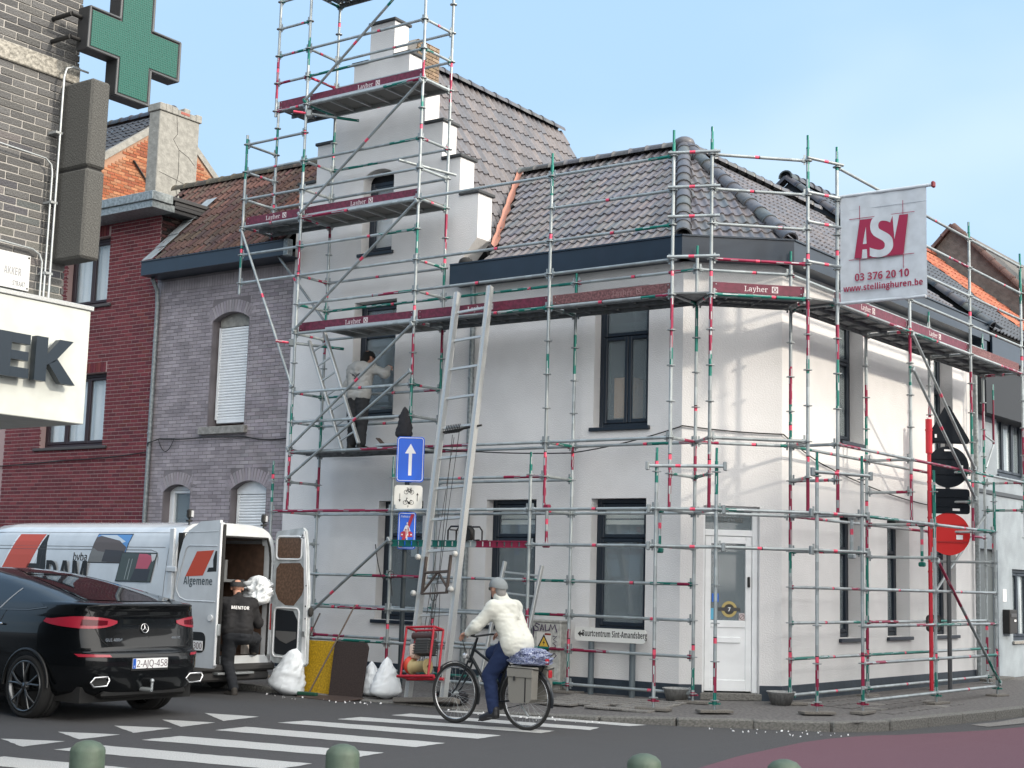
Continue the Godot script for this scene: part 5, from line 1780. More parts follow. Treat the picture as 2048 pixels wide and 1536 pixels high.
func toe_board(S: Node3D, a: Vector3, b: Vector3, l: float, nrm: Vector3, lettered := 0.5, old := false):
	var L := a.distance_to(b) - 0.07
	var d := (b - a).normalized()
	var m := MB.new()
	m.bb(-L / 2, L / 2, 0.04, 0.185, -0.028, -0.004, 0.003)
	var xf := Transform3D(Basis(d, UP, nrm), Vector3(0, lev(l), 0) + (a + b) * 0.5 * Vector3(1, 0, 1))
	var o := part(S, "toe_board", m.done(), M.toe_old if old else M.toe, xf)
	if lettered >= 0.0:
		var x := (lettered - 0.5) * L
		var ink: Material = std(Color(0.26, 0.15, 0.15), 0.8) if old else M.white_print
		text_part(o, "lettering", "Layher", 0.072, xf_text(x - 0.04, 0.075, -0.0035), ink, 0.001, "Droid Serif")
		var e := MB.new()      # the maker's square mark
		for q in [[0.0, 0.012, 0.0, 0.09], [0.078, 0.09, 0.0, 0.09], [0.012, 0.078, 0.0, 0.010], [0.012, 0.078, 0.080, 0.09]]:
			e.bb(x + 0.19 + q[0], x + 0.19 + q[1], 0.07 + q[2], 0.07 + q[3], -0.003, -0.0045)
		e.tube(Vector3(x + 0.205, 0.085, -0.0035), Vector3(x + 0.265, 0.145, -0.0035), 0.006, 4)
		e.tube(Vector3(x + 0.205, 0.145, -0.0038), Vector3(x + 0.265, 0.085, -0.0038), 0.006, 4)
		e.bb(x + 0.229, x + 0.241, 0.095, 0.142, -0.0025, -0.0042)
		part(o, "mark", e.done(), ink)
	var sc := MB.new()
	for x in [-L / 2 + 0.05, L / 2 - 0.05]:
		for y in [0.07, 0.155]:
			sc.tube(Vector3(x, y, -0.004), Vector3(x, y, 0.0), 0.008, 6)
	part(o, "rivet", sc.done(), M.galv)

func scaffold():
	var S := thing("scaffold", "tube scaffold with red and green worn paint wrapped round the white corner house", "scaffold")
	var Z := Vector3(0, 0, 1)
	var A: Array[Vector3] = [Vector3(-7.21, 0, 0), Vector3(-4.64, 0, 0), Vector3(-2.07, 0, 0), Vector3(0, 0, 0)]
	var u := 0.73
	var w := 1.09
	var B: Array[Vector3] = [C1, C1 + BD * 2.57, C1 + BD * 5.14, C1 + BD * 7.71]
	var X0 := Vector3(-8.61, 0, 0)
	var X1 := Vector3(-7.94, 0, 0)
	var C0u := SCN * u
	var C1u := C1 + SCN * u
	var C0l := SCN * w
	var C1l := C1 + SCN * w
	# standards ------------------------------------------------
	standard(S, A[0], 0, 24.5, [[5.2, 6.6, RED], [3.4, 5.0, GALV], [7.2, 8.4, GREEN], [10.5, 11.6, RED], [11.6, 12.6, GREEN], [14.6, 15.2, RED], [17.4, 18.4, GREEN]], -0.03)
	standard(S, A[1], 0, 24.5, [[1.0, 1.6, RED], [9.0, 10.2, GREEN], [10.2, 11.0, RED], [12.4, 13.4, GREEN], [13.6, 14.8, RED], [18.6, 19.6, RED], [16.0, 16.6, GALV]], -0.03)
	standard(S, A[2], 0, 12.3, [[0.2, 0.5, RED], [0.5, 0.9, GREEN], [0.9, 1.6, RED], [6.3, 7.0, RED], [9.2, 10.4, GREEN], [11.6, 12.3, GREEN]], -0.025)
	standard(S, A[3], 0, 12.7, [[0.1, 0.7, GREEN], [5.9, 7.0, RED], [9.6, 11.0, GREEN]], -0.02)
	standard(S, B[0], 0, 12.7, [[0.0, 0.5, GREEN], [0.5, 1.6, RED], [3.4, 4.1, GREEN], [4.2, 5.9, RED], [7.2, 8.2, GREEN], [8.2, 9.3, RED]], -0.02)
	standard(S, B[1], 0, 12.4, [[0.2, 0.8, GREEN], [0.8, 2.0, RED], [2.0, 4.0, GREEN], [4.0, 5.3, RED], [7.2, 8.4, GREEN], [8.4, 9.4, RED]], -0.03)
	standard(S, B[2], 0, 12.6, [[0.2, 0.6, GREEN], [0.9, 1.6, RED], [1.6, 4.0, GREEN], [5.0, 6.6, RED], [8.6, 9.6, RED]], -0.03)
	standard(S, B[3], 0, 12.6, [[0.2, 1.4, RED], [7.0, 8.6, GREEN], [8.6, 10.0, RED], [11.6, 12.6, GREEN]], -0.03)
	for e in [[A[0] + Z * u, 5.0, 24.5, [[5.0, 6.9, RED], [7.6, 8.6, GREEN], [13.1, 14.2, RED], [16.6, 17.4, GREEN], [20.4, 21.4, GREEN]]], [A[1] + Z * u, 5.0, 24.5, [[7.6, 9.2, GREEN], [9.3, 10.6, RED], [13.2, 14.2, GREEN], [17.9, 18.4, GREEN], [19.0, 19.6, RED]]],
			[A[2] + Z * u, 5.0, 15.7, [[5.0, 6.6, RED], [9.0, 9.6, GREEN], [14.4, 15.7, GREEN]]], [A[3] + Z * u, 5.0, 15.75, [[5.0, 6.2, RED], [9.0, 9.5, GREEN], [9.5, 10.9, RED], [15.0, 15.7, GREEN]]],
			[C0u, 5.0, 15.8, [[5.0, 6.6, RED], [8.7, 9.3, GREEN], [9.3, 10.9, RED], [15.0, 15.8, GREEN]]], [C1u, 5.0, 15.75, [[5.0, 6.0, RED], [8.9, 9.3, GREEN], [9.4, 11.0, RED], [14.2, 15.7, GREEN]]],
			[C1 + BN * u, 5.0, 15.6, [[5.0, 6.2, RED], [8.0, 9.4, GREEN], [9.4, 10.4, RED], [14.9, 15.6, GREEN]]], [B[1] + BN * u, 5.0, 15.5, [[5.0, 6.4, RED], [9.3, 9.9, GREEN], [10.0, 11.0, RED]]],
			[B[2] + BN * u, 4.7, 15.6, [[4.7, 5.8, RED], [7.6, 9.0, GREEN], [9.0, 10.4, RED], [15.0, 15.6, GREEN]]], [B[3] + BN * u, 4.7, 15.5, [[6.0, 7.2, GREEN], [7.3, 9.0, RED], [13.6, 15.5, GREEN]]]]:
		standard(S, e[0], e[1], e[2], e[3])
	for e in [[A[0] + Z * w, [[6.0, 6.7, GREEN], [5.3, 5.9, GREEN]], -0.06], [A[1] + Z * w, [[0.0, 1.0, RED], [6.0, 6.7, GREEN]], -0.07], [A[2] + Z * w, [[1.4, 2.2, RED], [6.0, 6.7, GREEN]], -0.07], [A[3] + Z * w, [[0.3, 1.3, RED], [5.7, 6.7, GREEN]], -0.05], [C0l, [[-0.2, 0.2, GREEN], [0.2, 1.0, RED], [5.4, 6.7, GREEN]], -0.05], [C1l, [[-0.3, 0.3, GREEN], [0.3, 1.1, RED], [6.0, 6.7, GREEN]], -0.05], [C1 + BN * w, [[-0.2, 0.3, GREEN], [0.4, 1.3, RED], [6.0, 6.7, GREEN]], -0.06], [B[1] + BN * w, [[-0.1, 0.6, GREEN], [4.6, 6.2, GREEN]], -0.06], [B[2] + BN * w, [[0.2, 1.2, RED], [5.0, 6.6, GREEN]], -0.06]]:
		standard(S, e[0], -0.05, 6.65, e[1], e[2])
	standard(S, X0 + Z * u, 12.6, 18.35, [], NAN, false)
	standard(S, X0, 14.8, 20.0, [[14.8, 15.6, RED], [18.0, 19.0, GREEN]], NAN, false)
	standard(S, X1 + Z * u, 18.8, 24.5, [], NAN, false)
	# ledgers along the front -------------------------------------
	var run := func(i: int, z: float, ls: Array):
		for l in ls:
			var t := -1
			var q = l
			if l is Array:
				q = l[0]
				t = l[1]
			ledger(S, A[i] + Z * z, A[i + 1] + Z * z, q, t)
	run.call(0, u, [7, 8, 9, [11, 0], [12, 1], [13, 0], [14, 2], [15, 1], 16, [17, 2], [19, 2], [20, 2], [21, 0]])
	run.call(0, 0.0, [[0, 1], [1, 1], 2, 3, [5, 0], 7, 8, [9, 2], 11, [12, 4], 13, 15, 16, 17, 19, [20, 0], [21, 0], 23])
	run.call(1, u, [6, [7, 1], [11, 2], [12, 0], [13, 0], [15, 0]])
	run.call(1, 0.0, [[0, 4], [1, 2], [2, 2], [3, 2], [5, 0], [6, 0], 7, [12, 4], 11])
	run.call(2, u, [[7, 0], [11, 2], [12, 0], [13, 2], [14, 0], [15, 2]])
	run.call(2, 0.0, [[0, 0], [1, 1], [2, 0], [3, 2], [5, 0], [7, 2], [12, 1], 11])
	run.call(0, w, [[0, 0], [1, 2], [2, 1], [3, 2], [5, 3]])
	run.call(1, w, [[0, 0], [1, 1], [2, 0], [3, 1], [5, 0]])
	run.call(2, w, [[4, 0], [5, 0]])
	# perforated beam under the front scaffold, two metres up
	var gb := MB.new()
	gb.col(GREEN)
	for q in [[-4.6, -3.35, GREEN], [-3.35, -3.0, GALV], [-3.0, -2.1, RED]]:
		gb.col(q[2])
		gb.bb(q[0], q[1], lev(4) + 0.035, lev(4) + 0.05, w - 0.03, w + 0.03)
		gb.bb(q[0], q[1], lev(4) - 0.05, lev(4) - 0.035, w - 0.03, w + 0.03)
		var x: float = q[0]
		while x < q[1] - 0.02:
			gb.bb(x, minf(x + 0.09, q[1]), lev(4) - 0.0349, lev(4) + 0.0349, w - 0.012, w + 0.012)
			x += 0.13
	part(S, "perforated_beam", gb.done(), M.tubes)
	# transoms
	for i in 4:
		for l in ([7, 8, 9, 11, 12, 13, 15, 16, 17, 19, 20, 21, 23] if i < 2 else [6, 7, 11]):
			ledger(S, A[i], A[i] + Z * u, l, -1, "transom")
		ledger(S, A[i], A[i] + Z * w, 5, -1, "transom")
	ledger(S, A[0], A[0] + Z * u, 6, 0, "transom")
	ledger(S, A[0], A[0] + Z * w, 4, 0, "transom")
	ledger(S, A[0], A[0] + Z * w, 1, 0, "transom")
	# cantilevered bays on the left
	for l in [13, 14, 15, 16, 17, 18]:
		ledger(S, X0 + Z * u, A[0] + Z * u, l, 0 if l != 15 else 0)
	for l in [15, 16, 17, 18]:
		ledger(S, X0, X0 + Z * u, l, 0, "transom")
		if l < 17:
			ledger(S, X0, A[0], l, 1 if l == 15 else 0)
	for l in [19, 20, 21, 22, 23]:
		ledger(S, X1 + Z * u, A[0] + Z * u, l, 2 if l > 20 else 1)
	brace(S, (X0 + Z * (u + 0.03)) + UP * lev(14.9), A[0] + Z * (u + 0.03) + UP * lev(9.2), 0)
	brace(S, X0 + UP * lev(14.6), A[0] + UP * lev(11.6), 0)
	# tower braces, on the outside of the outer row
	for q in [[0, 19.1, 1, 22.9, 2], [1, 18.9, 0, 15.1, 0], [1, 14.9, 0, 11.1, 0], [1, 10.9, 0, 7.1, 0], [1, 9.4, 0, 6.1, 0]]:
		brace(S, A[q[0]] + Z * (u + 0.05) + UP * lev(q[1]), A[q[2]] + Z * (u + 0.05) + UP * lev(q[3]), q[4])
	brace(S, A[1] + Z * (w + 0.05) + UP * lev(4.1), A[0] + Z * (w + 0.05) + UP * lev(0.3), 0)
	# corner ------------------------------------------------------
	for l in [7, 12, 13, 14, 15]:
		ledger(S, C0u, C1u, l, 0 if l != 12 else 3)
	ledger(S, C0u, C1u, 11, 4)
	for l in [5, 7, 11, 12]:
		ledger(S, A[3], C1, l, -1)
	for l in [4, 5]:
		ledger(S, C0l, C1l, l, 2 if l == 5 else 0)
	for l in [6, 7, 11]:
		ledger(S, A[3], C0u, l, -1, "transom")
		ledger(S, C1, C1u, l, -1, "transom")
		ledger(S, C1, C1 + BN * u, l, -1, "transom")
	for l in [12, 13.15, 14, 15]:      # short closing tubes, a little long
		var d := (C0u - (A[3] + Z * u)).normalized()
		var mb := MB.new()
		var a := A[3] + Z * (u + 0.05) + UP * (lev(l) + 0.03)
		pipe(mb, a - d * 0.05, a + d * 0.68, 0.0235, [[0.3, 0.38, PINK, 0.0]])
		part(S, "closing_tube", mb.done(), M.tubes)
		var d2 := (C1 + BN * u - C1u).normalized()
		var m2 := MB.new()
		var a2 := C1u + SCN * 0.05 + UP * (lev(l) + 0.03)
		pipe(m2, a2 - d2 * 0.03, a2 + d2 * 0.64, 0.0235, [[0.3, 0.38, PINK, 0.0]])
		part(S, "closing_tube", m2.done(), M.tubes)
	for e in [[A[3] + Z * (w + 0.05), C0l + SCN * 0.05, 6.15], [C1l + SCN * 0.05, C1 + BN * (w + 0.05), 6.1], [C0l, A[3] + Z * w, 4.0], [C1l, C1 + BN * w, 5.0], [C0l, A[3] + Z * w, 5.0], [C1l, C1 + BN * w, 4.0]]:
		var a: Vector3 = e[0]
		var b: Vector3 = e[1]
		var d := (b - a).normalized()
		var mb := MB.new()
		pipe(mb, a - d * 0.12 + UP * lev(e[2]), b + d * 0.12 + UP * lev(e[2]), 0.0235, [[0.4, 0.47, PINK, 0.0]])
		mb.col(GALV * 0.7)
		for p in [a - d * 0.1, b + d * 0.1]:
			mb.box(p + UP * lev(e[2]), Vector3(0.06, 0.12, 0.05), MB.frame(d), 0.01)
		part(S, "closing_tube", mb.done(), M.tubes)
	ledger(S, A[3], C0l, 5, -1, "transom")
	ledger(S, C1, C1l, 5, -1, "transom")
	ledger(S, A[3], A[3] + Z * w, 4, 0, "transom")
	# side street ------------------------------------------------------
	for i in 3:
		for l in [[7, -1], [11, 2 if i == 1 else 1], [12, 0], [13, 0], [14, 1 if i == 1 else 0], [15, 0]]:
			ledger(S, B[i] + BN * u, B[i + 1] + BN * u, l[0], l[1])
		for l in [[0, 0], [1, [2, 4, 2][i]], [2, [2, 1, 2][i]], [3, [1, 4, 0][i]], [5, 1], [7, -1], [11, -1], [12, [1, 0, 0][i]]]:
			ledger(S, B[i], B[i + 1], l[0], l[1])
		ledger(S, B[i + 1], B[i + 1] + BN * u, 11, -1, "transom")
		ledger(S, B[i + 1], B[i + 1] + BN * u, 6, -1, "transom")
		ledger(S, B[i + 1], B[i + 1] + BN * u, 7, -1, "transom")
		ledger(S, B[i], B[i] + BN * w, 5, -1, "transom")
		ledger(S, B[i], B[i] + BN * w, 4, -1, "transom")
		if i < 2:
			for l in [[0, 0], [1, [1, 2][i]], [2, [1, 2][i]], [3, 0], [5, 2]]:
				ledger(S, B[i] + BN * w, B[i + 1] + BN * w, l[0], l[1])
	var Bo := BN * (u + 0.05)
	brace(S, B[1] + Bo + UP * lev(10.9), B[2] + Bo + UP * lev(7.1), 0)
	brace(S, B[1] + Bo + UP * lev(9.8), B[2] + Bo + UP * lev(6.1), 0)
	brace(S, B[1] + BN * (w + 0.05) + UP * lev(3.9), B[2] + BN * (w + 0.05) + UP * lev(0.1), 3)
	brace(S, B[3] + UP * lev(5.8), B[2] + UP * lev(2.8), 0)
	# short hanging tubes with couplers under the upper rows
	for q in [[A[3] + Z * u * 0.75 + Vector3(-0.18, 0, 0.12), 5.0, 3.9, GREEN], [C1 + BN * 0.82 + BD * 0.25, 5.0, 3.9, GALV], [B[1] + BN * 0.85 + BD * 0.1, 5.0, 3.8, GREEN], [A[2] + Z * 0.8 + Vector3(0.1, 0, 0), 5.1, 4.0, RED], [B[2] + BN * 0.85 + BD * 0.6, 5.0, 3.9, GALV]]:
		var mb := MB.new()
		var p: Vector3 = q[0]
		pipe(mb, p + UP * lev(q[2]), p + UP * lev(q[1]), 0.0235, [[0.05, 0.2, q[3], 0.1], [0.3, 0.38, PINK, 0.0]])
		mb.col(q[3] * 0.9)
		mb.box(p + UP * lev(q[2]) , Vector3(0.10, 0.07, 0.08), Basis(), 0.015)
		mb.box(p + UP * lev(q[1]), Vector3(0.10, 0.07, 0.08), Basis(), 0.015)
		part(S, "hanging_tube", mb.done(), M.tubes)
	# decks -------------------------------------------------------------
	deck(S, A[0], A[1], Z, 7, 0)
	deck(S, A[0] + Vector3(0.62, 0, 0), A[1], Z, 11, 1)
	deck(S, A[1], A[2], Z, 11, 0)
	deck(S, A[2], A[3], Z, 11, 0)
	deck(S, A[3], C1, SCN, 11, 0)
	for i in 3:
		deck(S, B[i], B[i + 1], BN, 11, 0)
	deck(S, A[0], A[1], Z, 15, 1)
	deck(S, X0, A[0], Z, 15, 0)
	deck(S, A[0], A[1], Z, 19, 1)
	deck(S, X1, A[0], Z, 19, 0)
	deck(S, A[0], A[1], Z, 23, 0)
	for q in [[[Vector2(0, 0.73), Vector2(0, 0.03), Vector2(0.50, 0.53)], 0], [[Vector2(1.04, -0.94), Vector2(1.519, -0.43), Vector2(1.74, -0.93)], 0]]:
		var mb := MB.new()
		var pl := PackedVector2Array()
		for v in q[0]:
			pl.append(Vector2(v.x, -v.y))
		mb.prism(pl, 0.02, Transform3D(Basis(Vector3(1, 0, 0), Vector3(0, 0, -1), Vector3(0, 1, 0)), Vector3(0, lev(11) + 0.035, 0)))
		part(S, "corner_plate", mb.done(), M.deck)
	# toe boards
	var f := 0.035
	for q in [[0, 1, 11, 0.5, false], [1, 2, 11, 0.48, false], [2, 3, 11, 0.62, true], [0, 1, 15, 0.5, false], [0, 1, 19, 0.52, false], [0, 1, 23, -1.0, false]]:
		toe_board(S, A[q[0]] + Z * (u - f), A[q[1]] + Z * (u - f), q[2], Z, q[3], q[4])
	toe_board(S, X0 + Z * (u - f), A[0] + Z * (u - f), 15, Z, 0.52)
	toe_board(S, X1 + Z * (u - f), A[0] + Z * (u - f), 19, Z, -1.0)
	toe_board(S, C0u - SCN * f, C1u - SCN * f, 11, SCN, 0.5)
	for i in 3:
		toe_board(S, B[i] + BN * (u - f), B[i + 1] + BN * (u - f), 11, BN, 0.42 if i < 2 else 0.3, i == 2)
	# wall bracket at the far end
	var wb := MB.new()
	var e := C1 + BD * 8.5
	pipe(wb, e - BN * 0.1 + UP * lev(10.9), e - BN * 0.1 + UP * lev(8.6), 0.022, [[0.0, 0.3, GREEN, 0.1], [0.3, 1.2, RED * 0.5, 0.0]])
	pipe(wb, B[3] + BD * 0.05 + UP * lev(8.8), e - BN * 0.1 + UP * lev(8.7), 0.02, [])
	pipe(wb, B[3] + BD * 0.1 + UP * lev(7.6), e - BN * 0.1 + UP * lev(8.6), 0.018, [])
	part(S, "wall_bracket", wb.done(), M.tubes)
	# outrigger pipes poking out under the first deck, with clamps
	for q in [[Vector3(-7.45, lev(10.72), 0.95), Vector3(-6.75, lev(10.62), 0.02), 1.0], [Vector3(-7.35, lev(18.7), 0.9), Vector3(-6.6, lev(18.6), 0.05), 1.0], [Vector3(-4.98, lev(16.3), 0.86), Vector3(-4.55, lev(16.15), -0.1), 0.0]]:
		var ot := MB.new()
		pipe(ot, q[0], q[1], 0.024, [[0, 0.3, PINK * 0.8, 0.1], [0.75, 1.2, GREEN, 0.1]] if q[2] > 0 else [])
		if q[2] > 0:
			ot.col(GALV * 0.6)
			ot.box((q[0] as Vector3).lerp(q[1], 0.24), Vector3(0.11, 0.13, 0.11), Basis(UP, 0.6), 0.02)
		part(S, "outrigger_tube", ot.done(), M.tubes)
	# timber pads under the feet
	for q in [[A[3], "inner", 0.3], [A[2], "", 0.0], [C1, "", 1.0], [A[2] + Z * w, "", 0.1], [A[3] + Z * w, "", 0.05], [C0l, "", 0.75], [C1l, "", 0.8], [C1 + BN * w, "", 1.5], [B[1] + BN * w, "", 1.5], [B[2] + BN * w, "", 1.5], [B[1], "", 1.5], [A[0] + Z * w, "", 0.0]]:
		var p: Vector3 = q[0]
		var names := {A[3]: "short plank pad under the inner scaffold pole left of the door", A[2]: "plank pad under the inner scaffold pole beside the electric cabinet", C1: "plank pad under the inner scaffold pole right of the door", A[2] + Z * w: "plank pad under the scaffold pole behind the cyclist", A[3] + Z * w: "plank pad by the kerb left of the door", C0l: "plank pad by the kerb straight before the white door", C1l: "plank pad by the kerb right of the door, at the corner", C1 + BN * w: "plank pad just round the corner beside the kerb bend", B[1] + BN * w: "plank pad under the pole in front of the red backed signs", B[2] + BN * w: "plank pad under the farthest outer pole on the side street", B[1]: "plank pad against the plinth on the side street", A[0] + Z * w: "plank pad behind the open van door"}
		var d := 0.0
		if p.z > -0.3:
			d = p.z + 0.3
		var y := -0.03 * clampf(d, 0.0, 2.0)
		if p.distance_to(B[1]) < 1.5 or p.distance_to(B[2]) < 1.5 or p.distance_to(C1) < 1.3:
			y = -0.03 * clampf((p - PB).dot(BN), 0.0, 2.4)
		var o := part(self, "plank_pad", MB.new().box(Vector3.ZERO, Vector3(0.46, 0.035, 0.2), Basis(), 0.004).done(), M.plank, Transform3D(Basis(UP, q[2] + rng.randf_range(-0.15, 0.15)), p + UP * (y + 0.016)))
		tag(o, names[p], "plank", "plank pads under the scaffold feet")
# ---------------------------------------------------------------- street furniture, signs, site gear
const FX := Vector3(0.8141, 0, -0.5807)
const FZ := Vector3(0.5807, 0, 0.8141)

func face(p: Vector3, tilt := 0.0) -> Transform3D:
	return Transform3D(Basis(FX, UP, FZ) * Basis(Vector3(0, 0, 1), tilt), p)

func poly_part(parent: Node3D, called: String, pts: Array, z: float, d: float, mat: Material, xf: Transform3D) -> MeshInstance3D:
	return part(parent, called, MB.new().prism(PackedVector2Array(pts), d, xf * Transform3D(Basis(), Vector3(0, 0, z))).done(), mat)

func rr(w: float, h: float, r: float, cx := 0.0, cy := 0.0) -> Array:
	return Array(rect2(cx - w / 2, cy - h / 2, cx + w / 2, cy + h / 2, r, 5))

func disc(r: float, n := 32, cx := 0.0, cy := 0.0) -> Array:
	var o := []
	for i in n:
		o.append(Vector2(cx + cos(TAU * i / n) * r, cy + sin(TAU * i / n) * r))
	return o

func street_things():
	# ---- one-way sign post on the left
	var blue := std(Color(0.0, 0.10, 0.62), 0.35)
	var red := std(Color(0.40, 0.008, 0.03), 0.4)
	var ink: Material = M.black
	var s := thing("traffic_sign_post", "dark post with blue one way arrow sign above two smaller signs", "traffic sign", Vector3(-4.5, -0.06, 0.92))
	part(s, "post", MB.new().tube(Vector3.ZERO, Vector3(0, 3.72, 0), 0.038, 14).done(), std(Color(0.022, 0.034, 0.042), 0.5))
	var F := face(Vector3(0.0, 0, 0.0))
	var pn := F * Transform3D(Basis(), Vector3(0.04, 0, 0.045))
	poly_part(s, "one_way_panel", rr(0.425, 0.70, 0.05, 0, 3.47), 0.02, 0.035, blue, pn)
	var bo := MB.new()
	var ring := rr(0.385, 0.66, 0.038, 0, 3.47)
	var v3 := []
	for q in ring:
		v3.append(pn * Vector3(q.x, q.y, 0.0205))
	bo.path(v3, 0.006, 4, true)
	part(s, "white_border", bo.done(), M.white)
	poly_part(s, "arrow", [Vector2(-0.025, 3.22), Vector2(0.025, 3.22), Vector2(0.025, 3.56), Vector2(0.085, 3.56), Vector2(0.0, 3.71), Vector2(-0.085, 3.56), Vector2(-0.025, 3.56)], 0.022, 0.0015, M.white, pn)
	poly_part(s, "exception_panel", rr(0.43, 0.37, 0.045, -0.01, 2.885), 0.02, 0.02, std(Color(0.70, 0.70, 0.66), 0.4), pn)
	var ic := MB.new()
	var zz := 0.0215
	for w in [Vector2(-0.045, 2.965), Vector2(0.045, 2.965), Vector2(-0.055, 2.805), Vector2(0.045, 2.805)]:
		var c := []
		for i in 14:
			c.append(pn * Vector3(w.x + cos(TAU * i / 14) * 0.030, w.y + sin(TAU * i / 14) * 0.030, zz))
		ic.path(c, 0.0035, 4, true)
	for l in [[-0.045, 2.965, -0.02, 3.01], [-0.02, 3.01, 0.03, 3.01], [-0.02, 3.01, 0.0, 2.965], [0.0, 2.965, 0.045, 2.965], [0.03, 3.01, 0.0, 2.965], [0.03, 3.01, 0.045, 2.965], [-0.035, 3.03, -0.01, 3.02], [0.02, 3.025, 0.04, 3.025], [-0.055, 2.805, -0.03, 2.87], [-0.04, 2.875, -0.015, 2.87], [-0.03, 2.84, 0.0, 2.79], [0.0, 2.79, 0.045, 2.805], [0.02, 2.84, 0.05, 2.84], [0.0, 2.80, 0.03, 2.835], [-0.14, 2.94, -0.14, 2.83], [0.13, 2.83, 0.13, 2.94]]:
		ic.tube(pn * Vector3(l[0], l[1], zz), pn * Vector3(l[2], l[3], zz), 0.005, 4)
	part(s, "cycle_and_moped_symbols", ic.done(), ink)
	poly_part(s, "arrow", [Vector2(-0.158, 2.85), Vector2(-0.122, 2.85), Vector2(-0.14, 2.81)], 0.0216, 0.001, ink, pn)
	poly_part(s, "arrow", [Vector2(0.148, 2.92), Vector2(0.112, 2.92), Vector2(0.13, 2.96)], 0.0216, 0.001, ink, pn)
	poly_part(s, "moped_engine", [Vector2(-0.015, 2.78), Vector2(0.02, 2.78), Vector2(0.02, 2.82), Vector2(-0.015, 2.82)], 0.0218, 0.001, ink, pn)
	text_part(s, "lettering", "P", 0.035, pn * xf_text(-0.01, 2.725, 0.021), ink, 0.001)
	poly_part(s, "cycle_street_panel", rr(0.275, 0.565, 0.035, -0.015, 2.375), 0.02, 0.03, blue, pn)
	var b2 := MB.new()
	v3 = []
	for q in rr(0.235, 0.525, 0.022, -0.015, 2.375):
		v3.append(pn * Vector3(q.x, q.y, 0.0205))
	b2.path(v3, 0.005, 4, true)
	part(s, "white_border", b2.done(), M.white)
	text_part(s, "lettering", "Fietsstraat", 0.032, pn * xf_text(-0.025, 2.575, 0.021), M.white, 0.001, "Droid Sans", 400, 0.8)
	poly_part(s, "car_symbol", [Vector2(-0.105, 2.28), Vector2(-0.105, 2.345), Vector2(-0.07, 2.365), Vector2(-0.05, 2.40), Vector2(0.02, 2.40), Vector2(0.04, 2.365), Vector2(0.075, 2.345), Vector2(0.075, 2.28)], 0.0215, 0.001, red, pn)
	var cy := MB.new()
	cy.ball(pn * Vector3(-0.012, 2.485, 0.021), Vector3(0.02, 0.02, 0.004), 10)
	for l in [[-0.012, 2.46, -0.02, 2.40, 0.016], [-0.03, 2.45, -0.06, 2.37, 0.008], [0.005, 2.45, 0.035, 2.37, 0.008], [-0.022, 2.41, -0.022, 2.26, 0.007], [-0.005, 2.41, 0.005, 2.30, 0.007], [-0.008, 2.32, -0.008, 2.15, 0.006], [-0.06, 2.37, 0.035, 2.37, 0.005]]:
		cy.tube(pn * Vector3(l[0], l[1], 0.0218), pn * Vector3(l[2], l[3], 0.0218), l[4], 5)
	part(s, "cyclist_symbol", cy.done(), M.white)
	poly_part(s, "headlamp_symbol", disc(0.012, 12, -0.085, 2.315), 0.0228, 0.001, M.white, pn)
	poly_part(s, "headlamp_symbol", disc(0.012, 12, 0.055, 2.315), 0.0228, 0.001, M.white, pn)
	poly_part(s, "red_stripe", [Vector2(-0.125, 2.125), Vector2(-0.075, 2.125), Vector2(0.095, 2.625), Vector2(0.045, 2.625)], 0.0255, 0.001, red, pn)
	var cl := MB.new()
	for y in [3.2, 3.65, 2.8, 2.5, 2.25]:
		cl.lathe([Vector2(0.042, y - 0.02), Vector2(0.048, y - 0.02), Vector2(0.048, y + 0.02), Vector2(0.042, y + 0.02)], 12)
	part(s, "clamp", cl.done(), M.galv)

	# ---- backs of the signs on the side street, on a red sleeved mast
	var t := thing("sign_mast", "mast with the dark backs of four traffic signs, a red disc lowest", "traffic sign", Vector3(1.57, -0.07, -6.04))
	part(t, "mast", MB.new().tube(Vector3(0, 0, 0), Vector3(0, 4.75, 0), 0.038, 12).done(), std(Color(0.05, 0.055, 0.06), 0.5))
	var T := face(Vector3(0, 0, 0)) * Transform3D(Basis(), Vector3(0, 0, 0.05))
	var bk := worn(std(Color(0.010, 0.014, 0.020), 0.6), M.fine, 1.0)
	bk.metallic_specular = 0.25
	var tri := []
	for k in 3:
		var a := PI / 2 + TAU * k / 3
		for i in 7:
			var b := a - 1.0 + 2.0 * i / 6.0
			tri.append(Vector2(0.0 + cos(a) * 0.36 + cos(b) * 0.055, 4.41 + sin(a) * 0.36 + sin(b) * 0.055))
	poly_part(t, "triangular_sign_back", tri, 0.0, 0.03, bk, T)
	poly_part(t, "round_sign_back", disc(0.35, 40, 0.0, 3.78), 0.0, 0.03, bk, T)
	poly_part(t, "rectangular_sign_back", rr(0.71, 0.42, 0.05, 0.0, 3.20), 0.0, 0.03, bk, T)
	var rd := poly_part(t, "red_disc", disc(0.355, 40, 0.0, 2.65), 0.0, 0.03, std(Color(0.52, 0.012, 0.012), 0.4), T)
	for y in [2.52, 2.80]:
		poly_part(rd, "stiffening_rib", rr(0.62, 0.025, 0.008, 0.0, y), 0.012, 0.012, std(Color(0.36, 0.01, 0.012), 0.45), T)
	for q in [[3.66], [3.92], [3.12], [3.28], [4.22]]:
		poly_part(t, "stiffening_rib", rr(0.6 if q[0] < 4 else 0.5, 0.025, 0.008, 0.0, q[0]), 0.012, 0.012, bk, T)
	for q in [[0.17, 2.60, 0.11, 0.075], [0.12, 3.06, 0.12, 0.04], [0.22, 3.78, 0.05, 0.06], [0.0, 4.06, 0.14, 0.03], [-0.21, 4.30, 0.035, 0.06]]:
		poly_part(t, "maker_label", rr(q[2], q[3], 0.0, q[0], q[1]), 0.014, 0.002, M.white, T)
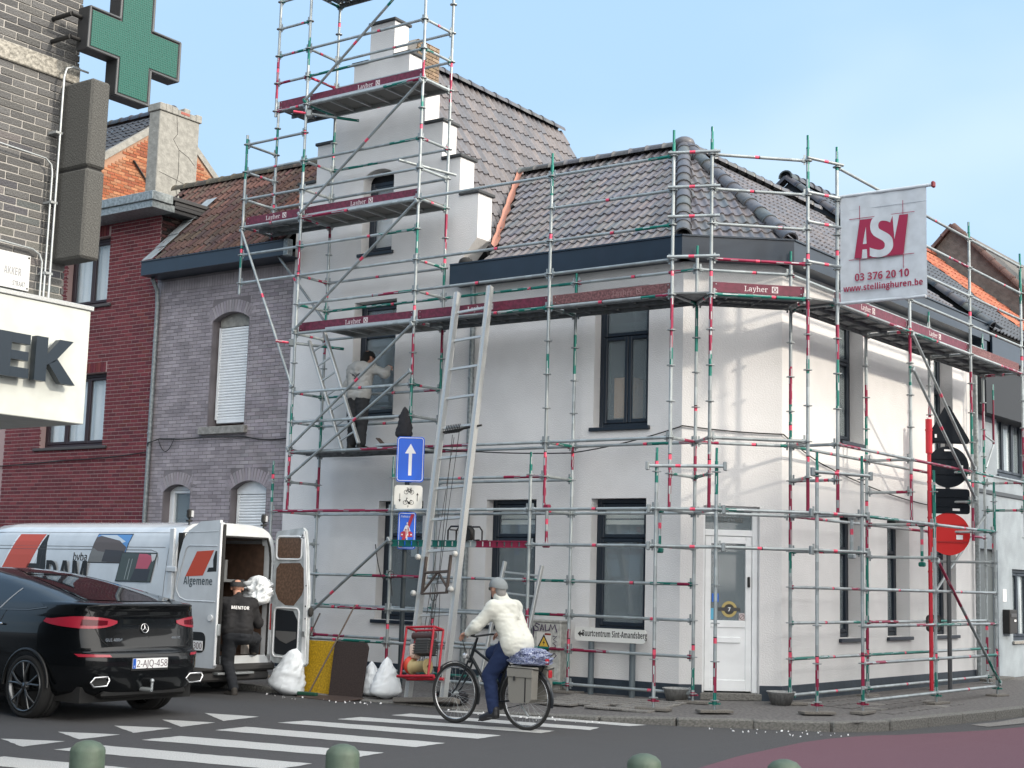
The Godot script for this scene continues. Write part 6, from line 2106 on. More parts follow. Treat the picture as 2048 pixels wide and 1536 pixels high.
	var rm := thing("red_barrier_post", "slim red post with thicker sleeve beside the dark sign backs", "post", Vector3(1.34, -0.07, -5.80))
	part(rm, "pole", MB.new().tube(Vector3.ZERO, Vector3(0, 4.05, 0), 0.034, 12).done(), std(Color(0.48, 0.012, 0.03), 0.45))
	var sl := MB.new()
	sl.tube(Vector3(0, 4.0, 0), Vector3(0, 4.58, 0), 0.056, 14)
	sl.tube(Vector3(0, 4.38, 0), Vector3(0, 4.41, 0), 0.064, 14)
	part(rm, "sleeve", sl.done(), std(Color(0.50, 0.010, 0.025), 0.4))
	part(rm, "cap", MB.new().tube(Vector3(0, 4.581, 0), Vector3(0, 4.61, 0), 0.035, 12).done(), M.white)
	var rn := MB.new()
	for y in [1.2, 2.0, 2.9, 3.5]:
		rn.tube(Vector3(0, y, 0), Vector3(0, y + 0.03, 0), 0.042, 12)
	part(rm, "collar", rn.done(), std(Color(0.45, 0.012, 0.03), 0.45))
	var bb := thing("small_sign_back", "small black rounded sign back low down between the side street poles", "traffic sign", Vector3(1.38, 1.09, -5.82))
	poly_part(bb, "panel", rr(0.25, 0.28, 0.06), 0.0, 0.02, M.black, face(Vector3.ZERO))
	poly_part(bb, "rim", rr(0.20, 0.23, 0.05), 0.004, 0.003, std(gray(0.05), 0.5), face(Vector3.ZERO))
	part(bb, "bracket", MB.new().tube(Vector3(0, 0, -0.01), Vector3(-0.04, 0, 0.02), 0.02, 8).done(), M.black)

	# ---- direction sign
	var d := thing("direction_sign", "white direction sign reading Buurtcentrum Sint-Amandsberg on two grey posts", "sign", Vector3(-1.40, -0.01, -0.08))
	var gp := std(Color(0.10, 0.125, 0.14), 0.5)
	for x in [-0.34, 0.36]:
		part(d, "post", MB.new().tube(Vector3(x, 0, -0.03), Vector3(x, 0.93, -0.03), 0.045, 12).done(), gp)
	poly_part(d, "panel", rr(1.21, 0.195, 0.05, 0.0, 0.865), 0.02, 0.03, std(Color(0.66, 0.67, 0.64), 0.45), Transform3D())
	text_part(d, "lettering", "Buurtcentrum Sint-Amandsberg", 0.088, xf_text(0.075, 0.835, 0.021), std(gray(0.03), 0.6), 0.002, "Droid Sans", 700, 0.58)
	poly_part(d, "arrow", [Vector2(-0.55, 0.868), Vector2(-0.50, 0.915), Vector2(-0.50, 0.885), Vector2(-0.45, 0.885), Vector2(-0.45, 0.851), Vector2(-0.50, 0.851), Vector2(-0.50, 0.82)], 0.022, 0.002, std(gray(0.03), 0.6), Transform3D())

	# ---- electric cabinet
	var c := thing("electric_cabinet", "pale grey electric cabinet with graffiti and yellow lightning triangle", "cabinet", Vector3(-2.50, 0.0, -0.16))
	var gm := worn(std(Color(0.48, 0.48, 0.45), 0.6), noise_tex(0.02, 5, 0.75, 1.0, 81), 1.0)
	part(c, "body", MB.new().bb(-0.26, 0.26, 0.12, 1.0, -0.13, 0.12, 0.012).done(), gm)
	part(c, "base", MB.new().bb(-0.265, 0.265, -0.02, 0.12, -0.13, 0.125, 0.006).done(), M.concrete)
	part(c, "lid", MB.new().bb(-0.275, 0.275, 1.0, 1.03, -0.13, 0.135, 0.006).done(), gm)
	part(c, "door_panel", MB.new().bb(-0.235, 0.235, 0.16, 0.97, 0.121, 0.128, 0.003).done(), gm)
	poly_part(c, "warning_plate", rr(0.26, 0.30, 0.01, -0.03, 0.70), 0.131, 0.002, std(Color(0.62, 0.60, 0.56), 0.5), Transform3D())
	poly_part(c, "warning_triangle", [Vector2(-0.145, 0.625), Vector2(0.085, 0.625), Vector2(-0.03, 0.825)], 0.1325, 0.001, std(gray(0.02), 0.5), Transform3D())
	poly_part(c, "triangle_field", [Vector2(-0.11, 0.643), Vector2(0.05, 0.643), Vector2(-0.03, 0.785)], 0.1335, 0.001, std(Color(0.66, 0.42, 0.06), 0.5), Transform3D())
	poly_part(c, "lightning", [Vector2(-0.015, 0.745), Vector2(-0.05, 0.69), Vector2(-0.03, 0.695), Vector2(-0.035, 0.655), Vector2(-0.005, 0.71), Vector2(-0.025, 0.705)], 0.1345, 0.001, std(gray(0.02), 0.5), Transform3D())
	poly_part(c, "plate_strip", rr(0.19, 0.035, 0.0, -0.03, 0.575), 0.1325, 0.001, std(gray(0.03), 0.5), Transform3D())
	poly_part(c, "plate_strip", rr(0.11, 0.03, 0.0, 0.04, 0.825), 0.1322, 0.0008, std(Color(0.2, 0.04, 0.03), 0.5), Transform3D())
	var gr := std(Color(0.035, 0.012, 0.06), 0.6)
	var tagm := MB.new()
	var zt := 0.130
	for st in [[[-0.11, 0.96], [-0.17, 0.98], [-0.20, 0.95], [-0.14, 0.92], [-0.13, 0.88], [-0.20, 0.87], [-0.22, 0.94], [-0.225, 0.72]], [[-0.10, 0.87], [-0.07, 0.97], [-0.03, 0.88], [-0.09, 0.91]], [[-0.01, 0.97], [0.0, 0.87], [0.06, 0.89]], [[0.06, 0.88], [0.09, 0.97], [0.12, 0.90], [0.16, 0.97], [0.20, 0.86]]]:
		var pp := []
		for q in st:
			pp.append(Vector3(q[0], q[1], zt))
		tagm.path(pp, 0.009, 5)
	for st in [[[0.13, 0.80], [0.20, 0.80], [0.14, 0.75], [0.20, 0.72], [0.13, 0.70], [0.19, 0.66], [0.14, 0.62], [0.20, 0.60]], [[0.10, 0.50], [0.16, 0.55], [0.20, 0.52], [0.14, 0.46], [0.07, 0.43], [0.13, 0.47]]]:
		var pp := []
		for q in st:
			pp.append(Vector3(q[0], q[1], zt))
		tagm.path(pp, 0.006, 5)
	part(c, "graffiti", tagm.done(), gr)

	# ---- bollards in the foreground
	var bl := thing("bollard", "green capped white bollard at the very left, nearest the shark teeth", "bollard", Vector3(4.95, -0.05, 14.29), 0.0, "green capped bollards in front")
	var gm2 := worn(std(Color(0.062, 0.092, 0.066), 0.6), noise_tex(0.02, 4, 0.8, 1.0, 82), 2.0, M.grain, 0.5, false)
	part(bl, "shaft", MB.new().lathe([Vector2(0.064, 0.0), Vector2(0.064, 0.82), Vector2(0.0, 0.82)], 28).done(), worn(std(Color(0.55, 0.58, 0.60), 0.6), noise_tex(0.03, 4, 0.8, 1.0, 83), 2.0, null, 1.0, false))
	part(bl, "cap", MB.new().lathe([Vector2(0.064, 0.80), Vector2(0.0685, 0.80), Vector2(0.0690, 0.935), Vector2(0.066, 0.948), Vector2(0.048, 0.966), Vector2(0.02, 0.976), Vector2(0.0, 0.978)], 28).done(), gm2)
	part(bl, "nick", MB.new().ball(Vector3(0.03, 0.813, 0.06), Vector3(0.007, 0.005, 0.01), 8).done(), M.black)
	var spots := [[5.70, 13.61, "green capped white bollard second from left, below the zebra bars"], [6.72, 12.93, "green capped bollard third from left, before the red cycle lane edge"], [7.21, 12.66, "green capped bollard at the right, showing least of itself"]]
	for q in spots:
		dup(bl, Vector3(q[0], -0.05, q[1]), rng.randf() * 3, q[2], "green capped bollards in front")

	# ---- scaffold firm's banner
	var b := thing("banner", "white scaffold hire banner with crimson initials hanging from the corner scaffold", "banner", Vector3(1.80, 7.16, -0.93))
	var W := 1.25
	var H := 1.53
	var cm := worn(std(Color(0.58, 0.62, 0.66), 0.7), noise_tex(0.01, 4, 0.9, 1.0, 84), 0.8)
	cm.backlight_enabled = true
	cm.backlight = Color(0.35, 0.36, 0.38)
	var wave := func(u: float, v: float) -> float:
		return 0.010 * sin(u * 5.0 + v * 2.0) * (0.4 + v) + 0.006 * sin(u * 17.0 + 1.0) * exp(-v * 6.0)
	var rows := []
	var back := []
	for j in 19:
		var v := H * j / 18.0
		var row := []
		var bw := []
		for i in 31:
			var u := W * i / 30.0
			var z: float = wave.call(u, v)
			row.append(Vector3(u, -v, z + 0.003))
			bw.append(Vector3(u, -v, z - 0.003))
		rows.append(row)
		back.append(bw)
	rows.reverse()
	var fm := MB.new()
	fm.grid(rows)
	fm.grid(back)
	part(b, "cloth", fm.done(), cm)
	var tb := MB.new()
	tb.tube(Vector3(-0.1, 0.012, 0), Vector3(W + 0.10, 0.012, 0), 0.024, 10)
	part(b, "rod", tb.done(), cm)
	part(b, "rod", MB.new().tube(Vector3(-0.1, -H - 0.012, 0), Vector3(W - 0.02, -H - 0.012, 0), 0.024, 10).done(), cm)
	part(b, "rod_end", MB.new().box(Vector3(W + 0.10, 0.012, 0), Vector3(0.05, 0.09, 0.07), Basis(), 0.015).done(), std(Color(0.20, 0.02, 0.03), 0.6))
	var hem := MB.new()
	hem.bb(0.0, W, -0.205, -0.200, 0.008, 0.004)
	hem.bb(0.0, W, -H + 0.185, -H + 0.180, 0.012, 0.006)
	part(b, "seam", hem.done(), std(Color(0.42, 0.46, 0.5), 0.7))
	var cr := std(Color(0.30, 0.012, 0.055), 0.6)
	var zp := 0.026
	var bp := func(called: String, pts: Array, z: float, m: Material):
		poly_part(b, called, pts, z, 0.001, m, Transform3D())
	# crimson slanted block; slits make the A and the V, the S stands pale between them
	bp.call("letter_block", [Vector2(0.213, -0.915), Vector2(0.294, -0.365), Vector2(1.0, -0.365), Vector2(0.93, -0.925)], zp, cr)
	bp.call("letter_a_counter", [Vector2(0.340, -0.72), Vector2(0.395, -0.72), Vector2(0.385, -0.48)], zp + 0.0015, cm)
	bp.call("letter_a_slit", [Vector2(0.322, -0.93), Vector2(0.335, -0.80), Vector2(0.398, -0.80), Vector2(0.405, -0.93)], zp + 0.0015, cm)
	bp.call("letter_v_slit", [Vector2(0.775, -0.35), Vector2(0.875, -0.35), Vector2(0.800, -0.70)], zp + 0.0015, cm)
	text_part(b, "letter_s", "S", 0.61, xf_text(0.605, -0.945, zp + 0.0015), cm, 0.001, "Droid Sans", 700, 0.92)
	for q in [[0.14, 1.09, -0.345, 0.0], [0.13, 1.08, -0.935, 0.0]]:
		bp.call("crop_line", [Vector2(q[0], q[2]), Vector2(q[1], q[2]), Vector2(q[1], q[2] + 0.008), Vector2(q[0], q[2] + 0.008)], zp, cr)
	for q in [[0.29, -0.16, -0.36], [0.29, -0.92, -1.13], [0.92, -0.16, -0.36], [0.92, -0.93, -1.12]]:
		bp.call("crop_line", [Vector2(q[0], q[1]), Vector2(q[0] + 0.009, q[1]), Vector2(q[0] + 0.009, q[2]), Vector2(q[0], q[2])], zp + 0.001, cr)
	text_part(b, "lettering", "03 376 20 10", 0.105, xf_text(0.61, -1.245, zp), cr, 0.001, "Droid Sans", 700, 0.94)
	text_part(b, "lettering", "www.stellinghuren.be", 0.086, xf_text(0.625, -1.385, zp), cr, 0.001, "Droid Sans", 700, 0.90)

	# ---- inclined lift on its rails
	var h := thing("lift_rail", "tall grey aluminium lift rail leaning against the front scaffold with red winch", "hoist")
	var a0 := Vector3(-2.98, -0.09, 2.2)
	var a1 := Vector3(-3.41, 6.0, 0.82)
	var ax := (a1 - a0).normalized()
	var sx := Vector3(1, 0, 0)
	sx = (sx - ax * sx.dot(ax)).normalized()
	var sz := sx.cross(ax).normalized()
	var K := Transform3D(Basis(sx, ax, sz), a0)
	var L := a0.distance_to(a1)
	for x in [-0.31, 0.31]:
		var m := MB.new()
		m.bb(x - 0.035, x + 0.035, 0.0, L, -0.055, -0.045)
		m.bb(x - 0.035, x - 0.029, 0.0, L, -0.0449, 0.045)
		m.bb(x + 0.029, x + 0.035, 0.0, L, -0.0449, 0.045)
		m.bb(x - 0.0285, x + 0.0285, 0.0, L, 0.028, 0.036)
		part(h, "rail", m.done(), M.alu, K)
	var y := 0.75
	while y < L - 0.2:
		part(h, "rung", MB.new().bb(-0.274, 0.274, y - 0.02, y + 0.02, -0.03, 0.0, 0.004).done(), M.alu, K)
		y += 0.47
	# carriage
	var rust := worn(std(Color(0.075, 0.058, 0.05), 0.8), noise_tex(0.06, 5, 0.5, 1.0, 85), 2.0)
	var cg := MB.new()
	cg.bb(-0.235, -0.205, 1.5, 2.05, 0.06, 0.10)
	cg.bb(0.205, 0.235, 1.5, 2.05, 0.06, 0.10)
	cg.bb(-0.2045, 0.2045, 1.80, 1.83, 0.06, 0.10)
	cg.bb(-0.2045, 0.2045, 1.50, 1.52, 0.06, 0.10)
	cg.tube(Vector3(-0.2, 1.55, 0.075), Vector3(0.02, 1.82, 0.075), 0.018, 6)
	cg.tube(Vector3(0.2, 1.60, 0.075), Vector3(0.02, 1.82, 0.075), 0.018, 6)
	part(h, "carriage", cg.done(), rust, K)
	for q in [[-0.36, 1.52], [-0.36, 2.05], [0.30, 1.55], [0.30, 2.06]]:
		part(h, "roller", MB.new().lathe([Vector2(0.0, -0.02), Vector2(0.04, -0.02), Vector2(0.044, 0.0), Vector2(0.04, 0.02), Vector2(0.018, 0.021), Vector2(0.018, 0.03), Vector2(0.0, 0.03)], 16, Transform3D(Basis(Vector3.RIGHT, PI / 2), Vector3(q[0], q[1], 0.10))).done(), std(Color(0.42, 0.42, 0.40), 0.5), K)
	var rp := MB.new()
	for q in [[0.02, 1.82, -0.05, 3.9, 0.05], [0.02, 1.82, 0.06, 3.95, 0.03], [0.0, 1.80, -0.12, 0.55, 0.03], [0.03, 1.80, 0.02, 0.6, 0.06], [-0.02, 1.5, -0.1, 0.5, 0.02], [0.08, 1.5, 0.16, 0.45, 0.05], [-0.1, 3.9, -0.22, 0.5, -0.08]]:
		rp.path(sag(Vector3(q[0], q[1], q[4]), Vector3(q[2], q[3], q[4] * 0.6), -0.03, 8), 0.006, 4)
	rp.path([Vector3(-0.05, 1.5, 0.11), Vector3(0.0, 1.40, 0.12), Vector3(0.07, 1.40, 0.12), Vector3(0.10, 1.5, 0.11)], 0.007, 5)
	part(h, "rope", rp.done(), M.cable, K)
	# clamps tying the rail head to the scaffold
	var kn := MB.new()
	for k in 9:
		kn.path([Vector3(-0.2 + k * 0.03, 4.02, -0.1), Vector3(-0.18 + k * 0.03, 3.92, 0.05), Vector3(-0.17 + k * 0.03, 4.06, 0.03)], 0.008, 4)
	kn.tube(Vector3(-0.34, 3.98, -0.03), Vector3(0.42, 4.02, -0.03), 0.016, 6)
	part(h, "lashing", kn.done(), M.cable, K)
	# red winch frame with its motor
	var wr := std(Color(0.40, 0.016, 0.030), 0.5)
	var wf := MB.new()
	for x in [-0.24, 0.24]:
		for z in [0.08, 0.30]:
			wf.tube(Vector3(x, 0.30, z), Vector3(x, 0.98, z), 0.017, 6)
		wf.tube(Vector3(x, 0.98, 0.08), Vector3(x, 0.98, 0.30), 0.017, 6)
		wf.tube(Vector3(x, 0.30, 0.08), Vector3(x, 0.30, 0.30), 0.017, 6)
	for z in [0.08, 0.30]:
		wf.tube(Vector3(-0.3, 0.30, z), Vector3(0.34, 0.30, z), 0.022, 6)
		wf.tube(Vector3(-0.24, 0.98, z), Vector3(0.24, 0.98, z), 0.017, 6)
	part(h, "winch_frame", wf.done(), wr, K)
	var mo := MB.new()
	mo.box(Vector3(0.05, 0.72, 0.19), Vector3(0.26, 0.22, 0.2), Basis(), 0.02)
	for i in 6:
		mo.box(Vector3(0.05, 0.62 + i * 0.035, 0.19), Vector3(0.28, 0.008, 0.22))
	part(h, "winch_motor", mo.done(), std(Color(0.05, 0.05, 0.05), 0.6), K)
	part(h, "rope_drum", MB.new().lathe([Vector2(0.02, -0.14), Vector2(0.11, -0.14), Vector2(0.11, -0.12), Vector2(0.08, -0.11), Vector2(0.08, 0.11), Vector2(0.11, 0.12), Vector2(0.11, 0.14), Vector2(0.02, 0.14)], 20, Transform3D(Basis(Vector3(0, 0, 1), PI / 2), Vector3(0.0, 0.45, 0.2))).done(), std(Color(0.34, 0.27, 0.13), 0.7), K)
	part(h, "motor_cover", MB.new().lathe([Vector2(0.0, -0.05), Vector2(0.10, -0.05), Vector2(0.13, 0.0), Vector2(0.10, 0.05), Vector2(0.0, 0.06)], 20, Transform3D(Basis(Vector3(0, 0, 1), PI / 2), Vector3(-0.17, 0.47, 0.2))).done(), std(Color(0.55, 0.06, 0.03), 0.5), K)
	part(h, "fuel_tank", MB.new().box(Vector3(-0.13, 0.66, 0.19), Vector3(0.1, 0.2, 0.18), Basis(Vector3(0, 0, 1), 0.2), 0.03).done(), std(Color(0.60, 0.45, 0.38), 0.5), K)
	part(h, "silencer", MB.new().tube(Vector3(-0.18, 0.88, 0.2), Vector3(0.2, 0.88, 0.2), 0.05, 12).done(), std(Color(0.08, 0.05, 0.05), 0.5), K)
	part(h, "foot_bar", MB.new().bb(-0.5, 0.55, -0.02, 0.05, -0.08, 0.1, 0.01).done(), M.plank, K)
	var pl := thing("tool_bag", "red and black tool bag lying at the foot of the lift rail", "bag", Vector3(-2.75, -0.12, 1.9))
	var sk := sack_mesh(0.20, 0.22, 0.16, 4, 0.05, 0.8)
	part(pl, "bag", sk, std(Color(0.02, 0.02, 0.025), 0.8))
	part(pl, "flap", MB.new().box(Vector3(-0.18, 0.08, 0.06), Vector3(0.12, 0.14, 0.1), Basis(UP, 0.4), 0.03).done(), std(Color(0.35, 0.012, 0.03), 0.7))
	# black tubular frame on the perforated beam
	var lo := thing("pulley_frame", "black tubular pulley frame standing on the red and green beam", "pulley", Vector3(-3.22, lev(4) + 0.052, 1.09))
	var lf := MB.new()
	for z in [-0.1, 0.1]:
		lf.path([Vector3(-0.24, 0.0, z), Vector3(-0.24, 0.14, z), Vector3(-0.19, 0.2, z), Vector3(0.19, 0.2, z), Vector3(0.24, 0.14, z), Vector3(0.24, 0.0, z), Vector3(0.34, 0.0, z)], 0.013, 8)
	lf.tube(Vector3(-0.2, 0.15, -0.1), Vector3(-0.2, 0.15, 0.1), 0.01, 6)
	part(lo, "frame", lf.done(), M.black)
	part(lo, "pulley_wheel", MB.new().lathe([Vector2(0.0, -0.05), Vector2(0.12, -0.05), Vector2(0.09, 0.0), Vector2(0.12, 0.05), Vector2(0.0, 0.05)], 18, Transform3D(Basis(Vector3.RIGHT, PI / 2), Vector3(0.02, 0.09, 0))).done(), M.black)

	# ---- short ladder behind the cyclist
	var ld := thing("short_ladder", "short aluminium ladder leaning in the scaffold behind the cyclist", "ladder")
	var p0 := Vector3(-2.78, -0.05, 0.80)
	var p1 := Vector3(-2.64, 1.86, 0.40)
	ladder(ld, p0, p1, 0.34, 0.31)
	# ---- ladder inside the tower
	var l2 := thing("tower_ladder", "slim aluminium ladder inside the tower beside the worker", "ladder")
	ladder(l2, Vector3(-6.06, lev(7) + 0.05, 0.5), Vector3(-6.94, lev(11) - 0.02, 0.5), 0.18, 0.28)

	# ---- rubble sacks, boards, broom, plate
	var s1 := part(self, "rubble_sack", sack_mesh(0.70, 0.29, 0.21, 11, 0.022, 0.22), M.sack, Transform3D(Basis(UP, 0.4) * Basis(Vector3(0, 0, 1), -0.24), Vector3(-5.42, -0.15, 2.45)))
	tag(s1, "white plastic rubble sack slumped against the yellow board", "sack", "white rubble sacks")
	var s2 := part(self, "rubble_sack", sack_mesh(0.60, 0.25, 0.17, 12, 0.016, 0.08), M.sack, Transform3D(Basis(UP, 1.0), Vector3(-3.92, -0.13, 1.92)))
	tag(s2, "white plastic rubble sack with pointed top nearest the sign post", "sack", "white rubble sacks")
	var s3 := part(self, "rubble_sack", sack_mesh(0.52, 0.19, 0.16, 13, 0.018, 0.12), M.sack, Transform3D(Basis(UP, 2.0) * Basis(Vector3(0, 0, 1), 0.08), Vector3(-4.30, -0.13, 1.80)))
	tag(s3, "white plastic rubble sack half hidden between the brown board and the pointed sack", "sack", "white rubble sacks")
	var yb := part(self, "yellow_board", MB.new().prism(PackedVector2Array(rr(0.76, 0.80, 0.06)), 0.03).done(), worn(std(Color(0.55, 0.34, 0.012), 0.6), noise_tex(0.04, 5, 0.55, 1.0, 86), 1.3), Transform3D(Basis(UP, 0.12) * Basis(Vector3.RIGHT, -0.12), Vector3(-5.12, 0.25, 2.12)))
	tag(yb, "dirty yellow plastic board leaning upright behind the sack", "board")
	var bb2 := part(self, "brown_board", MB.new().prism(PackedVector2Array([Vector2(-0.31, -0.40), Vector2(0.27, -0.40), Vector2(0.31, 0.33), Vector2(0.27, 0.40), Vector2(-0.29, 0.40)]), 0.025).done(), worn(std(Color(0.048, 0.034, 0.032), 0.8), noise_tex(0.05, 5, 0.6, 1.0, 87), 1.4), Transform3D(Basis(UP, 0.1) * Basis(Vector3.RIGHT, -0.10), Vector3(-4.44, 0.26, 2.16)))
	tag(bb2, "dark brown formwork board leaning beside the yellow board", "board")
	var sp := part(self, "ground_plate", MB.new().box(Vector3.ZERO, Vector3(0.95, 0.02, 0.48), Basis(), 0.004).done(), worn(std(Color(0.075, 0.05, 0.042), 0.7), noise_tex(0.05, 5, 0.5, 1.0, 88), 1.4), Transform3D(Basis(UP, -0.12) * Basis(Vector3.RIGHT, 0.05), Vector3(-4.55, -0.13, 2.42)))
	tag(sp, "brown plate lying flat on the road before the boards", "plate")
	var br := thing("broom", "broom with dark green head leaning against the brown board", "broom")
	part(br, "handle", MB.new().tube(Vector3(-4.95, -0.09, 2.42), Vector3(-4.46, 1.19, 2.05), 0.012, 8).done(), std(Color(0.13, 0.10, 0.08), 0.7))
	part(br, "head", MB.new().box(Vector3(-4.97, -0.10, 2.43), Vector3(0.34, 0.05, 0.07), Basis(UP, 0.1), 0.01).done(), std(Color(0.012, 0.07, 0.04), 0.7))
	part(br, "bristles", MB.new().box(Vector3(-4.97, -0.135, 2.43), Vector3(0.32, 0.03, 0.06), Basis(UP, 0.1)).done(), M.black)
	var rod := part(self, "iron_rod", MB.new().tube(Vector3(-5.72, 0.50, 1.75), Vector3(-5.56, 1.03, 1.6), 0.014, 6).done(), std(Color(0.07, 0.06, 0.055), 0.7))
	tag(rod, "short dark iron rod sticking up behind the van's open rear door", "rod")
	# rubber tubs at the scaffold feet
	var tub := MB.new().lathe([Vector2(0.0, 0.01), Vector2(0.135, 0.01), Vector2(0.14, 0.0), Vector2(0.19, 0.17), Vector2(0.205, 0.172), Vector2(0.205, 0.185), Vector2(0.185, 0.185), Vector2(0.13, 0.03), Vector2(0.0, 0.03)], 24).done()
	var tm := worn(std(Color(0.42, 0.425, 0.42), 0.8), noise_tex(0.03, 4, 0.6, 1.0, 89), 1.6)
	var t1 := part(self, "mortar_tub", tub, tm, Transform3D(Basis(), Vector3(-0.26, -0.005, -0.02)))
	tag(t1, "grey mortar tub under the ledger left of the white door", "tub", "grey mortar tubs")
	var t2 := part(self, "mortar_tub", tub, tm, Transform3D(Basis(UP, 1.0), Vector3(0.93, -0.012, -0.86)))
	tag(t2, "grey mortar tub by the scaffold pole right of the white door", "tub", "grey mortar tubs")
	# dark jacket hung on the tower, floodlight bits on the deck
	var jk := part(self, "hung_jacket", sack_mesh(0.54, 0.14, 0.07, 21, 0.018, 0.16), std(Color(0.014, 0.014, 0.018), 0.85), Transform3D(Basis(UP, 0.3), Vector3(-4.70, 3.72, 0.80)))
	tag(jk, "black jacket hung on the tower pole above the arrow sign", "jacket")
	var tr := thing("trowel_board", "mortar board with metal trowel on the deck by the worker", "tool", Vector3(-5.2, lev(7) + 0.04, 0.55))
	part(tr, "board", MB.new().box(Vector3(0.05, 0.03, 0), Vector3(0.5, 0.04, 0.22), Basis(), 0.006).done(), M.alu)
	part(tr, "trowel", MB.new().box(Vector3(-0.18, 0.10, 0.02), Vector3(0.14, 0.02, 0.1), Basis(Vector3(0, 0, 1), -0.7), 0.004).done(), std(Color(0.06, 0.04, 0.03), 0.6))
	# electric cable sagging along the white front and round the corner
	var cb := MB.new()
	cb.path(sag(Vector3(-8.2, 3.80, -0.27), Vector3(-6.6, 3.62, -0.25), 0.05) + sag(Vector3(-6.5, 3.62, -0.25), Vector3(-4.9, 3.68, 0.0), 0.02) + sag(Vector3(-4.64, 3.66, 0.04), Vector3(-2.07, 3.52, 0.05), 0.03) + sag(Vector3(-2.07, 3.52, 0.05), Vector3(-0.42, 3.88, -0.27), 0.04) + sag(PA + CN * 0.03 + UP * 3.9, PB + CN * 0.03 + UP * 3.83, 0.02) + sag(PB + BN * 0.03 + UP * 3.83, PB + BD * 1.2 + BN * 0.04 + UP * 3.5, 0.02) + sag(PB + BD * 1.2 + BN * 0.04 + UP * 3.5, PB + BD * 6.6 + BN * 0.04 + UP * 3.1, 0.12), 0.010, 5)
	var ce := part(self, "site_cable", cb.done(), M.cable)
	tag(ce, "thin black cable sagging across the white walls round the corner", "cable")
	var cc := MB.new()
	cc.path(sag(Vector3(-4.92, lev(4) - 0.02, 1.12), Vector3(-4.66, lev(3) + 0.0, 1.12), 0.22), 0.008, 5)
	cc.path(circle_pts(Vector3(-4.58, lev(3) + 0.02, 1.13), 0.06, 10), 0.007, 4, true)
	cc.path(sag(Vector3(-4.62, lev(3), 1.12), Vector3(-4.56, lev(2) + 0.2, 1.1), -0.05), 0.007, 5)
	var c2 := part(self, "loose_cable", cc.done(), M.cable)
	tag(c2, "loose loop of black cable hanging from the brace left of the sign post", "cable")
	# plaster crumbs along the kerb
	var crumbs := []
	for i in 90:
		var k := rng.randi() % 4
		var p := Vector3(rng.randf_range(0.9, 2.6), -0.18, rng.randf_range(0.4, 1.7))
		if k == 1:
			p = Vector3(rng.randf_range(-2.6, 0.0), -0.14, rng.randf_range(2.0, 2.8))
		elif k == 2:
			p = Vector3(rng.randf_range(-5.6, -3.5), -0.14, rng.randf_range(2.4, 3.0))
		if k != 0 or p.x + p.z * 0.9 > 2.7:
			p.y = road_y(p.z) + 0.006
			crumbs.append(Transform3D(Basis(Vector3(1, 1, 0.3).normalized(), rng.randf() * 6.0).scaled(Vector3.ONE * rng.randf_range(0.25, 0.95)), p))
	var cr2 := stuff(self, "plaster_crumbs", MB.new().box(Vector3.ZERO, Vector3(0.035, 0.018, 0.026), Basis(), 0.006).done(), M.white, crumbs)
	tag(cr2, "white plaster crumbs scattered along the kerb and zebra crossing", "debris")

func ladder(o: Node3D, a: Vector3, b: Vector3, hw: float, step: float):
	var ax := (b - a).normalized()
	var sx := Vector3(1, 0, 0)
	if absf(ax.x) > 0.2:
		sx = Vector3(ax.y, -ax.x, 0).normalized()
	sx = (sx - ax * sx.dot(ax)).normalized()
	var K := Transform3D(Basis(sx, ax, sx.cross(ax)), a)
	var L := a.distance_to(b)
	for x in [-hw, hw]:
		part(o, "stile", MB.new().bb(x - 0.022, x + 0.022, 0, L, -0.032, 0.032, 0.006).done(), M.alu, K)
	var y := step * 0.8
	while y < L - 0.06:
		part(o, "rung", MB.new().bb(-hw + 0.0225, hw - 0.0225, y - 0.014, y + 0.014, -0.014, 0.014, 0.004).done(), M.alu, K)
		y += step

func sack_mesh(h: float, rx: float, rz: float, sd: int, amp: float, top: float) -> ArrayMesh:
	var n := FastNoiseLite.new()
	n.seed = sd
	n.frequency = 3.4
	n.fractal_octaves = 3
	var rows := []
	var m := 22
	for j in m + 1:
		var t := float(j) / m
		var row := []
		var r := sin(clampf(t * 9.0, 0.0, PI / 2)) * lerpf(1.0, top, pow(t, 1.5)) * (1.0 if t < 0.94 else lerpf(1.0, 0.02, (t - 0.94) / 0.06))
		if j == 0:
			r = 0.02
		for i in 33:
			var a := TAU * i / 32
			var d := Vector3(sin(a), 0, cos(a))
			var k := n.get_noise_3d(d.x * 1.3, t * 1.1, d.z * 1.3) * 2.2
			k += absf(n.get_noise_3d(d.x * 2.6 + 5.0, t * 1.9, d.z * 2.6)) * 2.6
			var q := r + amp / maxf(rx, rz) * k * sin(t * PI)
			row.append(Vector3(d.x * rx * q, t * h + 0.25 * amp * k * sin(t * PI), d.z * rz * q))
		rows.append(row)
	return MB.new().grid(rows).done()
# ---------------------------------------------------------------- the van
func interp(tab: Array, y: float, k: int) -> float:
	if y <= tab[0][0]:
		return tab[0][k]
	for i in tab.size() - 1:
		if y <= tab[i + 1][0]:
			return lerpf(tab[i][k], tab[i + 1][k], (y - tab[i][0]) / (tab[i + 1][0] - tab[i][0]))
	return tab[-1][k]

const VP := [[0.42, 0.95], [0.50, 0.985], [0.80, 1.01], [1.25, 1.015], [1.60, 1.0], [1.95, 0.965], [2.15, 0.93], [2.28, 0.88], [2.37, 0.80], [2.43, 0.68], [2.465, 0.45], [2.475, 0.0]]

func van_z(y: float) -> float:
	return interp(VP, y, 1)

